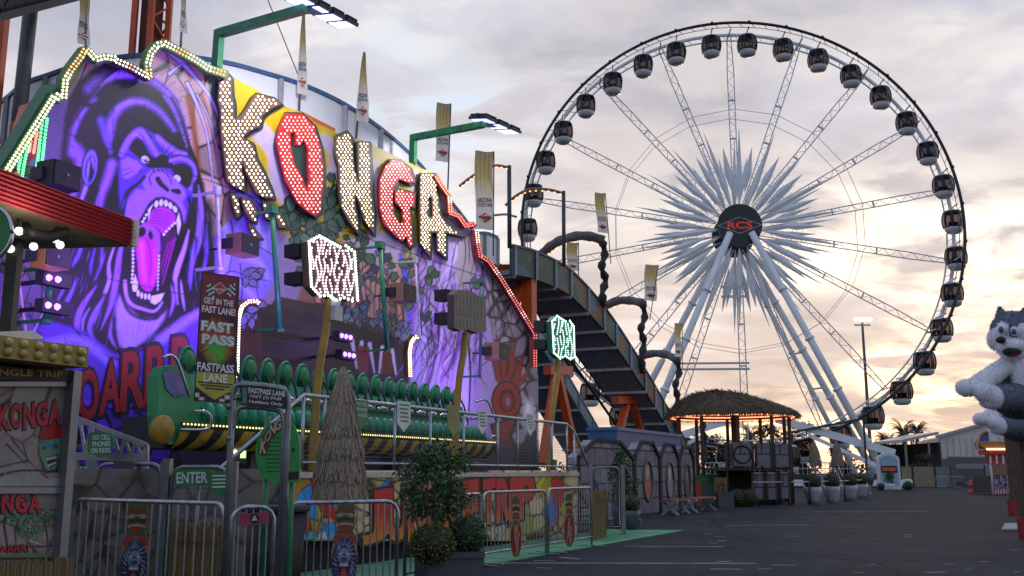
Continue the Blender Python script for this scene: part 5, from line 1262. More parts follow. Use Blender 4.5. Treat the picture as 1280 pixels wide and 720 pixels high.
t.build('carved_relief', M('carved_green', (.16, .22, .16), .6), o3, kind='stuff')
for y0, y1 in ((361, 375), (390, 404)): MB().prism([at_n(x, y, 9.7) for x, y in ((559, y0), (568, y0 + 2), (568, y1 + 2), (559, y1))], N * .3).build('lamp_box', dark, o3)

# ---- hanging banner on the gate post -------------------------------------
YB = 8.4
def yp(px, py, y=YB): return at_y(px, py, y)
ban = thing('hanging_banner', 'tall dark banner with checkered flags, bold white words and a yellow chevron at its foot', 'banner', yp(270, 500), 0)
B = Paint(0, 48, 0, 160, .5, (.045, .010, .018))
B.fill([(0, 0), (48, 0), (48, 50), (0, 50)], (.20, .02, .05), 10); B.stroke([(24, 80), (24, 82)], 40, (.35, .05, .02), soft=16); B.ell(24, 96, 13, 16, (.06, .40, .04), 8)
for i in range(40):
    a = rr.uniform(0, 6.28); B.stroke([(24 + 14 * math.cos(a), 84 + 18 * math.sin(a)), (24 + 23 * math.cos(a), 84 + 30 * math.sin(a))], 1.6, rr.choice([(.5, .08, .02), (.5, .2, .03), (.25, .02, .05)]), .4, 1.5, .7)
B.fill([(1, 124), (47, 124), (47, 142), (24, 157), (1, 142)], (.42, .40, .05), 1)
for i in range(8):
    for j in range(5):
        x, y = i * 6, 135 + j * 5
        if y > 142 + (15 - abs(x + 3 - 24) * .62) and (i + j) % 2: B.fill([(x, y), (x + 6, y), (x + 6, y + 5), (x, y + 5)], (.6, .6, .6), .5)
for sx_ in (8, 34):
    for i in range(4):
        for j in range(5):
            x = sx_ + i * 2.4; y = 13 + j * 3 + i * (1.2 if sx_ < 20 else -1.2)
            B.fill([(x, y), (x + 2.4, y), (x + 2.4, y + 3), (x, y + 3)], (.55, .55, .55) if (i + j) % 2 else (.015, .015, .015), .4)
B.fill([(24, 10), (34, 18), (24, 26), (14, 18)], (.35, .32, .28), 1); B.fill([(24, 12), (31, 18), (24, 24), (17, 18)], (.40, .03, .02), .8)
B.stroke([(0, 0), (48, 0), (48, 160), (0, 160), (0, 0)], 3, (.01, .01, .012), sm=False)
qa = [yp(242, 501), yp(293.5, 505), yp(299, 346), yp(252, 339)]
B.mesh('banner_cloth', quad_map(*qa, 0, 48, 0, 160), VC('banner_print', .55), ban)
m = MB(); m.prism([q_ + Vector((0, .004, 0)) for q_ in qa], Vector((0, .012, 0))); m.build('banner_back', M('banner_black', (.012, .012, .014), .6), ban)
def btext(lines, mat, off=.02, lift=.006, name='lettering'):
    t = MB()
    a, b, c, d = qa
    def bil(u, v): return (a * (1 - u) + b * u) * (1 - v) + (d * (1 - u) + c * u) * v
    for s, u0, u1, v0, v1 in lines: t.text(s, 0, 0, 0, off, lift, [bil(u0, v0), bil(u1, v0), bil(u1, v1), bil(u0, v1)])
    t.build(name, mat, ban)
bwht = M('banner_white', (.68, .68, .68), .5)
btext([('GET IN THE', .12, .88, .755, .80), ('FAST LANE!', .08, .94, .685, .735), ('FASTPASS', .05, .95, .235, .295), ('LANE', .22, .80, .155, .215), ('FAST', .34, .66, .870, .883)], bwht, .03)
btext([('FAST', .10, .88, .545, .615), ('PASS', .14, .92, .445, .515)], M('banner_silver', (.45, .48, .47), .35, .4), .07, .005)
btext([('FAST', .10, .88, .545, .615), ('PASS', .14, .92, .445, .515)], M('banner_pale', (.72, .74, .73), .4), -.005, .009)
t = MB()
for i, (u0, u1) in enumerate(((.08, .92), (.14, .86), (.26, .74))):
    v = .187 - .0 - i * .022 - .045; f_ = lambda u, v_: (qa[0] * (1 - u) + qa[1] * u) * (1 - v_) + (qa[3] * (1 - u) + qa[2] * u) * v_ - Vector((0, .003, 0))
    t.quad(f_(u0, v), f_(u1, v), f_(u1, v + .011), f_(u0, v + .011))
t.build('small_print', M('banner_dark', (.06, .06, .02), .5), ban, kind='stuff')
# ---- gate arch with the small fastpass sign -------------------------------
YG = 8.4
arch = thing('queue_gate_arch', 'grey steel tube gate arch with rounded top framing the queue entrance', 'gate arch', Vector((yp(352, 720).x, YG, 0)))
def down(p): return Vector((p.x, p.y, 0))
tg = M('tube_grey', (.21, .22, .24), .4, .7, var=.2, scale=10)
pL, pR = yp(290, 500), yp(419, 500)
tubeo('outer_tube', [down(yp(284, 640)), yp(288, 560), yp(291, 500)] + smooth_pts([yp(291, 500), yp(293, 487), yp(302, 481), yp(347, 485), yp(359, 494), yp(360, 515)], 5) + [yp(358, 560), down(yp(354, 640))], .026, tg, arch, 10)
tubeo('inner_tube', smooth_pts([yp(291, 535), yp(296, 515), yp(306, 509), yp(342, 512), yp(353, 519), yp(355, 540)], 5) + [down(yp(349, 640))], .019, tg, arch, 10)
tubeo('banner_bracket', [yp(290, 548), yp(284, 548)], .03, tg, arch); tubeo('banner_bracket', [yp(290, 508), yp(284, 508)], .03, tg, arch)
fs = thing('lane_sign', 'small black sign with white lane lettering fixed under the top of the gate arch', 'sign', yp(329, 498, 8.36))
q4 = [yp(302, 506, 8.34), yp(356, 511, 8.34), yp(359, 488, 8.34), yp(302, 482, 8.34)]
MB().prism(q4, Vector((0, .02, 0))).build('panel', M('sign_black', (.014, .013, .018), .5), fs)
t = MB(); lerp4 = lambda u, v: (q4[0] * (1 - u) + q4[1] * u) * (1 - v) + (q4[3] * (1 - u) + q4[2] * u) * v
def l4(t, s, u0, u1, v0, v1, off=.02, lift=.004): t.text(s, 0, 0, 0, off, lift, [lerp4(u0, v0), lerp4(u1, v0), lerp4(u1, v1), lerp4(u0, v1)])
l4(t, 'FASTPASS LANE', .16, .97, .66, .93, .03); l4(t, 'FAST (1) PASS', .2, .9, .38, .58); l4(t, 'Holders Only', .18, .94, .1, .3)
t.build('lettering', M('lane_white', (.62, .62, .62), .5), fs)
m = MB(); m.prism([lerp4(.02, .1) - Vector((0, .003, 0)), lerp4(.12, .1) - Vector((0, .003, 0)), lerp4(.12, .9) - Vector((0, .003, 0)), lerp4(.02, .9) - Vector((0, .003, 0))], Vector((0, .002, 0))); m.build('side_strip', M('strip_green', (.08, .20, .14), .5), fs)
# round green menu board
mb_ = thing('rules_board', 'green rounded rules board with brown arched heading standing behind the gate arch', 'sign board', Vector((yp(348, 600, 9.3).x, 9.3, 0)))
op = smooth_pts([(319, 570), (322, 548), (334, 532), (352, 524), (366, 530), (374, 548), (375, 572), (374, 600)], 5) + [Vector((374, 602, 0)), Vector((345, 606, 0)), Vector((326, 596, 0))]
MB().prism([yp(p.x, p.y, 9.3) for p in op], Vector((0, .03, 0))).build('panel', M('board_green', (.035, .30, .075), .55, var=.12), mb_)
hd = [(322, 566), (328, 545), (340, 530), (356, 520), (364, 528), (350, 537), (338, 549), (332, 570)]
MB().prism([yp(x, y, 9.29) for x, y in hd], Vector((0, .008, 0))).build('heading_band', M('board_brown', (.10, .045, .025), .6), mb_)
t = MB()
hq = [((325, 566), (332, 566), (334, 550), (327, 549)), ((330, 553), (338, 550), (340, 537), (333, 540)), ((337, 546), (344, 541), (344, 528), (338, 532)), ((344, 540), (351, 535), (351, 523), (345, 527)), ((352, 535), (360, 531), (358, 518), (352, 522))]
for ch, q_ in zip('KONGA', hq): t.text(ch, 0, 0, 0, .03, .004, [yp(x, y, 9.287) for x, y in q_])
t.build('lettering', M('board_cream', (.50, .44, .33), .6), mb_)
t = MB()
for i in range(9):
    y = 547 + i * 5.2; x1 = 360 - (i * 7 % 4) * 3
    t.quad(*[yp(x, yy, 9.298) for x, yy in ((333, y + 1.1), (x1, y + 1.3), (x1, y), (333, y - .2))])
t.build('small_print', M('board_ink', (.012, .08, .025), .6), mb_, kind='stuff')
for q_ in (((360, 590), (373, 589), (373, 599), (360, 600)), ((365, 560), (368, 560), (368, 565), (365, 565))): MB().prism([yp(x, y, 9.296) for x, y in q_], Vector((0, .003, 0))).build('printed_box', M('board_black', (.015, .015, .018), .5), mb_)
tubeo('stand', [down(yp(334, 600, 9.36)), yp(335, 520, 9.36)], .028, pgreen, mb_); tubeo('stand', [down(yp(366, 600, 9.36)), yp(366, 560, 9.36)], .028, pgreen, mb_)
# ================================================================== elevated flume behind the backdrop
fl_ = thing('flume_ride', 'long elevated flume chute curving behind the backdrop and dropping to the right on orange supports', 'flume ride', at_n(690, 591, 18.5), THETA)
orange = M('orange_steel', (.60, .085, .015), .45, var=.2, scale=1.5, dirt=.4); wallm = M('chute_grey', (.80, .82, .86), .5, var=.12, scale=.8, dirt=.5)
bluec = M('cap_blue', (.03, .10, .24), .5); under = M('underside_dark', (.045, .042, .05), .8, var=.3); ribm = M('rib_grey', (.30, .31, .35), .5)
cv = [at_h(x, y, 10.4) for x, y in ((-30, 150), (5, 128), (30, 108), (60, 97), (100, 84), (140, 76), (180, 72), (220, 73), (250, 76), (290, 83), (330, 94), (370, 106), (400, 118), (430, 133), (460, 152), (490, 175), (520, 203), (550, 238), (575, 268), (592, 290), (605, 303))]
dr = [at_n(x, y, 17.3) for x, y in ((640, 308), (665, 314), (690, 325), (708, 335), (722, 347), (745, 372), (770, 405), (800, 452), (830, 503), (853, 545), (876, 586))]
def trough(path, width, h, names, mats, ribstep, k=4, thick=.12):
    p = smooth_pts(path, k); n = len(p)
    tan_ = [(p[min(i + 1, n - 1)] - p[max(i - 1, 0)]) for i in range(n)]
    lat = [Vector((-t.y, t.x, 0)).normalized() for t in tan_]
    def strip(offs, name, mat):
        m = MB(); c = len(offs)
        vs = []
        for i in range(n):
            for a, z in offs: vs.append(p[i] + lat[i] * a + Z * z)
        fs = [(i * c + j, i * c + (j + 1) % c, (i + 1) * c + (j + 1) % c, (i + 1) * c + j) for i in range(n - 1) for j in range(c)]
        fs += [tuple(range(c)), tuple((n - 1) * c + j for j in range(c - 1, -1, -1))]
        m.add(vs, fs); return m.build(name, mat, fl_)
    strip([(0, 0), (0, -h), (thick, -h), (thick, 0)], names[0], mats[0])
    strip([(width - thick, 0), (width - thick, -h), (width, -h), (width, 0)], names[0], mats[0])
    strip([(thick + .003, -h + .2), (thick + .003, -h), (width - thick - .003, -h), (width - thick - .003, -h + .2)], names[1], mats[1])
    strip([(-.05, .003), (-.05, .10), (thick + .03, .10), (thick + .03, .003)], names[2], mats[2])
    m = MB(); d = 0; last = -9
    for i in range(1, n):
        d += (p[i] - p[i - 1]).length
        if d - last > ribstep:
            last = d; m.beam(p[i] - lat[i] * .05, p[i] - lat[i] * .05 - Z * (h + .05), .10, .12); m.beam(p[i] - Z * (h + .06), p[i] - Z * (h + .06) + lat[i] * width, .12, .14)
    m.build('ribs', mats[3], fl_, kind='stuff')
    return p, lat
trough(cv, 2.7, 1.15, ('chute_wall', 'chute_floor', 'cap_rail'), (wallm, under, bluec, ribm), 1.9)
def jungle_mat():
    m_, nt_, b_ = newmat('painted_jungle'); tcn = nt_.nodes.new('ShaderNodeTexCoord'); v = nt_.nodes.new('ShaderNodeTexVoronoi'); v.inputs['Scale'].default_value = 1.9
    nz = nt_.nodes.new('ShaderNodeTexNoise'); nz.inputs['Scale'].default_value = 2.2; nz.inputs['Detail'].default_value = 6
    mx = nt_.nodes.new('ShaderNodeMix'); mx.data_type = 'RGBA'; mx.inputs[0].default_value = .55; nt_.links.new(tcn.outputs['Object'], mx.inputs[6]); nt_.links.new(nz.outputs['Color'], mx.inputs[7]); nt_.links.new(tcn.outputs['Object'], nz.inputs['Vector']); nt_.links.new(mx.outputs[2], v.inputs['Vector'])
    sp = nt_.nodes.new('ShaderNodeSeparateColor'); nt_.links.new(v.outputs['Color'], sp.inputs[0])
    r = nt_.nodes.new('ShaderNodeValToRGB'); r.color_ramp.interpolation = 'CONSTANT'; e = r.color_ramp.elements
    cols = [(0, (.05, .14, .20)), (.2, (.02, .09, .045)), (.4, (.16, .06, .025)), (.55, (.17, .10, .04)), (.7, (.015, .05, .03)), (.85, (.05, .10, .14))]
    while len(e) < len(cols): e.new(.5)
    for q_, (ps, c) in zip(e, cols): q_.position = ps; q_.color = (*[k_ * .95 for k_ in c], 1)
    nt_.links.new(sp.outputs[0], r.inputs[0]); nt_.links.new(r.outputs[0], b_.inputs['Base Color']); b_.inputs['Roughness'].default_value = .5
    return m_
pd, ld = trough(dr, 2.5, 1.15, ('painted_wall', 'drop_floor', 'cap_rail'), (jungle_mat(), M('drop_dark', (.26, .29, .34), .7, var=.3), M('cap_dark_blue', (.015, .04, .08), .5), M('rib_dark', (.42, .42, .45), .5)), 1.75, 5)
trough([L(30.5, 16.9, 9.7), L(32.5, 17.1, 10.25), L(33.9, 17.25, 10.38)], 2.8, 1.05, ('chute_wall', 'chute_floor', 'cap_rail'), (wallm, under, bluec, ribm), 1.2)
# return lane seen under the drop
slate = M('slate_blue', (.30, .36, .44), .55, var=.15)
lane = [at_n(x, y, 22.) for x, y in ((668, 398), (690, 436), (712, 474), (735, 514), (757, 553), (770, 578))]
trough(lane, 2.6, .8, ('return_lane_wall', 'return_lane_floor', 'cap_rail'), (slate, M('lane_under', (.14, .19, .26), .6), slate, M('rib_dark')), 1.7)
m = MB()
for i in range(9):
    f = i / 8; a = Vector((676 + 112 * f, 378 + 160 * f, 0)); b = Vector((690 + 112 * (f + .09), 378 + 160 * (f + .09), 0))
    A, B_ = at_n(a.x - 8, a.y + 6, 20.6), at_n(a.x + 8, a.y - 4, 20.6); C_ = at_n(a.x + 6, a.y + 16, 20.6)
    m.tube([A, B_], .05, 5); m.tube([B_, C_], .04, 5)
m.tube([at_n(666, 382, 20.6), at_n(782, 548, 20.6)], .08, 6); m.tube([at_n(686, 372, 20.6), at_n(802, 536, 20.6)], .08, 6); m.build('truss', dark, fl_)
# orange supports
def ob(p, q, w=.42): MB().beam(p, q, w, w, N).build('support', orange, fl_)
ob(at_n(661, 333, 17.6), Vector((*at_n(661, 333, 17.6).xy, 0)), .5); ob(at_n(604, 338, 18.5), at_n(668, 336, 17.5), .42); ob(at_n(661, 345, 17.8), at_n(632, 392, 18.2), .4)
ob(at_n(696, 462, 17.5), at_n(678, 580, 17.5), .32); ob(at_n(696, 462, 17.5), at_n(722, 580, 17.5), .32); ob(at_n(684, 463, 17.5), at_n(712, 463, 17.5), .36)
c = at_n(787, 503, 18.4); ob(at_n(769, 500, 18.4), at_n(806, 500, 18.4), .42); ob(at_n(783, 504, 18.4), at_n(773, 545, 18.4), .36); ob(at_n(791, 504, 18.4), at_n(803, 545, 18.4), .36)
for px, py in ((12, 143), (40, 128)):
    p = at_h(px, py, 9.1) + Vector((0, .8, 0)); ob(p, Vector((p.x, p.y, 0)), .5)
p0, p1 = at_h(-6, 150, 8.3) + Vector((0, .8, 0)), at_h(44, 150, 8.3) + Vector((0, .8, 0)); ob(p0, p1, .4); ob(p0 - Z * 1.7, p1 - Z * 1.7, .36); ob(at_h(70, 130, 9) + N * .8, at_h(60, 230, 5.5) + N * .8, .3)
for px, py in ((250, 110), (392, 152), (500, 235)):
    p = at_h(px, py, 9.2) + N * 1.3; ob(p, Vector((p.x, p.y, 0)), .5)
ob(at_h(385, 158, 9.1) + N * .6, at_h(428, 180, 9.0) + N * .6, .8)
# thin light arches and rocky arches over the chute
def farch(pts, n0_, n1_, r, mat, name='light_arch', bulbs=None):
    k = len(pts); q = smooth_pts([at_n(x, y, n0_ + (n1_ - n0_) * i / (k - 1)) for i, (x, y) in enumerate(pts)], 6)
    o = MB().tube(q, r, 7).build(name, mat, fl_, True)
    if bulbs:
        b = MB()
        for p_ in q[::2]: b.bulb(p_ - Z * r - N * .02, -Z, .05)
        b.build('light_bulbs', bulbs, o, kind='stuff')
postm = M('arch_post_grey', (.06, .062, .07), .5); copper = M('arch_copper', (.28, .14, .09), .45)
for px, y0, y1, n_ in ((637, 207, 310, 17.25), (705, 239, 332, 17.25)): MB().tube([at_n(px, y1, n_), at_n(px - .5, y0, n_)], .09, 7).build('arch_post', postm, fl_, True)
farch([(637, 210), (620, 207), (603, 213), (588, 222), (574, 233)], 17.25, 19, .06, copper, bulbs=amber); farch([(705, 242), (685, 237), (662, 237), (645, 245), (632, 257)], 17.25, 19.2, .07, copper, bulbs=amber); farch([(645, 271), (632, 268), (618, 269)], 17.3, 19, .05, copper)
rockd = M('rock_arch_dark', (.045, .04, .042), .9, bump=.6, scale=3); rockg = M('rock_arch_grey', (.15, .135, .13), .85, bump=.6, scale=3, var=.3)
def rocky(col, arc, n_):
    q = smooth_pts([at_n(x, y, n_) for x, y in col], 4); m = MB(); m.tube(q, [.17 + .06 * math.sin(i * 1.9) for i in range(len(q))], 8); m.build('rock_column', rockd, fl_, True)
    q = smooth_pts([at_n(x, y, n_ + 2.6 * i / (len(arc) - 1)) for i, (x, y) in enumerate(arc)], 5); m = MB(); m.tube(q, [.24 + .02 * math.sin(i * 1.3) for i in range(len(q))], 8); o = m.build('rock_beam', rockg, fl_, True)
    b = MB()
    for p_ in q[1:-1:2]: b.bulb(p_ - Z * .3, -Z, .05)
    b.build('light_bulbs', amber, o, kind='stuff')
rocky([(753, 302), (756, 318), (752, 334), (757, 350), (753, 366), (755, 382)], [(755, 301), (740, 296), (722, 295), (702, 300), (688, 308), (678, 317)], 17.2)
rocky([(803, 379), (806, 396), (801, 412), (805, 428), (802, 448), (804, 466)], [(804, 379), (790, 376), (772, 376), (757, 382)], 17.2)
rocky([(846, 450), (849, 466), (844, 482), (847, 498), (845, 520), (847, 540)], [(847, 450), (832, 443), (815, 442), (802, 446)], 17.2)
rocky([(880, 505), (883, 520), (878, 535), (881, 552), (879, 580)], [(881, 505), (868, 505), (855, 509), (846, 516)], 16.6)
# blue tank and pump under the foot of the drop
bt_ = thing('water_tank', 'large plain blue steel tank behind the grey stone look panels', 'tank', at_n(800, 591, 12.6), THETA)
sa, sb = Sx(772, 12.4), Sx(852, 12.4); zt_ = at_n(800, 541, 12.4).z
m = MB(); m.fbox(sa, sb, 12.4, 13.5, 0, zt_); m.build('tank_body', M('tank_blue', (.02, .09, .24), .45, var=.2, dirt=.4), bt_)
m = MB(); m.fbox(sa - .05, sb + .05, 12.33, 13.56, zt_, zt_ + .12); m.build('tank_rim', M('tank_rim_blue', (.03, .12, .30), .4), bt_)
# ---- other ride parts rising behind the backdrop on the left
tw = thing('orange_lattice_tower', 'tall orange lattice tower rising behind the gorilla head', 'ride tower', Vector((*at_n(187, 60, 22.).xy, 0)), THETA)
c = WMX[tw].translation; m = MB(); w = .34
for i, j in ((-1, -1), (1, -1), (1, 1), (-1, 1)): m.beam(c + T * (w * i) + N * (w * j), c + T * (w * i) + N * (w * j) + Z * 17, .16, .16)
m.build('legs', orange, tw); m = MB()
for k in range(28):
    z_ = .6 * k + .2; sg = 1 if k % 2 else -1
    m.beam(c + T * (w * sg) - N * w + Z * z_, c - T * (w * sg) - N * w + Z * (z_ + .6), .06, .06); m.beam(c + T * w + N * (w * sg) + Z * z_, c + T * w - N * (w * sg) + Z * (z_ + .6), .06, .06)
m.build('lattice_bracing', orange, tw)
m = MB(); m.fbox(s_of(c) - .2, s_of(c) + .2, c.dot(N) - .25, c.dot(N) + .25, 0, 16.5); m.build('inner_column', M('tower_inner', (.10, .02, .012), .7), tw)
bb = thing('dark_ride_boom', 'huge dark steel boom crossing the top left corner of the sky on an orange post', 'ride boom', Vector((*at_y(4, 60, 22).xy, 0)))
a, b = at_y(-30, 26, 19), at_y(150, -20, 24); d = (b - a).normalized(); m = MB()
m.beam(a, b, .7, .16); m.beam(a + Z * .9, b + Z * .9, .7, .16); L_ = (b - a).length
for k in range(int(L_ / .9)):
    p = a + d * (.9 * k); m.beam(p + Z * (.08 if k % 2 else .82), p + d * .9 + Z * (.82 if k % 2 else .08), .12, .12)
m.beam(a + Z * .45, b + Z * .45, .06, .8); m.build('boom', M('boom_black', (.016, .016, .02), .55), bb)
p = at_y(-1, 60, 22); m = MB(); m.beam(Vector((p.x, p.y, 0)), p + Z * 4, .25, .25); m.build('post', orange, bb)
p = at_y(38, 20, 21.5); q = at_y(18, 200, 21.5); m = MB(); m.tube([q, p + Z * 1], .16, 8); m.build('stay', M('stay_grey', (.10, .11, .12), .5), bb, True)
# ---- tall printed flags on the chute and backdrop
flagm = VC('flag_cloth', .8, .08)
_n = flagm.node_tree; _b = _n.nodes['Principled BSDF']; _t = _n.nodes.new('ShaderNodeBsdfTranslucent'); _x = _n.nodes.new('ShaderNodeMixShader'); _x.inputs[0].default_value = .5
_n.links.new(_b.inputs['Base Color'].links[0].from_socket, _t.inputs[0]); _n.links.new(_b.outputs[0], _x.inputs[1]); _n.links.new(_t.outputs[0], _x.inputs[2]); _n.links.new(_x.outputs[0], _n.nodes['Material Output'].inputs[0])
def flag(cx, y0, y1, wpx, Y, label, lean=0., narrow=.0, foot=None, twist=.0, polepx=None):
    a = at_y(cx, y1, Y); b = at_y(cx + lean, y0, Y); h = (b - a).length; w = wpx * Y / 1265.
    o = thing('banner_flag', label, 'flag', a)
    nx, ny = 9, 40; vs = []; fs = []; cols = []
    u_ = (b - a) / ny
    for j in range(ny + 1):
        v = j / ny; ww = w * (1 - narrow * max(0, v - .25) ** 1.0 / .75) if narrow else w
        ang = twist * math.sin(v * 2.6 + .3)
        for i in range(nx + 1):
            u = i / nx - .5
            dx = u * ww * math.cos(ang) + .06 * w * math.sin(v * 5 + 1); dy = u * ww * math.sin(ang) * 1.6 + .12 * w * math.sin(u * 5 + v * 7)
            vs.append(a + u_ * j + Vector((dx, dy, 0)))
            k = .5 + .5 * math.sin(u * 26 + math.sin(v * 9)); t_ = min(1, max(0, (v - .36) / .3))
            g_ = max(0, min(1, (v - .55) / .45)); top = (.80 * (1 - .35 * k) * (1 - .45 * g_) + .05, .64 * (1 - .45 * k) * (1 - .35 * g_) + .05, .28 * (1 - k) + .06); bot = (.84, .80, .78)
            cols.append(tuple(bot[q_] * (1 - t_) + top[q_] * t_ for q_ in range(3)))
    m = MB(); m.add(vs, [(j * (nx + 1) + i, j * (nx + 1) + i + 1, (j + 1) * (nx + 1) + i + 1, (j + 1) * (nx + 1) + i) for j in range(ny) for i in range(nx)]); m.c = cols; m.col = (0, 0, 0)
    cl_ = m.build('cloth', flagm, o, True)
    def gp(u, v):
        ww = w * (1 - narrow * max(0, v - .25) / .75) if narrow else w; ang = twist * math.sin(v * 2.6 + .3)
        return a + (b - a) * v + Vector(((u - .5) * ww * math.cos(ang) + .06 * w * math.sin(v * 5 + 1), (u - .5) * ww * math.sin(ang) * 1.6 + .12 * w * math.sin((u - .5) * 5 + v * 7) - .06 * w - .012, 0))
    t = MB(); t.text('ARIZONA', 0, 0, 0, .03, .0, [gp(.1, .34), gp(.9, .34), gp(.9, .395), gp(.1, .395)]); t.text('STATE FAIR', 0, 0, 0, .03, .0, [gp(.1, .285), gp(.9, .285), gp(.9, .325), gp(.1, .325)])
    t.build('lettering', M('flag_ink', (.035, .03, .035), .7), cl_)
    t = MB(); t.add([gp(.10, .15), gp(.5, .085), gp(.90, .15), gp(.5, .215)], [(0, 1, 2, 3)]); t.build('diamond_emblem', M('flag_dark_red', (.30, .06, .05), .7), cl_)
    t = MB(); t.text('RCS', 0, 0, 0, .06, .006, [gp(.24, .115), gp(.76, .115), gp(.76, .185), gp(.24, .185)]); t.build('emblem_lettering', M('flag_red', (.75, .60, .55), .7), cl_)
    pp = a if foot is None else at_y(foot[0], foot[1], Y); xx = Vector((w * .5, .03, 0)) if not narrow else Vector((-w * .1, .05, 0))
    m = MB(); m.tube([a + xx - (a - pp) , b + xx], .025, 6); m.build('pole', M('flag_pole', (.10, .10, .11), .4), o, True)
flag(104, -14, 56, 14, 20.8, 'leftmost flag, narrow and twisted, above the gorilla head', 3, .25, (107, 90), 1.1)
flag(229, -26, 41, 9, 20.4, 'narrow curling flag on a thin pole above the light chain right of the gorilla', 1, .2, (225, 75), 1.2)
flag(377, 18, 118, 13, 22.2, 'slim pointed flag on the chute between the big K and O', 3, .75, (374, 150), .4)
flag(452, 65, 152, 16, 24.2, 'slim pointed flag on the chute above the big N', 4, .8, (445, 185), .3)
flag(552, 129, 202, 18, 31., 'square ended flag beside the smaller gooseneck arm', 3, 0, (551, 240), .35)
flag(605, 189, 287, 24, 33., 'largest gold and white flag at the end of the big lightbulb name', 1, 0, (605, 320), .15)
flag(753, 241, 291, 14, 48., 'tilted flag above the first rocky arch of the chute', -3, 0, (757, 330), .3)
flag(715, 303, 338, 15, 46., 'flag half hidden behind the chute under the first rocky arch', 1, 0, (716, 350), .2)
flag(812, 331, 376, 17, 50., 'flag above the second rocky arch of the chute', 3, 0, (804, 400), .25)
flag(847, 404, 446, 10, 54., 'narrow flag above the third rocky arch of the chute', 1, 0, (848, 460), .5)
wr = thing('guy_wire', 'thin steel guy wire running down the sky left of the slim pointed flags', 'cable', at_y(372, 92, 22))
MB().tube([at_y(330, -12, 22.5), at_y(372, 92, 22)], .012, 4).build('cable', dark, wr)
# ================================================================== booth, awning and fences at the left
NB = 6.5
def bp(px, py, n=NB): return at_n(px, py, n)
al = M('aluminium', (.26, .27, .29), .4, .7, var=.1)
booth = thing('ticket_booth', 'narrow ticket booth with painted jungle panels under a studded yellow cornice', 'booth', L(s_of(bp(40, 591)), NB, 0), THETA)
s0, s1 = Sx(-70, NB), Sx(86, NB); zc0, zc1 = bp(50, 458).z, bp(50, 432).z
m = MB(); m.fbox(s0, s1, NB + .06, NB + 2.2, 0, zc0 - .02); m.build('body', M('booth_body', (.20, .19, .18), .6), booth)
m = MB(); m.fbox(s0 - .1, Sx(99, NB - .25), NB - .25, NB + 2.4, zc0, zc1); m.build('cornice', M('cornice_yellow', (.34, .23, .04), .5, var=.15), booth)
m = MB(); sc1 = Sx(99, NB - .25)
for r_ in range(2):
    s_ = sc1 - .07
    while s_ > s0: m.ball(L(s_, NB - .255, zc0 + (zc1 - zc0) * (.3 + .42 * r_)), (.035, .03, .035), 8, 5, (T, N, Z)); s_ -= .125
m.build('stud_row', M('stud_pale', (.42, .33, .12), .35), booth, True, kind='stuff')
m = MB(); m.fbox(Sx(-60, NB), Sx(54, NB), NB + .3, NB + 1.0, zc1 + .01, bp(20, 416).z)
m.prism([bp(-60, 417, NB + .3), bp(40, 413, NB + .3), bp(54, 421, NB + .3), bp(54, 424, NB + .3), bp(-60, 424, NB + .3)], N * .7)
aco = m.build('air_conditioner', M('ac_white', (.50, .50, .49), .5), booth)
m = MB()
for k in range(13): m.fbox(Sx(-2 + k * 2.3, NB), Sx(-.8 + k * 2.3, NB), NB + .285, NB + .298, zc1 + .03, bp(20, 419).z)
m.build('vent_grille', dark, aco)
def booth_panel(x0, x1, y0, y1, n, seed, extra, name):
    q = Paint(x0, x1, y0, y1, .5, (.22, .195, .185)); full = [(x0, y0), (x1, y0), (x1, y1), (x0, y1)]
    q.cracks(full, 9, 1.2, (.03, .015, .012), seed, .15)
    r = random.Random(seed)
    for i in range(26):
        x, y = r.uniform(x0, x1), r.uniform(y0, y1); q.ell(x, y, r.uniform(4, 10), r.uniform(3, 8), r.choice([(.10, .05, .04), (.26, .22, .21), (.15, .09, .075)]), 8, .5)
    extra(q, r); lq_ = q.C.mean(-1, keepdims=True); q.C = np.clip(lq_ + (q.C - lq_) * 1.35, 0, 1) * 1.15; return q.mesh(name, on_plane_n(n), VC('booth_print', .45, .08), booth)
def ex1(q, r):
    q.fill([(84, 545), (112, 545)], (0, 0, 0)) if False else None
    q.fill([(48, 545), (52, 526), (58, 518), (62, 528), (70, 520), (74, 534), (80, 530), (78, 560), (72, 590), (56, 592), (47, 566)], (.012, .01, .012), 2)
    q.fill([(50, 545), (54, 528), (59, 521), (63, 532), (70, 524), (73, 536), (78, 534), (76, 548), (50, 552)], (.24, .02, .02), 1)
    q.fill([(49, 552), (76, 548), (75, 566), (70, 586), (58, 589), (49, 566)], (.10, .20, .13), 1.5)
    q.stroke([(49, 556), (57, 552), (63, 558), (70, 552), (77, 553)], 4, (.04, .18, .25), 3); q.ell(55, 560, 3, 2.5, (.012, .01, .012)); q.ell(70, 558, 3, 2.5, (.012, .01, .012)); q.ell(55, 560, 1, 1, (.5, .1, .05)); q.ell(70, 558, 1, 1, (.5, .1, .05))
    q.fill([(57, 572), (72, 568), (71, 580), (62, 586)], (.012, .01, .012), 1)
    for i in range(5): q.ell(59 + i * 2.6, 574 - i * .6, .9, 1.6, (.6, .58, .5)); q.ell(61 + i * 2.1, 582 - i * .9, .8, 1.4, (.6, .58, .5))
    for a, b in (((8, 555), (36, 584)), ((14, 548), (40, 580))): q.stroke([a, b], 2.4, (.02, .02, .03), .8, 1, sm=False)
    q.stroke([(0, 594), (30, 588), (84, 590)], 4, (.03, .03, .03), 2)
    for a in range(5): q.stroke([(6 + a * 8, 594), (9 + a * 8, 589)], 2.5, (.10, .22, .16), .5, 1, sm=False)
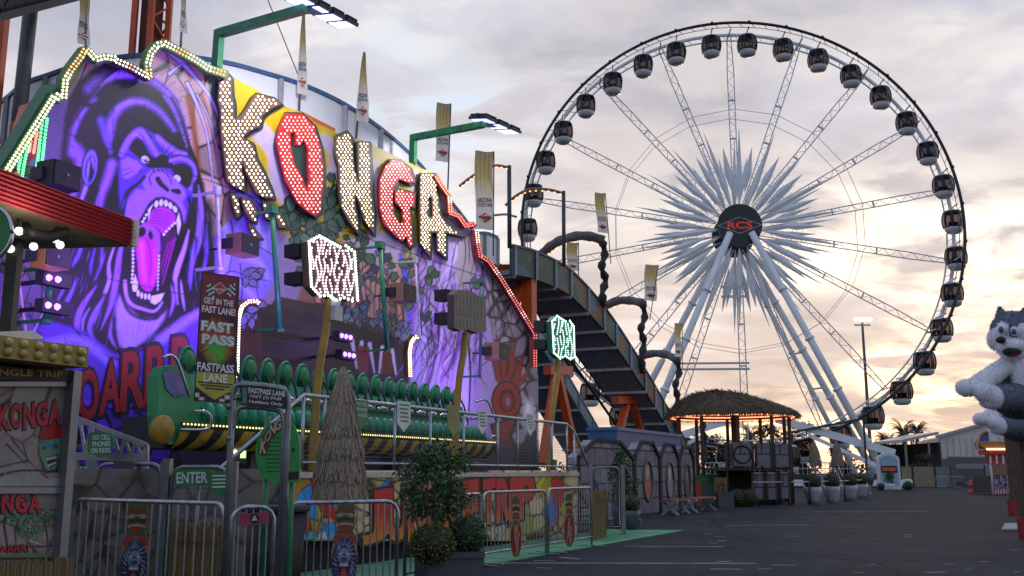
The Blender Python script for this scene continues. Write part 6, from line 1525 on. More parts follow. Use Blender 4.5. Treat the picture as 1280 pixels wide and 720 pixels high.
def ex2(q, r):
    for i in range(34): q.leaf(r.uniform(0, 70), r.uniform(640, 650), 11, r.uniform(-.8, 2.2), r.choice([(.05, .14, .05), (.10, .20, .10), (.14, .20, .15)]))
    for i in range(18): q.leaf(r.uniform(24, 50), r.uniform(655, 672), 9, r.uniform(-.5, 2.6), r.choice([(.08, .18, .12), (.16, .24, .18)]))
    q.stroke([(5, 656), (10, 690)], 4, (.05, .035, .03), 3); q.stroke([(56, 650), (60, 680)], 3, (.04, .03, .03), 2); q.stroke([(38, 676), (50, 680), (62, 684)], 2.2, (.42, .32, .25), 1)
    q.stroke([(-20, 688), (30, 684), (80, 682)], 2, (.03, .02, .02)); q.fill([(-20, 694), (80, 690), (80, 698), (-20, 698)], (.10, .14, .07), 2)
booth_panel(-40, 81, 482, 598, NB + .03, 3, ex1, 'painted_panel'); booth_panel(-40, 80, 618, 697, NB + .02, 6, ex2, 'painted_panel')
def btx(rows, mat, n, off=.04, lift=.004, outline=True):
    a = MB(); b = MB()
    for s, q in rows:
        qq = [bp(x, y, n) for x, y in q]; a.text(s, 0, 0, 0, off, lift + .004, qq); b.text(s, 0, 0, 0, off + .045, lift, qq)
    o = b.build('lettering', M('print_black'), booth); a.build('lettering_face', mat, o)
pr = M('booth_red', (.42, .02, .025), .5)
for ch, x in zip('KONGA', (-3, 13, 29, 45, 61)): btx([(ch, [(x, 536 - x * .10 + (ch == 'N') * 2), (x + 13, 535 - x * .10), (x + 13, 506 - x * .06 - (ch == 'A') * 3), (x, 508 - x * .06)])], pr, NB + .03)
for ch, x in zip('KONGA', (-30, -14, 2, 19, 36)): btx([(ch, [(x, 640), (x + 13, 640), (x + 13, 618), (x, 618)])], M('booth_red2', (.48, .02, .03), .5), NB + .02)
btx([('OARRR!', [(-12, 691), (35, 690), (35, 680), (-12, 684)])], pr, NB + .02, .02)
m = MB(); m.prism([bp(x, y, NB - .02) for x, y in ((-60, 474), (91, 477), (91, 462), (-60, 458))], N * .06); fb = m.build('fascia', M('fascia_dark', (.06, .02, .015), .6), booth)
a = MB(); a.text('JUNGLE TRIP', 0, 0, 0, .03, .004, [bp(x, y, NB - .022) for x, y in ((-22, 471), (78, 474), (78, 464), (-22, 460))]); a.build('lettering', M('fascia_gold', (.40, .28, .05), .5), fb)
for y0, y1 in ((477, 483), (598, 608), (609, 617)): MB().prism([bp(x, y, NB - .01) for x, y in ((-60, y1), (84, y1), (84, y0), (-60, y0))], N * .06).build('frame_rail', al, booth)
m = MB(); m.fbox(Sx(76, NB), Sx(86, NB), NB - .06, NB + .08, 0, zc0 - .01); m.build('frame_post', al, booth)
straw = M('straw', (.20, .14, .06), .95, var=.45, scale=3, stretch=(30, 30, 1), detail=8, bump=.5)
def reed_mat(p, q, h, label, z0=0., name='reed_screen'):
    p = Vector((p.x, p.y, 0)); q = Vector((q.x, q.y, 0)); d = (q - p); l = d.length; d.normalize(); o = thing(name, label, 'screen', (p + q) / 2)
    m = MB(); x = 0
    while x < l:
        r = rr.uniform(.007, .013); off = Vector((-d.y, d.x, 0)) * rr.uniform(-.008, .008); hh = h * rr.uniform(.93, 1.0)
        m.tube([p + d * x + off + Z * z0, p + d * (x + rr.uniform(-.01, .01)) + off + Z * (z0 + hh)], r, 5); x += r * 1.5
    m.build('reeds', straw, o)
    for f in (.2, .8): MB().tube([p + Z * h * f - Vector((-d.y, d.x, 0)) * .02, q + Z * h * f - Vector((-d.y, d.x, 0)) * .02], .006, 4).build('binding', M('binding_wire', (.12, .09, .05), .7), o)
reed_mat(bp(-60, 700, NB - .1), bp(92, 700, NB - .1), bp(40, 697, NB - .1).z, 'reed matting along the foot of the ticket booth')
p0 = at_y(212, 700, 9.6); p1 = at_y(284, 700, 9.4); reed_mat(p0, p1, at_y(250, 652, 9.5).z, 'reed matting behind the left barricade below the white ENTER sign')
# ---- red corrugated awning with bulbs below
ZA = at_y(162, 309, 9.).z
A0, A1, A2 = at_h(162, 309, ZA), at_h(-60, 234, ZA), at_h(-60, 314, ZA)
aw = thing('awning', 'sloping awning with a red corrugated edge and bare bulbs underneath', 'awning', Vector((A0.x, A0.y, 0)))
th = (at_n(162, 275, A0.dot(N)) - A0).z
red = M('corrugated_red', (.50, .055, .07), .45, var=.15, scale=2)
m = MB(); nn_ = 7; vs = []
dirA = (A1 - A0).normalized(); outw = Vector((dirA.y, -dirA.x, 0)); outw = outw if outw.dot(-E0 + A0) < 0 else -outw
if outw.dot(Vector((0, -1, 0))) < 0: outw = -outw
for r_ in range(29):
    f = r_ / 28; z_ = th * f * (1 - 0.0); o_ = outw * (.03 + .018 * math.sin(f * 28 / 4 * 2 * math.pi))
    vs += [A0 + o_ + Z * z_, A1 + o_ + Z * (z_ * 1.0)]
m.add(vs, [(2 * i, 2 * i + 1, 2 * i + 3, 2 * i + 2) for i in range(28)]); m.build('corrugated_edge', red, aw)
m = MB(); m.prism([A0 + Z * .004, A1 + Z * .004, A2 + Z * .004], Z * .05); m.build('soffit', M('soffit_wood', (.20, .16, .10), .7, var=.3), aw)
m = MB(); m.prism([A0 + Z * (th - .02), A1 + Z * (th - .02), A2 + Z * (th - .02)], Z * .04); m.build('roof_sheet', red, aw)
m = MB(); m.beam(A0 + outw * .03, A0 + outw * .03 + Z * th, .04, .09, outw); m.build('corner_trim', M('trim_white', (.6, .58, .5), .5), aw)
for px in (-30, 20): 
    p_ = at_h(px, 300, ZA); MB().beam(Vector((p_.x, p_.y, 0)), Vector((p_.x, p_.y, ZA)), .1, .1).build('post', dark, aw)
for i, (px, py) in enumerate(((25, 283), (70, 293), (76, 301), (43, 303), (14, 306))):
    p_ = at_h(px, py - 6, ZA - .02); m = MB(); m.ball(p_ - Z * .08, .036, 10, 8); b_ = m.build('bulb', EM('clear_bulb', (.95, .98, .88), 1.6), aw, True)
    MB().tube([p_ - Z * .05, p_ + Z * .02], .022, 8).build('socket', dark, b_)
al_ = bpy.data.lights.new('awning_bulb_glow', 'POINT'); al_.energy = 9; al_.color = (1, .95, .8); al_.shadow_soft_size = .1
ao_ = bpy.data.objects.new('awning_bulb_glow', al_); COL.objects.link(ao_); ao_.location = at_h(52, 292, ZA - .22)
m = MB(); q = smooth_pts([at_h(32, 284, ZA - .05), at_h(40, 292, ZA - .12), at_h(60, 296, ZA - .1), at_h(84, 290, ZA - .03)], 6); m.tube(q, .05, 6); m.build('cable_loop', dark, aw, True)
gs = thing('round_green_sign', 'edge of a round green sign hanging at the left border under the awning', 'sign', at_y(-24, 292, 6.5))
m = MB(); c = at_y(-24, 292, 6.5); m.lathe(c, [(.001, 0), (.20, 0), (.21, .02), (.20, .05), (.001, .05)], 40, ax=(Vector((1, 0, 0)), Z, Vector((0, 1, 0)))); m.build('disc', M('disc_green', (.02, .19, .04), .4), gs)
m = MB(); m.tube([c + Vector((.207 * math.cos(t), 0, .207 * math.sin(t))) for t in np.linspace(0, 2 * math.pi, 40)], .012, 6, closed=False); m.build('rim', chrome, gs, True)
m = MB(); m.tube([c + Z * .2, Vector((c.x, c.y, ZA))], .012, 5); m.build('hanger', dark, gs)
# ---- crowd barricades
bmat = M('barrier_galv', (.36, .37, .40), .36, .85, var=.25, scale=14)
BG = 'steel crowd barricades in front of the ride'
def barricade(P_, Q_, h, label, nb, grp=BG):
    P_ = Vector((P_.x, P_.y, 0)); Q_ = Vector((Q_.x, Q_.y, 0)); d = (Q_ - P_).normalized(); l = (Q_ - P_).length; sd = Vector((-d.y, d.x, 0))
    o = thing('crowd_barricade', label, 'barricade', (P_ + Q_) / 2, 0, grp); r = .13
    fr = [P_ + Z * .0, P_ + Z * (h - r)] + [P_ + d * (r - r * math.cos(t)) + Z * (h - r + r * math.sin(t)) for t in np.linspace(.3, 1.57, 4)] + [Q_ - d * (r - r * math.cos(t)) + Z * (h - r + r * math.sin(t)) for t in np.linspace(1.57, .3, 4)] + [Q_ + Z * (h - r), Q_]
    MB().tube(fr, .021, 8).build('frame', bmat, o, True)
    MB().tube([P_ + Z * .17, Q_ + Z * .17], .018, 8).build('bottom_rail', bmat, o, True)
    b0 = None
    for k in range(nb):
        p_ = P_ + d * (l * (k + 1) / (nb + 1))
        if b0 is None: b0 = MB().tube([p_ + Z * .17, p_ + Z * h], .0085, 6, False).build('bar', bmat, o, True); pk = p_
        else:
            c_ = b0.copy(); COL.objects.link(c_); c_.location = b0.location + (p_ - pk); c_.rotation_euler = (0, 0, 0)
    for p_ in (P_ + d * .12, Q_ - d * .12):
        MB().beam(p_ - sd * .28 + Z * .02, p_ + sd * .28 + Z * .02, .05, .018).build('foot', bmat, o)
    return o
n1 = 7.1
def onl(px, n=n1): return at_n(px, 640, n)
barricade(at_y(92, 640, 10.2), at_y(281, 640, 8.7), 1.09, 'crowd barricade between the ticket booth and the gate arch', 17)
barricade(at_y(357, 640, 9.9), at_y(497, 640, 10.6), 1.06, 'crowd barricade in front of the folded thatch umbrella', 15)
barricade(at_y(507, 640, 12.2), onl(600), 1.05, 'crowd barricade half hidden behind the grey planter box', 14)
barricade(onl(604), onl(682), 1.06, 'crowd barricade standing right of the grey planter box', 17); barricade(onl(685), onl(739), 1.08, 'crowd barricade ending the row on the green carpet', 16)
barricade(at_y(290, 640, 9.0), at_y(343, 640, 9.2), 1.05, 'short barricade inside the gate arch carrying a pink plate', 5)
ps = thing('pink_plate', 'small pink plate with a dark round emblem on the short barricade', 'sign', at_y(318, 649, 8.95))
m = MB(); m.prism([at_y(x, y, 8.94) for x, y in ((299, 657), (336, 654), (336, 640), (299, 642))], Vector((0, .015, 0))); m.build('panel', M('plate_pink', (.36, .05, .12), .5), ps)
m = MB(); m.disc(at_y(318, 648, 8.935), (Vector((1, 0, 0)), Z), .042, .003, 20); eo = m.build('emblem', M('plate_dark', (.03, .02, .025), .5), ps)
m = MB(); m.prism([at_y(x, y, 8.925) for x, y in ((314, 651), (322, 650.6), (318, 643.5))], Vector((0, .004, 0))); m.build('emblem_mark', M('plate_white', (.5, .5, .5), .5), eo)
# gates with wire mesh, sign plates
def mesh_gate(x0, x1, ytop, Y, label, name='mesh_gate', zb=.18):
    a, b = at_y(x0, ytop, Y), at_y(x1, ytop, Y); h = a.z; o = thing(name, label, 'gate', Vector(((a.x + b.x) / 2, Y, 0)))
    A_, B_ = Vector((a.x, Y, 0)), Vector((b.x, Y, 0)); r = .1
    MB().tube([A_ + Z * zb, A_ + Z * (h - r), A_ + Vector((r * .3, 0, h - r * .3)), A_ + Vector((r, 0, h)), B_ + Vector((-r, 0, h)), B_ + Vector((-r * .3, 0, h - r * .3)), B_ + Z * (h - r), B_ + Z * zb, A_ + Z * zb], .024, 8).build('frame', tg, o, True)
    m = MB(); x = a.x + .05
    while x < b.x: m.tube([Vector((x, Y, zb)), Vector((x, Y, h - .02))], .003, 3, False); x += .05
    z_ = zb + .05
    while z_ < h: m.tube([Vector((a.x, Y, z_)), Vector((b.x, Y, z_))], .003, 3, False); z_ += .05
    m.build('wire_mesh', M('mesh_wire'), o); MB().tube([Vector(((a.x + b.x) / 2, Y, zb)), Vector(((a.x + b.x) / 2, Y, h))], .016, 6).build('middle_bar', tg, o, True)
    for xx in (a.x - .07, b.x + .07): MB().box(Vector((xx, Y, h * .5 + .03)), (.09, .09, h + .06)).build('gate_post', tg, o)
    return o
mesh_gate(122, 202, 580, 11.4, 'wire mesh gate with rounded corners behind the left barricade')
mesh_gate(216, 284, 584, 11.0, 'wire mesh fence panel carrying the white lettered ENTER sign')
mesh_gate(742, 774, 584, 22.5, 'small wire mesh gate at the far end of the platform beside the wooden step')
lb = thing('latch_box', 'dark grey latch box with a small pale label on the mesh gate', 'latch box', at_y(155, 600, 11.3))
m = MB(); m.prism([at_y(x, y, 11.3) for x, y in ((142, 577), (167, 577), (167, 594), (158, 607), (150, 607), (142, 596))], Vector((0, .1, 0))); m.build('cover', M('latch_grey', (.05, .055, .06), .5), lb)
m = MB(); m.prism([at_y(x, y, 11.295) for x, y in ((143, 590), (153, 590), (153, 597), (143, 597))], Vector((0, .004, 0))); m.build('label_plate', M('latch_label', (.16, .28, .34), .5), lb)
def plate(pts, Y, mat, label, rows, tm, cat='sign', th=.015, name='sign_plate'):
    cx = sum(p[0] for p in pts) / len(pts); cy = sum(p[1] for p in pts) / len(pts)
    o = thing(name, label, cat, at_y(cx, cy, Y)); MB().prism([at_y(x, y, Y) for x, y in pts], Vector((0, th, 0))).build('panel', mat, o)
    t = MB()
    for s, q in rows: t.text(s, 0, 0, 0, .025, .004, [at_y(x, y, Y - .001) for x, y in q])
    if rows: t.build('lettering', tm, o)
    return o
plate([(218, 607), (263, 607), (263, 586), (218, 586)], 10.94, sgreen, 'green ENTER sign with white letters on the mesh fence panel', [('ENTER', [(221, 604), (259, 603), (259, 590), (221, 591)])], swhite)
o = plate([(263, 590), (285, 589), (285, 612), (276, 620), (263, 613)], 10.93, sgreen, 'small green notice with fine white lines right of the ENTER sign', [], swhite)
t = MB()
for i in range(4): t.prism([at_y(x, y, 10.925) for x, y in ((265, 594 + i * 4.6), (283, 593.5 + i * 4.6), (283, 595.5 + i * 4.6), (265, 596 + i * 4.6))], Vector((0, .003, 0)))
t.build('fine_print', swhite, o, kind='stuff')
plate([(109, 542), (122, 538), (140, 542), (143, 553), (138, 567), (124, 572), (110, 566)], 11.6, sgreen, 'green notice reading NO CELL PHONES ON RIDES by the left stair', [('NO CELL', [(116, 550), (138, 549.5), (138, 543.5), (116, 544)]), ('PHONES', [(116, 558), (138, 557.5), (138, 551.5), (116, 552)]), ('ON RIDES', [(114, 566.5), (138, 565.5), (138, 560), (114, 560.5)])], swhite)
stt = thing('stair_frame', 'sloping grey steel stair frame with lattice below its handrail near the booth', 'stair', Vector((*at_y(140, 580, 11.9).xy, 0)))
Ys = 11.9
m = MB(); m.beam(at_y(90, 521, Ys), at_y(184, 557, Ys), .05, .06); m.build('handrail', al, stt)
m = MB(); m.beam(at_y(90, 570, Ys), at_y(184, 572, Ys), .08, .09); m.beam(at_y(183, 556, Ys), at_y(183, 573, Ys), .05, .05)
for i in range(6):
    x = 100 + i * 14; yt = 521 + (x - 90) * .383; m.beam(at_y(x, yt, Ys), at_y(x + 7, 570, Ys), .03, .03); m.beam(at_y(x + 7, 570, Ys), at_y(x + 14, yt + 5.4, Ys), .03, .03)
m.build('lattice', al, stt)
for x in (96, 182): MB().beam(at_y(x, 572, Ys), Vector((*at_y(x, 572, Ys).xy, 0)), .07, .07).build('leg', al, stt)
m = MB()
for k in range(6): m.box(at_y(100, 600, Ys + .4) + Vector((.2 + k * .16, 0, .3 - k * .16 + .1)), (.28, .8, .03))
m.build('treads', M('step_steel'), stt)
# stone print wall below the left end of the deck
sw = thing('stone_print_skirt', 'printed stone pattern skirt under the left end of the ride deck', 'skirt panel', L((sA + sFW) / 2, 8.75, 0), THETA)
K = Paint(40, 358, 586, 720, 1.6, (.12, .10, .10)); K.cracks([(40, 586), (358, 586), (358, 720), (40, 720)], 60, 2.0, (.02, .014, .015), 17, .3)
for i in range(50): K.ell(rr.uniform(40, 350), rr.uniform(590, 715), rr.uniform(5, 14), rr.uniform(4, 9), rr.choice([(.06, .045, .04), (.16, .14, .13), (.10, .065, .04)]), 8, .5)
K.mesh('printed_sheet', on_plane_n(8.72), VC('stone_print', .6, .1), sw); m = MB(); m.fbox(sA, sFW - .03, 8.73, 8.74, .0, PZ - .1); m.build('backing', dark, sw)
grn = thing('green_post', 'slim dark green post behind the left end of the barricade', 'post', Vector((*at_y(99, 650, 10.9).xy, 0)))
c = WMX[grn].translation; MB().tube([c, c + Z * 1.42], .03, 8).build('tube', pgreen, grn, True); MB().lathe(c, [(.1, 0), (.1, .03), (.035, .04)], 12).build('base', pgreen, grn)
bn = thing('black_bin', 'plain black bin under the green rules board inside the gate', 'bin', Vector((*at_y(345, 640, 10.0).xy, 0)))
c = WMX[bn].translation; m = MB(); m.lathe(c, [(.001, 0), (.24, 0), (.30, .98), (.28, .98)], 18); m.build('tub', M('bin_black', (.016, .016, .018), .6), bn, True); m = MB(); m.lathe(c + Z * .98, [(.33, 0), (.34, .05), (.28, .07), (.28, 0)], 18); m.build('rim', M('bin_black'), bn, True)
# ---- cut-out tiki boards hung on the barricades
def totem(cx, y0, y1, wpx, Y, kind, label):
    q = Paint(0, 30, 0, 90, .5, (.30, .22, .14)); r = random.Random(int(cx))
    q.fill([(0, 0), (30, 0), (30, 34), (0, 34)], (.10, .08, .04), 1)
    for i in range(6):
        q.stroke([(3, 5 + i * 5), (15, 3 + i * 5), (27, 5 + i * 5)], 2.2, ((.05, .16, .05), (.36, .03, .02), (.38, .26, .05), (.03, .02, .02), (.4, .38, .3), (.04, .2, .08))[i], 2, 1)
    q.ell(9, 14, 2.5, 2, (.5, .5, .4)); q.ell(21, 14, 2.5, 2, (.5, .5, .4)); q.ell(9, 14, 1, 1, (.02, .02, .02)); q.ell(21, 14, 1, 1, (.02, .02, .02)); q.fill([(8, 24), (22, 24), (19, 30), (11, 30)], (.4, .03, .02), 1)
    if kind == 'ape':
        q.fill([(0, 34), (30, 34), (30, 44), (0, 44)], (.38, .05, .03), 2)
        q.ell(15, 64, 15, 27, (.02, .02, .06), 2)
        for i in range(26):
            a = i / 26 * 6.28; q.stroke([(15 + 9 * math.cos(a), 62 + 17 * math.sin(a)), (15 + 14 * math.cos(a + .2), 62 + 26 * math.sin(a + .2))], 1.4, r.choice([(.40, .42, .60), (.12, .14, .35), (.3, .32, .5)]), .4, .8)
        q.ell(15, 56, 7.5, 8, (.22, .24, .38), 2); q.stroke([(8, 52), (15, 55), (22, 52)], 1.6, (.02, .02, .05)); q.ell(11, 54, 1.6, 1.2, (.6, .6, .6)); q.ell(19, 54, 1.6, 1.2, (.6, .6, .6)); q.ell(15, 60, 4, 2.4, (.05, .05, .1))
        q.ell(15, 74, 6, 11, (.02, .01, .03), 1); q.ell(15, 77, 3.8, 8, (.50, .05, .06), 1.4)
        for i in range(4): q.ell(11 + i * 2.6, 65.5, 1, 1.6, (.7, .7, .7))
    else:
        q.ell(15, 64, 15, 29, (.26, .03, .02), 2)
        for i in range(14): q.stroke([(r.uniform(4, 26), r.uniform(38, 66)), (r.uniform(8, 22), r.uniform(60, 88))], r.uniform(1.4, 3), r.choice([(.36, .05, .03), (.42, .26, .14), (.10, .02, .02), (.5, .36, .22)]), .6, 1)
        q.stroke([(16, 42), (12, 60), (18, 76), (14, 90)], 3.2, (.44, .28, .18), 2, 1)
    o = thing('tiki_cutout', label, 'cut-out board', at_y(cx, y1, Y)); h = (at_y(cx, y0, Y) - at_y(cx, y1, Y)).length; w = wpx * Y / 1265; c = at_y(cx, y1, Y)
    out = [(6, 2), (15, 0), (24, 2), (26, 12), (24, 30), (28, 38), (30, 54), (29, 74), (22, 88), (15, 90), (8, 88), (1, 74), (0, 54), (2, 38), (6, 30), (4, 12)]
    ql = c + Vector((-w / 2, 0, 0)); qr = c + Vector((w / 2, 0, 0))
    q.mesh('printed_face', quad_map(ql, qr, qr + Z * h, ql + Z * h, 0, 30, 0, 90), VC('cutout_print', .5, .08), o, out)
    MB().prism([c + Vector((w * (x / 30 - .5), .004, h * (1 - y / 90))) for x, y in out], Vector((0, .018, 0))).build('board', M('cutout_edge', (.12, .08, .05), .7), o)
totem(165, 628, 742, 34, 9.4, 'ape', 'tiki board with a roaring ape face on the left barricade'); totem(429, 627, 736, 32, 9.9, 'ape', 'tiki board with a roaring ape face below the thatch umbrella')
totem(645, 620, 697, 14, 15.7, 'red', 'slim red tiki board on the barricade right of the grey planter box'); totem(712, 617, 684, 13, 18.0, 'red', 'slim red tiki board on the last barricade of the row')
# ---- folded thatch umbrella
def folded_umbrella(p, h0, h1, rmax, num, label, tiers=5):
    o = thing('thatch_umbrella', label, 'umbrella', Vector((p.x, p.y, 0))); p = Vector((p.x, p.y, 0)); Hh = h1 - h0
    m = MB(); m.tube([p, p + Z * (h0 + .2)], .03, 8); m.build('pole', M('umbrella_pole', (.14, .09, .05), .7), o, True); MB().lathe(p, [(.001, .08), (.25, .08), (.28, 0)], 20).build('base', dark, o)
    th_ = M('thatch_grey', (.28, .22, .16), .95, var=.65, scale=9, stretch=(14, 14, 1.5), detail=8)
    m = MB(); cols = None
    def rad(v): return rmax * float(np.interp(v, [0, .1, .35, .6, .72, .85, 1], [1, .98, .86, .66, .47, .50, .22]))
    m.lathe(p + Z * h0, [(rad(v) * .86, v * Hh) for v in np.linspace(0, 1, 14)] + [(.001, Hh)], 18)
    for t_ in range(tiers):
        vt = 1 - t_ / tiers * .96; vb = vt - 1.35 / tiers
        for i in range(num // tiers):
            a = rr.uniform(0, 6.28); v0 = vt + rr.uniform(-.03, .03); v1 = max(-.03, vb + rr.uniform(-.07, .05)); r0 = rad(min(1, max(0, v0))) * .98; r1 = rad(min(1, max(0, v1))) * 1.10 + rr.uniform(-.012, .035) * rmax / .25; a2 = a + rr.uniform(-.08, .08); w = rr.uniform(.006, .014) * (rmax / .25)
            A_ = p + Vector((r0 * math.cos(a), r0 * math.sin(a), h0 + v0 * Hh)); B_ = p + Vector((r1 * math.cos(a2), r1 * math.sin(a2), h0 + v1 * Hh)); sd = Vector((-math.sin(a), math.cos(a), 0)) * w
            m.add([A_ - sd, A_ + sd, B_ + sd * .6, B_ - sd * .6], [(0, 1, 2, 3)])
    m.lathe(p + Z * (h1 - .02), [(rad(1) * 1.3, 0), (rad(1) * 1.1, .05), (.02, .12)], 10); m.build('thatch', th_, o)
    for v in (.72,): m = MB(); m.tube([p + Vector((rad(v) * 1.1 * math.cos(t), rad(v) * 1.1 * math.sin(t), h0 + v * Hh)) for t in np.linspace(0, 6.283, 26)], .008, 5); m.build('tie_cord', M('cord', (.30, .27, .22), .8), o, True)
pu = at_y(424, 620, 10.9); folded_umbrella(pu, pu.z, at_y(427, 470, 10.9).z, .25, 4200, 'large folded thatch umbrella in front of the row of seats')
# ---- planter box with shrubs
YP = 11.6
pa, pb_ = at_y(512, 690, YP), at_y(604, 690, YP + .35); Hp = at_y(540, 692, YP).z
plb = thing('planter_box', 'dark grey square planter box holding a young tree and two clipped balls', 'planter', Vector(((pa.x + pb_.x) / 2, YP + .4, 0)))
A_, B_ = Vector((pa.x, YP, 0)), Vector((at_y(558, 690, YP).x, YP, 0)); ctr = Vector(((pa.x + pb_.x) / 2, YP + .42, 0)); hw = (pb_.x - pa.x) / 2
ex = Vector((math.cos(.35), math.sin(.35), 0)); pgm = M('planter_grey', (.055, .062, .075), .5, var=.15)
m = MB(); m.box(ctr + Z * Hp / 2, (hw * 1.6, hw * 1.45, Hp), ex); m.build('box', pgm, plb)
m = MB()
eyv = Z.cross(ex)
for sgn in (-1, 1):
    m.box(ctr + eyv * (sgn * hw * .74) + Z * (Hp - .03), (hw * 1.66, .05, .07), ex); m.box(ctr + ex * (sgn * hw * .81) + Z * (Hp - .03), (.05, hw * 1.40, .07), ex)
m.build('rim', pgm, plb); m = MB(); m.box(ctr + Z * (Hp + .008), (hw * 1.5, hw * 1.35, .03), ex); m.build('soil', M('soil', (.03, .022, .016), .95), plb)
leafA = VC('leaf_green', .55, .2, 20.)
GR = [(.042, .095, .028), (.065, .13, .036), (.028, .066, .022), (.09, .16, .05)]
def clipped(px, py, rpx, Y, label, num=2600, cols=((.10, .11, .025), (.14, .14, .035), (.06, .075, .02), (.19, .18, .05)), parentless=True, sq=.92):
    c = at_y(px, py, Y); r = rpx * Y / 1265; o = thing('ball_shrub', label, 'shrub', c - Z * r)
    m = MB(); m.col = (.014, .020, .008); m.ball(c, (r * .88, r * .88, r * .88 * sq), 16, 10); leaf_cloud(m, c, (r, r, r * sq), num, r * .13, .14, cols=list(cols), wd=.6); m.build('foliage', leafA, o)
    m = MB(); m.tube([c - Z * r * 1.1, c], .02, 6); m.build('stem', M('bark', (.07, .05, .035), .9), o)
clipped(541, 680, 28, YP + .08, 'yellowish clipped ball shrub at the left of the grey planter box'); clipped(584, 668, 24, YP + .30, 'greener clipped ball shrub at the right of the grey planter box', cols=GR)
tr = thing('young_tree', 'loose leafy young tree growing from the grey planter box', 'tree', ctr + Z * Hp)
base = ctr + Z * Hp; top = at_y(548, 590, YP + .45)
bark = M('bark')
m = MB(); m.tube(smooth_pts([base, base + Vector((.03, 0, .3)), top - Z * .3, top + Z * .2], 5), [.035] * 10 + [.015] * 6 if False else .026, 7)
for i in range(26):
    f = rr.uniform(.2, 1.1); p_ = base.lerp(top, f); a = rr.uniform(0, 6.28); l = rr.uniform(.25, .55); m.tube([p_, p_ + Vector((l * .6 * math.cos(a), l * .6 * math.sin(a), l * .25)), p_ + Vector((l * math.cos(a), l * math.sin(a), l * .3))], [.012, .008, .004], 4, False)
m.build('trunk', bark, tr)
m = MB()
for i in range(64):
    f = rr.uniform(0, 1) ** .9; a = rr.uniform(0, 6.28); hz = at_y(548, 642 - 86 * f, YP + .45).z; R0 = (.40 * math.sin(math.pi * (.18 + .80 * f)) ** .8 + .03) * rr.uniform(.35, 1.12)
    leaf_cloud(m, Vector((top.x + R0 * math.cos(a) - .03, top.y + R0 * math.sin(a), hz)), (.13, .13, .11), 62, .075, .9, cols=GR, wd=.36, hang=.9)
m.build('crown', leafA, tr)
# ================================================================== grey stone-look panels, bench, plants by the flume
NW = 10.9
stonem, nt_, b_ = newmat('stone_print_grey')
_tc = nt_.nodes.new('ShaderNodeTexCoord'); _br = nt_.nodes.new('ShaderNodeTexBrick'); _br.inputs['Color1'].default_value = (.15, .14, .165, 1); _br.inputs['Color2'].default_value = (.26, .245, .275, 1); _br.inputs['Mortar'].default_value = (.016, .015, .019, 1)
_br.inputs['Scale'].default_value = 1.; _br.inputs['Brick Width'].default_value = .95; _br.inputs['Row Height'].default_value = .52; _br.inputs['Mortar Size'].default_value = .035; _br.inputs['Mortar Smooth'].default_value = .6
_sp = nt_.nodes.new('ShaderNodeSeparateXYZ'); _cb = nt_.nodes.new('ShaderNodeCombineXYZ'); _nz = nt_.nodes.new('ShaderNodeTexNoise'); _nz.inputs['Scale'].default_value = 1.6; _nz.inputs['Detail'].default_value = 9; _nz.inputs['Roughness'].default_value = .7
nt_.links.new(_tc.outputs['Object'], _sp.inputs[0]); _ad = nt_.nodes.new('ShaderNodeMath'); _ad.operation = 'MULTIPLY_ADD'; nt_.links.new(_nz.outputs[0], _ad.inputs[0]); _ad.inputs[1].default_value = .16; nt_.links.new(_sp.outputs[0], _ad.inputs[2])
nt_.links.new(_ad.outputs[0], _cb.inputs[0]); nt_.links.new(_sp.outputs[2], _cb.inputs[1]); nt_.links.new(_cb.outputs[0], _br.inputs['Vector']); nt_.links.new(_tc.outputs['Object'], _nz.inputs['Vector'])
_mr = nt_.nodes.new('ShaderNodeMapRange'); _mr.inputs[1].default_value = .3; _mr.inputs[2].default_value = .7; _mr.inputs[3].default_value = .55; _mr.inputs[4].default_value = 1.4; nt_.links.new(_nz.outputs[0], _mr.inputs[0])
_vm = nt_.nodes.new('ShaderNodeVectorMath'); _vm.operation = 'SCALE'; nt_.links.new(_br.outputs['Color'], _vm.inputs[0]); nt_.links.new(_mr.outputs[0], _vm.inputs['Scale']); nt_.links.new(_vm.outputs[0], b_.inputs['Base Color']); b_.inputs['Roughness'].default_value = .75
_bp = nt_.nodes.new('ShaderNodeBump'); _bp.inputs['Strength'].default_value = .4; nt_.links.new(_br.outputs['Fac'], _bp.inputs['Height']); _bp.invert = True; nt_.links.new(_bp.outputs[0], b_.inputs['Normal'])
sdark = M('stone_edge_dark', (.02, .019, .023), .8, var=.3)
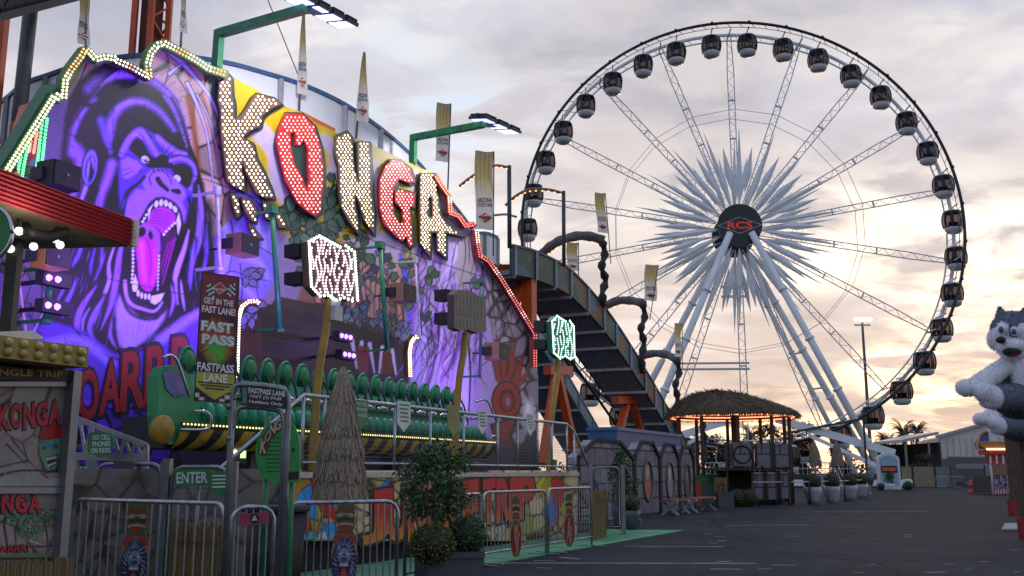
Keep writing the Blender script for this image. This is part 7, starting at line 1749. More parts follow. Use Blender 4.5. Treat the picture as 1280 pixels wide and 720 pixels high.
def stone_panel(x0, x1, ys, yp_, label, portrait, grp='stone look panels below the flume'):
    a, b = Sx(x0, NW), Sx(x1, NW); zs, zp = at_n((x0 + x1) / 2, ys, NW).z, at_n((x0 + x1) / 2, yp_, NW).z
    o = thing('castle_wall', label, 'wall panel', L((a + b) / 2, NW, 0), THETA, grp); c = (a + b) / 2; w = (b - a) / 2 * .985
    prof = [(-w, .0), (w, .0), (w, zs), (w * .45, zp), (-w * .45, zp), (-w, zs)]
    MB().prism([L(c + x, NW, z) for x, z in prof], N * .35).build('panel', stonem, o)
    for i in range(2, 5):
        p, q = prof[i], prof[i + 1]; MB().beam(L(c + p[0], NW - .02, p[1]), L(c + q[0], NW - .02, q[1]), .10, .10, N).build('arch_moulding', sdark, o)
    for sg in (-1, 1): MB().fbox(c + sg * w - .06, c + sg * w + .06, NW - .06, NW - .005, 0, zs).build('edge_pilaster', sdark, o)
    if portrait:
        zc = at_n((x0 + x1) / 2, 607, NW).z + .15; rx, rz = min(.42, w * .36), .62; m = MB()
        k = 30; ring = [L(c + rx * 1.12 * math.cos(t), NW - .03, zc + rz * 1.08 * math.sin(t)) for t in np.linspace(0, 2 * math.pi, k, endpoint=False)]
        MB().tube(ring, .035, 6, closed=True).build('oval_frame', M('frame_bronze', (.10, .085, .06), .5), o)
        q = Paint(0, 20, 0, 30, .5, (.05, .05, .055)); q.fill([(0, 14), (20, 14), (20, 30), (0, 30)], portrait[1], 4); q.ell(10, 9, 4.2, 5.5, portrait[0], 1.5); q.ell(10, 6, 5, 4, portrait[2], 2); q.ell(10, 10, 3.4, 4.2, portrait[0], 1.2); q.ell(10, 22, 7, 8, portrait[1], 2)
        el = [(10 + 10 * math.cos(t), 15 + 15 * math.sin(t)) for t in np.linspace(0, 2 * math.pi, 40, endpoint=False)]
        p00 = L(c - rx, NW - .012, zc - rz); p10 = L(c + rx, NW - .012, zc - rz); p11 = L(c + rx, NW - .012, zc + rz); p01 = L(c - rx, NW - .012, zc + rz)
        q.mesh('oval_portrait', quad_map(p00, p10, p11, p01, 0, 20, 0, 30), VC('portrait_print', .5), o, el)
stone_panel(722, 792, 573, 551, 'widest stone look panel below the flume, behind the leafy potted bush', None)
stone_panel(793, 824, 571, 553, 'stone look panel with an oval portrait dressed in red', ((.42, .30, .22), (.32, .09, .05), (.35, .26, .12)))
stone_panel(825, 848, 573, 556, 'stone look panel with a pale face in its oval portrait', ((.46, .42, .40), (.22, .20, .22), (.40, .36, .32)))
stone_panel(849, 867, 575, 559, 'stone look panel with a dark brown oval portrait', ((.30, .19, .14), (.09, .06, .05), (.06, .05, .04)))
pjb = thing('painted_fence', 'short fence panel painted with red and green jungle figures beside the stone look panels', 'fence panel', L(Sx(882, 11.6), 11.6, 0), THETA)
q = Paint(868, 896, 595, 634, .5, (.05, .16, .06))
for i in range(20): q.leaf(rr.uniform(868, 896), rr.uniform(596, 630), 8, rr.uniform(0, 6), (.04, rr.uniform(.12, .3), .06))
for x, c_ in ((872, (.40, .05, .03)), (882, (.10, .12, .14)), (890, (.05, .25, .12))): q.fill([(x - 2, 604), (x + 3, 602), (x + 5, 618), (x + 3, 632), (x - 3, 632), (x - 4, 616)], c_, 1.5)
q.mesh('printed_face', on_plane_n(11.6), VC('graffiti_print'), pjb); MB().prism([at_n(x, y, 11.61) for x, y in ((867, 635), (897, 634), (897, 594), (867, 594))], N * .08).build('board', dark, pjb)
# red bench
def bench(x0, x1, label):
    nb_ = 9.9; a, b = s_of(at_n(x0, 645, nb_)), s_of(at_n(x1, 640, nb_)); o = thing('bench', label, 'bench', L((a + b) / 2, nb_, 0), THETA, 'red benches by the stone look panels')
    m = MB()
    for k in range(3): m.fbox(a, b, nb_ - .2 + k * .15, nb_ - .07 + k * .15, .44, .49)
    m.build('seat', M('bench_red', (.22, .02, .025), .5, dirt=.3), o)
    for s_ in (a + .35, b - .35):
        m = MB(); m.beam(L(s_, nb_ - .28, 0), L(s_, nb_ + .26, .44), .08, .06); m.beam(L(s_, nb_ + .28, .0), L(s_, nb_ - .26, .44), .08, .06); m.build('trestle_leg', M('bench_steel', (.26, .28, .30), .5), o)
bench(834, 856, 'nearer red topped bench with crossed grey legs before the stone look panels'); bench(859, 889, 'farther red topped bench with crossed grey legs before the stone look panels')
# low wooden step on the carpet
ws = thing('wooden_step', 'low yellowish wooden step standing on the green carpet end', 'step', Vector((*gnd(780, 657).xy, 0)), .25)
c = WMX[ws].translation; wood = M('step_wood', (.30, .17, .06), .6, var=.3, stretch=(1, 9, 9), scale=3); e = Vector((math.cos(.25), math.sin(.25), 0))
m = MB()
for k in range(4): m.box(c + Z * .17 + Z.cross(e) * (-.27 + .18 * k), (.74, .165, .04), e)
m.build('top', wood, ws)
for i, j in ((-1, -1), (1, -1), (1, 1), (-1, 1)): MB().box(c + e * (.33 * i) + Z.cross(e) * (.3 * j) + Z * .085, (.06, .06, .14), e).build('leg', wood, ws)
reed_mat(at_y(741, 650, 20.6), at_y(757, 650, 21.6), 1.0, 'short upright reed screen behind the wooden step')
# potted bushes by the stone look panels
def pot(c, r, h, mat, o, name='pot'):
    m = MB(); m.lathe(c, [(.001, 0), (r * .62, 0), (r * .8, h * .3), (r, h * .75), (r * .98, h), (r * .86, h), (r * .84, h * .93), (.001, h * .92)], 20); return m.build(name, mat, o, True)
potd = M('pot_dark', (.055, .065, .08), .45)
def potted_ball(px, pyb, rpx, hpot, Y, label, mat, num=1300, grp=None, cols=GR):
    c = Vector((*at_y(px, pyb, Y).xy, 0)); r = rpx * Y / 1265; o = thing('potted_ball', label, 'potted shrub', c, 0, grp)
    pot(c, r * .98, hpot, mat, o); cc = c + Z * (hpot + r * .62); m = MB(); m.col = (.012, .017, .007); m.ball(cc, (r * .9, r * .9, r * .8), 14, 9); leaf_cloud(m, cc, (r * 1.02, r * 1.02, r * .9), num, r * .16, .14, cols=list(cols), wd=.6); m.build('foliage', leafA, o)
OL = [(.050, .058, .016), (.07, .075, .022), (.03, .04, .013), (.09, .09, .03)]
potted_ball(787, 650, 13, .46, 24.5, 'clipped ball shrub in a dark pot beside the wooden step', potd, cols=OL)
bs_ = thing('leafy_bush', 'light green leafy bush rising behind the small gate at the platform end', 'bush', Vector((*at_y(777, 640, 25.6).xy, 0)))
c = WMX[bs_].translation; pot(c, .26, .5, potd, bs_); m = MB()
for i in range(46):
    a = rr.uniform(0, 6.28); f = rr.uniform(0, 1); R0 = .34 * math.sin(math.pi * (.15 + .8 * f)) * rr.uniform(.3, 1.1); leaf_cloud(m, c + Vector((R0 * math.cos(a), R0 * math.sin(a), .55 + 1.3 * f)), .14, 40, .12, .9, cols=[(.05, .11, .03), (.07, .14, .04), (.03, .07, .02)], wd=.35, hang=.5)
m.build('foliage', leafA, bs_); m = MB(); m.tube([c, c + Z * 1.6], .02, 5); m.build('stem', bark, bs_)
# ================================================================== tiki bar
tk = thing('tiki_bar', 'round open tiki bar under a shaggy thatch roof with glowing neon strips', 'tiki bar', Vector((*at_y(918, 600, 48).xy, 0)))
tc_ = WMX[tk].translation; RX = 3.1; zr0 = at_y(918, 511, 45).z; zr1 = at_y(905, 490, 48).z
roofm = M('thatch_brown', (.15, .105, .07), .95, var=.6, scale=5, stretch=(6, 6, 6), detail=9)
m = MB(); prof = [(RX * 1.02, -.22), (RX * .98, -.02), (RX * .78, .38), (RX * .52, .74), (RX * .30, .97), (.02, 1.04)]; hh = (zr1 - zr0)
PR = [(r, z / 1.04 * hh) for r, z in prof]
m.lathe(tc_ + Z * zr0, PR, 40)
def rprof(f):
    k = f * (len(PR) - 1); i = min(int(k), len(PR) - 2); t = k - i; return PR[i][0] * (1 - t) + PR[i + 1][0] * t, PR[i][1] * (1 - t) + PR[i + 1][1] * t
for i in range(5200):
    f = rr.uniform(0.02, .96) ** 1.3; a = rr.uniform(0, 6.28); r0, z0 = rprof(f); r1, z1 = rprof(max(0, f - rr.uniform(.08, .2))); r1 += rr.uniform(.02, .16); z1 -= rr.uniform(0, .2) * (1 if f < .25 else .4); a1 = a + rr.uniform(-.05, .05); w = rr.uniform(.012, .035); z1 += rr.uniform(0, .09)
    A_ = tc_ + Vector((r0 * math.cos(a), r0 * math.sin(a), zr0 + z0 + .02)); B_ = tc_ + Vector((r1 * math.cos(a1), r1 * math.sin(a1), zr0 + z1 + .03)); sd = Vector((-math.sin(a), math.cos(a), 0)) * w; m.add([A_ - sd, A_ + sd, B_ + sd * .5, B_ - sd * .5], [(0, 1, 2, 3)])
for i in range(420):
    a = rr.uniform(0, 6.28); f = rr.uniform(.05, 1) ** .7; r0, z0 = rprof(f); c_ = tc_ + Vector((r0 * math.cos(a), r0 * math.sin(a), zr0 + z0 - .02)); leaf_cloud(m, c_, (.10, .10, .05), 5, .20, .9, wd=.22)
for i in range(1500):
    a = rr.uniform(0, 6.28); r0 = RX * 1.01; l = rr.uniform(.1, .28); A_ = tc_ + Vector((r0 * math.cos(a), r0 * math.sin(a), zr0 - .1)); B_ = A_ + Vector((.05 * math.cos(a), .05 * math.sin(a), -l)); sd = Vector((-math.sin(a), math.cos(a), 0)) * .02; m.add([A_ - sd, A_ + sd, B_ + sd * .3, B_ - sd * .3], [(0, 1, 2, 3)])
m.v = [(v[0] - .75 * (v[2] - zr0) / hh * (1 if v[2] > zr0 else 0), v[1], v[2]) for v in m.v]; m.build('thatch_roof', roofm, tk)
postw = M('post_wood', (.055, .038, .026), .8, var=.3)
for i in range(10):
    a = 2 * math.pi * (i + .3) / 10; p = tc_ + Vector((RX * .86 * math.cos(a), RX * .86 * math.sin(a), 0)); MB().tube([p, p + Z * (zr0 + .1)], .085, 8).build('post', postw, tk, True)
m = MB(); m.tube([tc_ + Vector((.1, 0, 0)), tc_ + Vector((.1, 0, zr0 + .8))], .16, 8); m.build('post', postw, tk, True)
neon = EM('neon_orange', (1., .30, .13), 3.)
for k, (rr_, dz) in enumerate(((RX * .93, -.12), (RX * .84, .02), (RX * .74, .14))):
    MB().tube([tc_ + Vector((rr_ * math.cos(t), rr_ * math.sin(t), zr0 + dz - .12)) for t in np.linspace(0, 2 * math.pi, 48, endpoint=False)], .028, 6, closed=True).build('neon_strip', neon, tk)
m = MB(); zc_ = 1.02; m.lathe(tc_, [(RX * .74, 0), (RX * .74, zc_), (RX * .84, zc_ + .02), (RX * .84, zc_ + .09), (RX * .5, zc_ + .09)], 30); m.build('counter', M('counter_wood', (.07, .045, .03), .6, var=.3), tk)
for i in range(6):
    a = -2.3 + i * .3; p = tc_ + Vector((RX * .78 * math.cos(a), RX * .78 * math.sin(a), zc_ + .1)); mm = MB(); mm.lathe(p, [(.001, 0), (.05, 0), (.05, .16), (.02, .22), (.02, .3)], 8)
    b_ = mm.build('bottle', M(('bottle_teal', 'bottle_brown', 'bottle_clear')[i % 3], ((.05, .3, .3), (.2, .08, .03), (.4, .42, .4))[i % 3], .2), None, True, loc=p, cat='bottle', group='bottles on the tiki bar counter')
    b_['label'] = ('teal bottle nearer the left end of the tiki bar counter', 'brown bottle left of the tiki bar centre post', 'clear bottle just left of the counter middle', 'teal bottle just right of the counter middle', 'brown bottle toward the right of the tiki bar counter', 'clear bottle at the right end of the tiki bar counter')[i]
# raised deck of grey stone look panels before the bar
def deck_panel(x0, x1, yt, yb, Y, label, medal=False):
    a, b = at_y(x0, yt, Y), at_y(x1, yb, Y); o = thing('castle_wall', label, 'wall panel', Vector(((a.x + b.x) / 2, Y, max(0, b.z))), 0, 'stone look panels round the tiki bar')
    cx, cz = (a.x + b.x) / 2, (a.z + max(0, b.z)) / 2; w, h = b.x - a.x, a.z - max(0, b.z)
    MB().box(Vector((cx, Y + .06, cz)), (w, .12, h)).build('panel', stonem, o)
    for sg in (-1, 1): MB().box(Vector((cx + sg * (w / 2 - .04), Y - .02, cz)), (.08, .06, h * .995)).build('edge_strip', M('edge_brown', (.05, .035, .028), .8), o)
    if medal: MB().tube([Vector((cx + .36 * math.cos(t), Y - .01, cz + .36 * math.sin(t))) for t in np.linspace(0, 6.2832, 28, endpoint=False)], .04, 6, closed=True).build('round_moulding', sdark, o)
deck_panel(913, 943, 553, 583, 43, 'upper stone look panel with a round moulding below the tiki bar', True); deck_panel(943.2, 966, 554, 583, 43, 'upper middle stone look panel below the tiki bar'); deck_panel(966.2, 989, 555, 584, 43, 'upper right stone look panel below the tiki bar')
deck_panel(940, 956.5, 590, 625, 42.8, 'lower left stone look panel below the tiki bar'); deck_panel(956.7, 973, 590, 625, 42.8, 'lower middle stone look panel below the tiki bar'); deck_panel(973.2, 989, 590, 624, 42.8, 'lower right stone look panel below the tiki bar')
dk = thing('tiki_deck', 'dark timber deck carrying the tiki bar and its grey panels', 'deck', Vector((tc_.x, 45, 0)))
zd = at_y(950, 586, 43).z; m = MB(); xa, xb = at_y(905, 586, 43).x, at_y(990, 586, 43).x; m.box(Vector(((xa + xb) / 2, 45.2, zd)), (xb - xa, 4.2, .12)); m.build('deck_boards', postw, dk)
m = MB(); m.box(Vector(((xa + xb) / 2, 44.6, zd / 2 - .04)), (xb - xa - .1, .1, zd - .08)); m.build('deck_skirt', M('skirt_dark'), dk)
for px in (910, 942, 967, 990): p = at_y(px, 600, 43.1); MB().tube([Vector((p.x, 43.25, 0)), Vector((p.x, 43.25, at_y(px, 553, 43).z))], .06, 6).build('post', postw, dk, True)
m = MB()
for px in (908, 920, 946, 980):
    p = at_y(px, 600, 47); m.beam(Vector((p.x, 47, 0)), Vector((p.x, 47, zd)), .1, .1)
m.build('braces', postw, dk)
bw2 = thing('bamboo_panel', 'tan bamboo panel with a carved ring at the left of the tiki deck', 'panel', Vector((*at_y(901, 620, 42.5).xy, 0)))
a, b = at_y(893, 597, 42.5), at_y(908, 597, 42.5); m = MB(); x = a.x
while x < b.x: m.tube([Vector((x, 42.5, 0)), Vector((x, 42.5, a.z))], .03, 6); x += .055
m.build('canes', M('bamboo_tan', (.20, .12, .05), .7, var=.3), bw2); MB().tube([Vector(((a.x + b.x) / 2 + .12 * math.cos(t), 42.46, a.z * .62 + .18 * math.sin(t))) for t in np.linspace(0, 6.28, 20, endpoint=False)], .02, 5, closed=True).build('ring', postw, bw2)
pl2 = thing('planter_box', 'small grey square planter box below the bamboo panel', 'planter', Vector((*at_y(906, 625, 40.5).xy, 0)))
c = WMX[pl2].translation; MB().box(c + Z * .28, (.62, .6, .56)).build('box', pgm, pl2); m = MB()
for sg in (-1, 1): m.box(c + Z * .55 + Vector((0, .29 * sg, 0)), (.66, .06, .06)); m.box(c + Z * .55 + Vector((.30 * sg, 0, 0)), (.06, .52, .06))
m.build('rim', pgm, pl2); MB().box(c + Z * .57, (.54, .5, .03)).build('soil', M('soil'), pl2)
for px, lab in ((921, 'left clipped ball shrub on the ground below the tiki bar'), (936, 'right clipped ball shrub on the ground below the tiki bar')):
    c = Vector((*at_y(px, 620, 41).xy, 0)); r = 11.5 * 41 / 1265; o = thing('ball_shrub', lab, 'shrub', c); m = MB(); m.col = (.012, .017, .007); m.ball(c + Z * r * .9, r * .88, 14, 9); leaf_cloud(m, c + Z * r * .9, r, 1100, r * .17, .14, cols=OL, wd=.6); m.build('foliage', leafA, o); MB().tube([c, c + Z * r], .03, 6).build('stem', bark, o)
# rope fence posts and potted balls in front of the wheel
rp = thing('rope_fence', 'row of dark fence posts joined by a light rail in front of the wheel entrance', 'fence', Vector((*at_y(1030, 620, 45).xy, 0)))
pts = [at_y(x, 601, Y) for x, Y in ((940, 41.5), (985, 43), (1011, 44), (1055, 48), (1082, 56))]
for p in pts: MB().tube([Vector((p.x, p.y, 0)), Vector((p.x, p.y, 1.02))], .045, 6).build('post', dark, rp, True)
for i in range(4): MB().tube([Vector((pts[i].x, pts[i].y, .97)), Vector((pts[i + 1].x, pts[i + 1].y, .97))], .03, 5).build('rail', galv, rp)
potg = M('pot_grey_glazed', (.30, .33, .37), .3, var=.12)
for (px, pyb, r, Y, lab) in ((1017, 630, 11, 44.5, 'first potted ball shrub from the tiki bar, in a pale grey pot'), (1041, 627, 10, 46.5, 'second potted ball shrub from the tiki bar, in a pale grey pot'), (1063, 625, 9.3, 50, 'third potted ball shrub from the tiki bar, in a pale grey pot'), (1077, 622, 8.6, 55, 'potted ball shrub nearest the standing person, in a pale grey pot')):
    potted_ball(px, pyb, r, .74, Y, lab, potg, 1100, 'potted ball shrubs along the rope fence', OL)
for px, lab in ((1020, 'left small folded thatch umbrella in the wheel queue'), (1048, 'right small folded thatch umbrella in the wheel queue')):
    p = at_y(px, 600, 60); folded_umbrella(p, 1.75, at_y(px, 553, 60).z, .36, 700, lab)
# station cabin and queue bits
cbn = copy_tree(proto); cbn['label'] = 'dark gondola with white trim parked low at the wheel station'; cbn['group'] = 'gondolas around the observation wheel'; cbn.location = at_y(983, 552, 88)
# ---- person walking away
def skin_body(name, edges, radii, verts, mat, parent, sub=2):
    me = bpy.data.meshes.new(name); me.from_pydata(verts, edges, []); o = bpy.data.objects.new(name, me); COL.objects.link(o)
    sk = o.modifiers.new('skin', 'SKIN'); sk.use_smooth_shade = True
    for i, r in enumerate(radii): me.skin_vertices[0].data[i].radius = (r, r) if not isinstance(r, tuple) else r
    me.skin_vertices[0].data[0].use_root = True
    o.modifiers.new('sub', 'SUBSURF').levels = sub; o.modifiers['sub'].render_levels = sub
    dg = bpy.context.evaluated_depsgraph_get(); m2 = bpy.data.meshes.new_from_object(o.evaluated_get(dg)); bpy.data.objects.remove(o); bpy.data.meshes.remove(me); m2.name = name
    m2.materials.clear(); m2.materials.append(mat)
    o = bpy.data.objects.new(name, m2); COL.objects.link(o); o.parent = parent; WMX[o] = WMX[parent]; return o
pp = at_y(1089, 617.5, 63.5); per = thing('person', 'person in a grey blue shirt, dark shorts and pale cap walking toward the wheel', 'person', Vector((pp.x, pp.y, 0)), .25)
V = [(0, 0, .93), (0, .01, 1.12), (0, .015, 1.32), (0, .0, 1.46), (0, .0, 1.53), (0, -.01, 1.64), (0, -.01, 1.72),
     (-.18, .01, 1.40), (-.26, .02, 1.14), (-.24, -.08, .92), (-.23, -.11, .84), (.18, .01, 1.40), (.26, .0, 1.14), (.25, .07, .92), (.245, .09, .84),
     (-.095, 0, .90), (-.10, -.05, .50), (-.10, .02, .09), (-.11, -.09, .04), (.095, 0, .90), (.11, .09, .50), (.11, .20, .10), (.12, .10, .045)]
Ed = [(0, 1), (1, 2), (2, 3), (3, 4), (4, 5), (5, 6), (2, 7), (7, 8), (8, 9), (9, 10), (2, 11), (11, 12), (12, 13), (13, 14), (0, 15), (15, 16), (16, 17), (17, 18), (0, 19), (19, 20), (20, 21), (21, 22)]
Ra = [.15, .14, .155, .075, .055, .095, .085, .06, .045, .035, .035, .06, .045, .035, .035, .085, .055, .04, .035, .085, .055, .04, .035]
skinm = M('skin', (.36, .21, .15), .55); skin_body('body', Ed, Ra, V, skinm, per)
shirt = M('shirt_grey_blue', (.16, .18, .23), .85, var=.2); short = M('shorts_dark', (.05, .055, .065), .85)
skin_body('shirt', [(0, 1), (1, 2), (2, 3), (2, 4), (4, 5), (2, 6), (6, 7)], [.18, .175, .19, .10, .085, .07, .085, .07], [V[0], V[1], V[2], (0, .0, 1.43), V[7], (-.235, .015, 1.22), V[11], (.235, .005, 1.22)], shirt, per)
skin_body('shorts', [(0, 1), (1, 2), (0, 3), (3, 4)], [.17, .11, .095, .11, .095], [(0, 0, .95), V[15], (-.1, -.045, .55), V[19], (.11, .08, .55)], short, per)
m = MB(); m.lathe(Vector((0, -.01, 1.70)), [(.108, 0), (.112, .03), (.09, .085), (.04, .11), (.001, .115)], 16); m.prism([Vector((x, y, 1.70)) for x, y in ((-.09, .08), (.09, .08), (.075, .19), (-.075, .19))], Z * .015); m.build('cap', M('cap_pale', (.55, .55, .56), .8), per, True, local=True)
for sg, y_, z_ in ((-1, -.05, .035), (1, .14, .035)): m = MB(); m.ball((sg * .115, y_, z_ + .01), (.05, .13, .05), 10, 6); m.build('shoe', M('shoe_pale', (.35, .35, .36), .7), per, True, local=True)
m = MB(); m.ball((0, .1, 1.27), (.02, .02, .02), 6, 4)
# ---- white arch sign at the wheel foot
asg = thing('arch_sign', 'white arch topped ticket sign with a blue panel at the wheel foot', 'sign', Vector((*at_y(1113, 612, 84).xy, 0)), .1)
c = WMX[asg].translation; kx = 84 / 1265.
def arch_poly(w, z0, z1, y): return [c + Vector((-w, y, z0)), c + Vector((w, y, z0))] + [c + Vector((w * math.cos(t), y, z1 - w * .55 + w * .55 * math.sin(t))) for t in np.linspace(0, math.pi, 15)]
MB().prism(arch_poly(.93, 0, 2.95, 0), Vector((0, .35, 0))).build('frame', cabw, asg)
MB().prism(arch_poly(.74, .3, 2.75, -.02), Vector((0, .018, 0))).build('panel', M('sign_pale_blue', (.28, .42, .55), .4), asg)
m = MB(); m.prism([c + Vector((x, -.04, z)) for x, z in ((-.66, 1.35), (.66, 1.35), (.66, 1.92), (-.66, 1.92))], Vector((0, .018, 0))); b_ = m.build('screen', M('screen_dark', (.015, .015, .02), .3), asg)
t = MB()
for i in range(7): t.prism([c + Vector((-.55 + i * .16 + x, -.05, z)) for x, z in ((0, 1.52), (.11, 1.52), (.11, 1.78), (.02, 1.78))], Vector((0, .008, 0)))
t.build('led_letters', EM('red_led', (.75, .04, .03), .35), b_, kind='stuff')
for px, pyb, r, lab in ((1135, 611, 6.5, 'small dark ball shrub right of the white arch sign'), (1101, 612, 5., 'small dark ball shrub left of the white arch sign')):
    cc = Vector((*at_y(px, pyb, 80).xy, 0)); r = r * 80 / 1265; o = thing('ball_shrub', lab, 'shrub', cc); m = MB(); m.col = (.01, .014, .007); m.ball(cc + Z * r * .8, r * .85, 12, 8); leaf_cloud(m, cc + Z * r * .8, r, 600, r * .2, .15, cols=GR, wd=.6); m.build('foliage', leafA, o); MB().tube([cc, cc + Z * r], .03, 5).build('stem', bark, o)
fb_ = thing('potted_bush', 'bright green bush in a white bowl before the arch sign', 'potted shrub', Vector((*at_y(1113, 611, 79).xy, 0))); cc = WMX[fb_].translation
pot(cc, .34, .5, cabw, fb_); m = MB(); leaf_cloud(m, cc + Z * 1.05, (.42, .42, .62), 900, .16, .9, cols=[(.07, .14, .05), (.05, .10, .035), (.10, .17, .06)], wd=.4); m.build('foliage', leafA, fb_)
# ================================================================== buildings, fences and trees beyond
metal = M('warehouse_metal', (.62, .60, .56), .55, .2, var=.1, scale=.4, dirt=.25)
wh = thing('warehouse', 'pale corrugated metal warehouse with a sloping roof behind the game stall', 'warehouse', Vector((*at_y(1225, 600, 118).xy, 0)))
def fr(px, py, Y): return at_y(px, py, Y)
a0, a1 = fr(1177, 603, 118), fr(1300, 603, 118); zl_, zr_ = fr(1177, 547, 118).z, fr(1262, 525, 118).z
m = MB(); m.prism([Vector((a0.x, 118, 0)), Vector((a1.x, 118, 0)), Vector((a1.x, 118, zr_ + 1.)), Vector((a0.x, 118, zl_))], Vector((4, 16, 0)))
x = a0.x + .3
while x < a1.x: m.box(Vector((x, 117.95, zl_ / 2)), (.12, .09, zl_ * .98)); x += .75
m.build('wall', metal, wh); m = MB(); m.beam(Vector((a0.x - .3, 117.8, zl_ + .1)), Vector((a1.x, 117.8, zr_ + 1.15)), .5, .3); m.build('roof_edge', M('roof_pale', (.42, .42, .42), .5), wh)
m = MB(); m.box(Vector((fr(1213, 600, 117.6).x, 117.7, 1.6)), (4.6, .1, 3.2)); m.build('roller_door', M('door_grey', (.16, .16, .17), .5), wh)
sh = thing('open_shed', 'dark open sided shed with a thin pale roof edge beside the warehouse', 'shed', Vector((*at_y(1155, 600, 112).xy, 0)))
b0, b1 = fr(1131, 600, 112), fr(1178, 600, 112); m = MB(); zA_, zB_ = fr(1133, 553, 112).z, fr(1178, 543, 112).z
m.prism([Vector((b0.x, 112, zA_)), Vector((b1.x, 112, zB_)), Vector((b1.x, 112, zB_ + .3)), Vector((b0.x, 112, zA_ + .3))], Vector((0, 9, 0))); m.build('roof', M('roof_pale'), sh)
m = MB(); m.box(Vector(((b0.x + b1.x) / 2, 120.5, zA_ / 2)), (b1.x - b0.x, .2, zA_)); m.box(Vector((b1.x - .15, 116, zA_ / 2)), (.2, 8.6, zA_)); m.build('back_wall', M('shed_dark', (.035, .034, .035), .8), sh)
for px in (1135, 1164, 1176): p = fr(px, 600, 112.3); MB().beam(Vector((p.x, 112.3, 0)), Vector((p.x, 112.3, zA_ + .05)), .22, .22).build('post', M('shed_post', (.20, .20, .20), .6), sh)
tf = M('fence_tan', (.26, .20, .14), .8, var=.15)
for i, (x0, x1, mat, lab) in enumerate(((1127, 1141, tf, 'first tan screen panel right of the white arch sign'), (1142, 1169, tf, 'wider tan screen panel beside the blue grey one'), (1170, 1189, M('fence_bluegrey', (.15, .18, .20), .7), 'blue grey screen panel before the warehouse'), (1232, 1240, tf, 'narrow tan screen panel left of the game stall'))):
    p, q = fr(x0, 604, 98), fr(x1, 604, 98); h = fr(1140, 583, 98).z; o = thing('screen_fence', lab, 'fence panel', Vector(((p.x + q.x) / 2, 98, 0))); MB().box(Vector(((p.x + q.x) / 2, 98, h / 2)), (q.x - p.x - .06, .06, h - .05)).build('panel', mat, o)
    for xx in (p.x, q.x): MB().box(Vector((xx, 98, h / 2 + .05)), (.1, .1, h + .1)).build('post', dark, o)
trl = thing('utility_trailer', 'long low grey trailer parked before the warehouse', 'trailer', Vector((*fr(1216, 604, 100).xy, 0)))
p, q = fr(1193, 604, 100), fr(1240, 604, 100); z1 = fr(1216, 573, 100).z; m = MB(); m.box(Vector(((p.x + q.x) / 2, 101.2, (z1 + .5) / 2)), (q.x - p.x, 2.4, z1 - .5)); m.build('body', M('trailer_grey', (.10, .10, .11), .6), trl)
m = MB(); m.box(Vector(((p.x + q.x) / 2, 99.98, z1 * .72)), (q.x - p.x - .5, .05, .5)); m.build('side_stripe', M('trailer_pale', (.22, .23, .24), .5), trl)
for xx in (p.x + .7, q.x - .7): m = MB(); m.lathe(Vector((xx, 100.1, .38)), [(.001, 0), (.22, 0), (.38, .04), (.38, .24), (.001, .24)], 16, ax=(Vector((1, 0, 0)), Z, Vector((0, 1, 0)))); m.build('wheel', dark, trl)
barricade(fr(1170, 604, 86), fr(1185, 604, 86), 1.05, 'far pale barricade left of the red barrel, nearer the tan screens', 8, 'far barricades before the warehouse'); barricade(fr(1187, 604, 86), fr(1205, 604, 86), 1.05, 'far pale barricade just left of the red barrel', 8, 'far barricades before the warehouse')
rb_ = thing('red_barrel', 'red plastic barrel barrier standing on the asphalt before the trailer', 'barrel', Vector((*fr(1218, 615.5, 70).xy, 0))); c = WMX[rb_].translation
m = MB(); m.lathe(c, [(.001, 0), (.34, 0), (.36, .06), (.30, .1), (.30, .45), (.33, .5), (.29, .55), (.26, .82), (.22, .86), (.001, .86)], 18); m.build('barrel_body', M('barrel_red', (.42, .02, .02), .45), rb_, True); m = MB(); m.tube([c + Vector((-.1, 0, .86)), c + Vector((-.1, 0, .95)), c + Vector((.1, 0, .95)), c + Vector((.1, 0, .86))], .025, 6); m.build('handle', M('barrel_red'), rb_)
# game stall with striped awning
gst = thing('game_stall', 'colourful game stall with scalloped red and white awning and a curved blue topper', 'stall', Vector((*fr(1245, 617, 64).xy, 0))); Yg = 64
def gbox(x0, x1, y0, y1, Y0, dep, mat, name): p, q = fr(x0, y1, Y0), fr(x1, y0, Y0); return MB().box(Vector(((p.x + q.x) / 2, Y0 + dep / 2, (p.z + q.z) / 2)), (q.x - p.x, dep, q.z - p.z)).build(name, mat, gst)
gq = Paint(0, 60, 0, 24, .5, (.05, .06, .22))
for i in range(120): gq.ell(rr.uniform(0, 60), rr.uniform(0, 18), rr.uniform(1, 3), rr.uniform(1, 3), rr.choice([(.5, .5, .5), (.4, .05, .05), (.06, .08, .3), (.45, .3, .1), (.02, .02, .03), (.2, .3, .5)]), .6)
for i in range(8): gq.fill([(i * 7.5, 18), (i * 7.5 + 3.75, 18), (i * 7.5 + 3.75, 24), (i * 7.5, 24)], (.5, .03, .03), .5); gq.fill([(i * 7.5 + 3.75, 18), (i * 7.5 + 7.5, 18), (i * 7.5 + 7.5, 24), (i * 7.5 + 3.75, 24)], (.55, .55, .55), .5)
A_, B_ = fr(1239, 617, Yg), fr(1266, 617, Yg); h = fr(1240, 594, Yg).z; A_ = Vector((A_.x, Yg, .02)); B_ = Vector((B_.x, Yg, .02)); gq.mesh('counter_print', quad_map(A_, B_, B_ + Z * h, A_ + Z * h, 0, 60, 0, 24), VC('stall_print', .5), gst)
gbox(1239, 1266, 594.5, 616.3, Yg + .02, 2.4, dark, 'counter')
gbox(1240, 1266, 578, 594, Yg + 2.2, .2, M('stall_back', (.30, .16, .10), .7), 'back_wall')
m = MB()
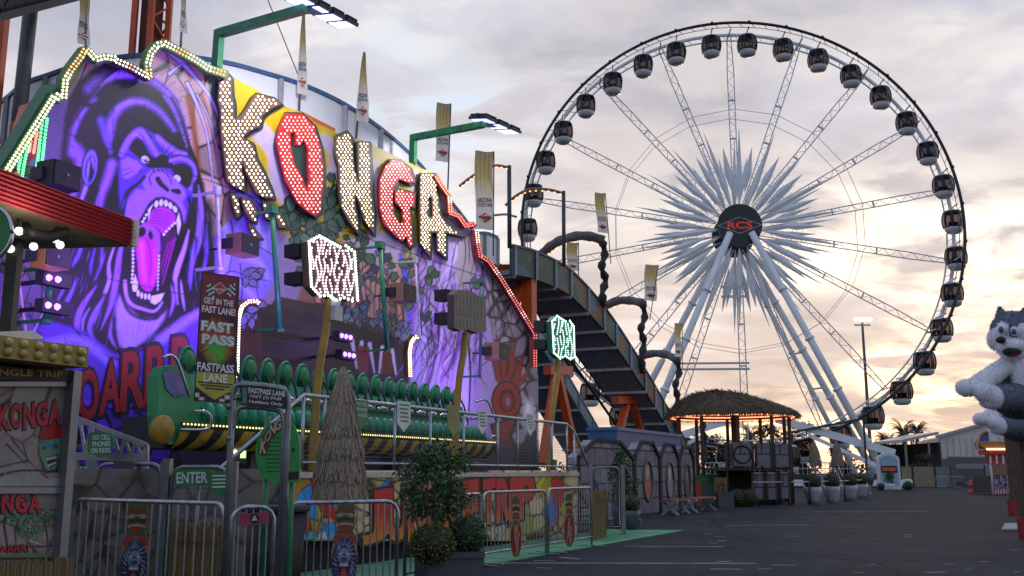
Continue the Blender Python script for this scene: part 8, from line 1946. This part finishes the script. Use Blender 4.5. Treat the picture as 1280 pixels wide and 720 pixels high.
for k in range(9):
    x0 = 1232 + k * 4; p, q = fr(x0, 579, Yg - .8), fr(x0 + 4, 568, Yg - .8); m.cur = k % 2; r_ = (q.x - p.x) / 2
    m.prism([Vector((p.x, Yg - .8, q.z)), Vector((p.x, Yg - .8, p.z + .1))] + [Vector((p.x + r_ - r_ * math.cos(t), Yg - .8, p.z + .1 - r_ * math.sin(t))) for t in np.linspace(.4, 2.74, 6)] + [Vector((q.x, Yg - .8, p.z + .1)), Vector((q.x, Yg - .8, q.z))], Vector((0, .05, 0)))
m.build('scalloped_awning', [M('awning_red', (.42, .03, .03), .6), M('awning_white', (.6, .58, .56), .6)], gst)
gbox(1236, 1270, 562, 568, Yg - .9, 1.4, M('stall_red', (.40, .03, .03), .5), 'roof'); 
m = MB(); p = [fr(x, y, Yg - .9) for x, y in ((1224, 553), (1232, 551), (1266, 553), (1268, 560), (1232, 561), (1226, 558))]; m.prism(p, Vector((0, .8, 0))); m.build('boat_topper', M('topper_orange', (.45, .20, .06), .5), gst)
cx_ = fr(1231, 560, Yg - .7); m = MB(); k_ = 20; R1 = 20 * Yg / 1265; m.prism([cx_ + Vector((-R1 * .55 * math.cos(t) + .1, 0, R1 * math.sin(t))) for t in np.linspace(-.1, math.pi * .62, k_)] + [cx_ + Vector((R1 * .3, 0, 0))], Vector((0, .3, 0))); m.build('blue_topper', M('topper_blue', (.03, .09, .38), .45), gst)
m = MB(); m.tube([cx_ + Vector((-R1 * .55 * math.cos(t) + .1, -.05, R1 * math.sin(t))) for t in np.linspace(-.1, math.pi * .62, k_)], .09, 6); m.build('topper_trim', M('topper_gold', (.5, .30, .05), .4), gst)
gbox(1239, 1245, 535, 552, Yg - .5, .3, cabw, 'white_finial')
lm = MB()
for k in range(14): lm.bulb(fr(1234 + k * 2.4, 561.5, Yg - .95), Vector((0, -1, 0)), .07)
lm.build('light_bulbs', EM('stall_bulb', (1., .62, .35), 3), gst, kind='stuff')
for px in (1240, 1265): p = fr(px, 600, Yg - .5); MB().tube([Vector((p.x, p.y, 0)), Vector((p.x, p.y, fr(px, 566, Yg).z))], .07, 6).build('post', cabw, gst, True)
# ---- palms and trees
frond = VC('palm_leaf', .6, .2, 8.)
def palm(px, ptop, pbase, Y, r, label):
    p = Vector((*fr(px, pbase, Y).xy, 0)); top = fr(px, ptop, Y); o = thing('palm_tree', label, 'palm', p)
    m = MB(); m.tube(smooth_pts([p, p.lerp(top, .5) + Vector((.15, 0, 0)), top], 6), .26, 8); m.build('trunk', M('palm_bark', (.07, .055, .04), .95, var=.4, scale=3, bump=.6), o)
    m = MB()
    for i in range(46):
        a = rr.uniform(0, 6.28); e0 = rr.uniform(-.6, 1.35); l = r * rr.uniform(.8, 1.1); d = Vector((math.cos(a), math.sin(a), 0)); prev = top.copy(); m.col = rr.choice([(.020, .028, .014), (.032, .042, .018), (.05, .055, .028), (.045, .038, .022)])
        pts = []; n_ = 9
        for k in range(n_ + 1):
            t = k / n_; el_ = e0 - 1.5 * t * t - .25 * t; pts.append(prev.copy()); prev = prev + (d * math.cos(el_) + Z * math.sin(el_)) * (l / n_)
        for k in range(1, n_ + 1):
            for sg in (-1, 1):
                for h_ in (0, .5):
                    q_ = pts[k - 1].lerp(pts[k], h_); sd = (Z.cross(d) * sg + d * .6 - Z * .45).normalized(); ll = l * .24 * (1 - .5 * k / n_) * (0.6 + .4 * min(1, k / 3)); w = (pts[k] - pts[k - 1]).normalized() * .055 * r / 2.5
                    m.add([q_ - w, q_ + w, q_ + sd * ll], [(0, 1, 2)])
    m.build('crown', frond, o)
palm(1130, 541, 605, 125, 2.6, 'largest palm with a full crown left of the open shed'); palm(1106, 551, 606, 135, 2.0, 'smaller palm just left of the largest one'); palm(1146, 538, 605, 140, 2.1, 'palm partly behind the largest one, beside the shed roof')
palm(937, 545, 605, 122, 2.6, 'palm seen through the posts of the tiki bar')
def tree(px, pyt, pyb, wpx, Y, label, num=2600, cols=GR):
    p = Vector((*fr(px, 605, Y).xy, 0)); zt_, zb_ = fr(px, pyt, Y).z, max(.8, fr(px, pyb, Y).z); R0 = wpx * Y / 1265 / 2; o = thing('bushy_tree', label, 'tree', p)
    m = MB(); m.tube([p, p + Z * (zb_ + zt_) / 2], [.22, .1], 7)
    for i in range(7): a = rr.uniform(0, 6.28); m.tube([p + Z * zb_, p + Vector((R0 * .6 * math.cos(a), R0 * .6 * math.sin(a), (zb_ + zt_) * .52))], [.09, .03], 5)
    m.build('trunk', bark, o); m = MB()
    for i in range(26):
        a = rr.uniform(0, 6.28); f = rr.uniform(0, 1); r_ = R0 * (.35 + .75 * math.sin(math.pi * (.2 + .7 * f))) * rr.uniform(.2, .9); leaf_cloud(m, p + Vector((r_ * math.cos(a), r_ * math.sin(a), zb_ + (zt_ - zb_) * f)), R0 * rr.uniform(.25, .4), num // 26, R0 * .17, .9, cols=list(cols), wd=.5)
    m.build('crown', leafA, o)
DG = [(.018, .030, .012), (.03, .042, .018), (.012, .02, .009)]
tree(1003, 528, 600, 40, 128, 'dark bushy tree behind the right side of the tiki bar roof', cols=DG); tree(965, 534, 600, 44, 132, 'dark bushy tree showing between the tiki bar posts', cols=DG); tree(890, 548, 602, 46, 130, 'dark low tree behind the left side of the tiki bar', cols=DG); tree(1050, 556, 603, 36, 136, 'dark tree low behind the legs of the wheel', cols=DG); tree(1160, 571, 603, 34, 106, 'dark green bush in front of the open shed', 1400, DG)
tree(925, 552, 603, 34, 134, 'dark tree behind the centre of the tiki bar', cols=DG)
# distant low skyline of trees
m = MB()
for i in range(240):
    x = -260 + i * 2.6 + rr.uniform(-1, 1); y = rr.uniform(260, 300); leaf_cloud(m, Vector((x, y, rr.uniform(1.2, 3.2))), (2.6, 1.5, rr.uniform(1.4, 3.)), 46, 1.1, .8, cols=[(.03, .036, .024), (.04, .045, .03), (.025, .03, .022)], wd=.6)
tag(m.build('distant_trees', leafA), 'far low belt of dark trees on the horizon', None, None, 'stuff')
# ================================================================== plush prizes hanging at the right edge
def blob(name, parts, parent, mat, vox, smooth_it=6):
    mb = MB()
    for c, r, ax, col in parts: mb.ball(c, r, 20, 14, ax)
    me = bpy.data.meshes.new(name); me.from_pydata([tuple(v) for v in mb.v], [], mb.f); o = bpy.data.objects.new(name, me); COL.objects.link(o)
    md = o.modifiers.new('remesh', 'REMESH'); md.mode = 'VOXEL'; md.voxel_size = vox; sm = o.modifiers.new('smooth', 'SMOOTH'); sm.factor = .5; sm.iterations = smooth_it
    dg = bpy.context.evaluated_depsgraph_get(); m2 = bpy.data.meshes.new_from_object(o.evaluated_get(dg)); bpy.data.objects.remove(o); bpy.data.meshes.remove(me); m2.name = name
    n = len(m2.vertices); P_ = np.empty(n * 3, np.float32); m2.vertices.foreach_get('co', P_); P_ = P_.reshape(-1, 3); best = np.full(n, 1e9); C = np.zeros((n, 4), np.float32); C[:, 3] = 1
    for c, r, ax, col in parts:
        X_, Y_, A_ = ax if ax else (Vector((1, 0, 0)), Vector((0, 1, 0)), Z); r = r if isinstance(r, tuple) else (r, r, r); d = P_ - np.array(c)
        q = np.sqrt((d @ np.array(X_) / r[0]) ** 2 + (d @ np.array(Y_) / r[1]) ** 2 + (d @ np.array(A_) / r[2]) ** 2); k = (q - 1) * min(r) ; w = k < best; best[w] = k[w]; C[w, :3] = col
    ca = m2.color_attributes.new('Col', 'FLOAT_COLOR', 'POINT'); ca.data.foreach_set('color', C.ravel()); m2.materials.clear(); m2.materials.append(mat); m2.polygons.foreach_set('use_smooth', [True] * len(m2.polygons))
    fu = MB(); vv = m2.vertices
    for i_ in rng.choice(n, min(n, 15000), replace=n < 15000):
        p_ = vv[i_].co; nn2 = (vv[i_].normal + Vector(rng.normal(size=3)) * .55 - Z * .35).normalized(); sd_ = nn2.cross(Vector(rng.normal(size=3))).normalized() * vox * .28; sh_ = rr.uniform(.75, 1.15); fu.col = tuple(min(1, float(c_) * sh_) for c_ in C[i_, :3]); l_ = vox * rr.uniform(1.2, 2.6)
        fu.add([p_ - sd_, p_ + sd_, p_ + nn2 * l_], [(0, 1, 2)])
    fu.build('fur', mat, parent)
    mi = WMX[parent].inverted(); m2.transform(mi); o = bpy.data.objects.new(name, m2); COL.objects.link(o); o.parent = parent; WMX[o] = WMX[parent]; return o
plushm = VC('plush_fur', .95, .16, 60., .5)
GY = (.15, .17, .215); WH = (.80, .80, .85)
def limb(a, b, r0, r1, col, n=9): return [(a.lerp(b, i / (n - 1)), r0 + (r1 - r0) * i / (n - 1), None, col) for i in range(n)]
def husky(Y, dx, dy, k, label):
    def q(px, py, dY=0.): 
        return at_y(1262 + dx + (px - 1262) * k, 460 + dy + (py - 460) * k, Y + dY * k)
    u = Y / 1265 * k; o = thing('plush_dog', label, 'plush toy', q(1270, 540))
    parts = [(q(1266, 413, .1), (27 * u, 25 * u, 25 * u), None, GY), (q(1248, 424, -.02), (13 * u, 15 * u, 15 * u), None, WH), (q(1281, 428, -.05), (16 * u, 15 * u, 15 * u), None, WH), (q(1263, 434, -.16), (17 * u, 19 * u, 11.5 * u), None, WH), (q(1266, 443, -.12), (14 * u, 14 * u, 9 * u), None, WH), (q(1276, 414, -.12), (8 * u, 10 * u, 11 * u), None, WH), (q(1253, 411, -.14), (6 * u, 9 * u, 9 * u), None, WH),
             (q(1272, 470, .12), (25 * u, 26 * u, 32 * u), None, GY), (q(1272, 500, .1), (28 * u, 26 * u, 24 * u), None, GY), (q(1278, 468, -.12), (14 * u, 10 * u, 26 * u), None, WH)]
    parts += limb(q(1256, 458, -.05), q(1222, 482, -.18), 11 * u, 12.5 * u, WH, 12) + [(q(1208, 485, -.2), (13 * u, 12 * u, 11 * u), None, WH)]
    parts += limb(q(1290, 458, -.1), q(1305, 485, -.2), 12 * u, 13 * u, WH, 10)
    parts += limb(q(1270, 497, -.12), q(1250, 497, -.26), 18 * u, 16 * u, GY, 8) + limb(q(1242, 497, -.3), q(1230, 490, -.34), 14 * u, 12 * u, WH, 6) + [(q(1236, 500, -.3), 11 * u, None, WH)]
    parts += limb(q(1284, 502, -.1), q(1292, 508, -.26), 18 * u, 15 * u, GY, 3)
    for ex_, ey_, sg in ((1252, 392, -1), (1279, 392, 1)): parts += [(q(ex_ + sg * i * .8, ey_ + 4 - i * 3.4, .1), (7.5 - i * 1.5) * u, None, GY if i < 3 else (.05, .06, .08)) for i in range(4)]
    parts += [(q(1296, 520, .1), (14 * u, 12 * u, 12 * u), None, WH)]
    blob('body', parts, o, plushm, 1.35 * u)
    blk = M('plush_black', (.008, .008, .010), .6)
    m = MB(); m.ball(q(1251, 425, -.30), (6 * u, 6 * u, 4.6 * u), 12, 8); m.build('nose', blk, o, True)
    m = MB(); m.ball(q(1265, 439.5, -.27), (11.5 * u, 9 * u, 6.5 * u), 14, 8); mo = m.build('mouth', blk, o, True); m = MB(); m.ball(q(1266.5, 442, -.30), (7 * u, 5.5 * u, 3.4 * u), 12, 8); m.build('tongue', M('plush_red', (.42, .02, .03), .8), mo, True)
    for ex_, ey_ in ((1268, 414), (1252, 411)):
        m = MB(); m.ball(q(ex_, ey_, -.26), (5.2 * u, 4 * u, 6.2 * u), 12, 8); eo = m.build('eye', M('plush_eye_white', (.7, .7, .72), .4), o, True); m = MB(); m.ball(q(ex_ - .6, ey_ + .8, -.295), (3.2 * u, 2.6 * u, 4 * u), 10, 8); m.build('iris', M('plush_iris', (.03, .09, .26), .3), eo, True)
    e_ = at_y(1322, 470, 14.5) if k == 1 else at_y(1288, 470, 21.); m = MB(); m.tube([q(1292, 462, .1), Vector((e_.x, e_.y, q(1262, 400).z))], .02, 5); m.build('hanging_cord', dark, o)
husky(14., 0, 0, 1., 'larger grey and white plush husky hanging at the right edge'); husky(20.5, 3, 46, .72, 'smaller grey and white plush husky hanging below the larger one')
hr = thing('hanging_post', 'dark steel post just outside the right border carrying the larger plush husky', 'post', Vector((*at_y(1322, 591, 14.5).xy, 0))); c = WMX[hr].translation
MB().tube([c, c + Z * 3.9], .05, 8).build('shaft', dark, hr, True); MB().lathe(c, [(.3, 0), (.3, .04), (.06, .06)], 14).build('base', dark, hr); MB().tube([c + Z * 3.75, c + Z * 3.75 + Vector((.5, .1, 0))], .035, 6).build('arm', dark, hr, True)
fpost = M('booth_post_wood', (.085, .058, .036), .8, var=.35, stretch=(6, 6, .6))
gb = thing('booth_post', 'brown wooden booth post with a red padded foot at the right edge', 'post', Vector((*gnd(1271, 645).xy, 0))); c = WMX[gb].translation; Yb = c.y
zt_ = fr(1270, 535, Yb).z; m = MB(); m.box(c + Z * (zt_ / 2 + .3), (.24, .24, zt_ + .6)); m.build('shaft', fpost, gb); m = MB(); m.box(c + Z * .26, (.36, .36, .52)); m.build('foot_pad', M('pad_red', (.26, .02, .025), .6), gb)
gb2 = thing('booth_post', 'nearer brown wooden post cut by the right border of the frame', 'post', Vector((at_y(1288, 660, 21.).x, 21., 0))); c = WMX[gb2].translation
m = MB(); m.box(c + Z * 1.9, (.26, .26, 3.8)); m.build('shaft', fpost, gb2); m = MB(); m.box(c + Z * .22, (.36, .36, .44)); m.build('foot_pad', M('pad_red'), gb2)
mt = thing('grey_drain_cover', 'flat pale grey cover lying on the asphalt at the right edge', 'cover', Vector((*gnd(1270, 659).xy, 0)))
pts = [gnd(x, y) for x, y in ((1252, 663.5), (1300, 664), (1300, 655.5), (1256, 655.5))]; MB().prism([p + Z * .004 for p in pts], Z * .03).build('plate', M('cover_grey', (.20, .20, .20), .7, dirt=.3), mt)
m = MB(); m.prism([(p * .92 + (sum(pts, Vector((0, 0, 0))) / 4) * .08) + Z * .035 for p in pts], Z * .008); m.build('lid', M('cover_lid', (.24, .24, .24), .7), mt)
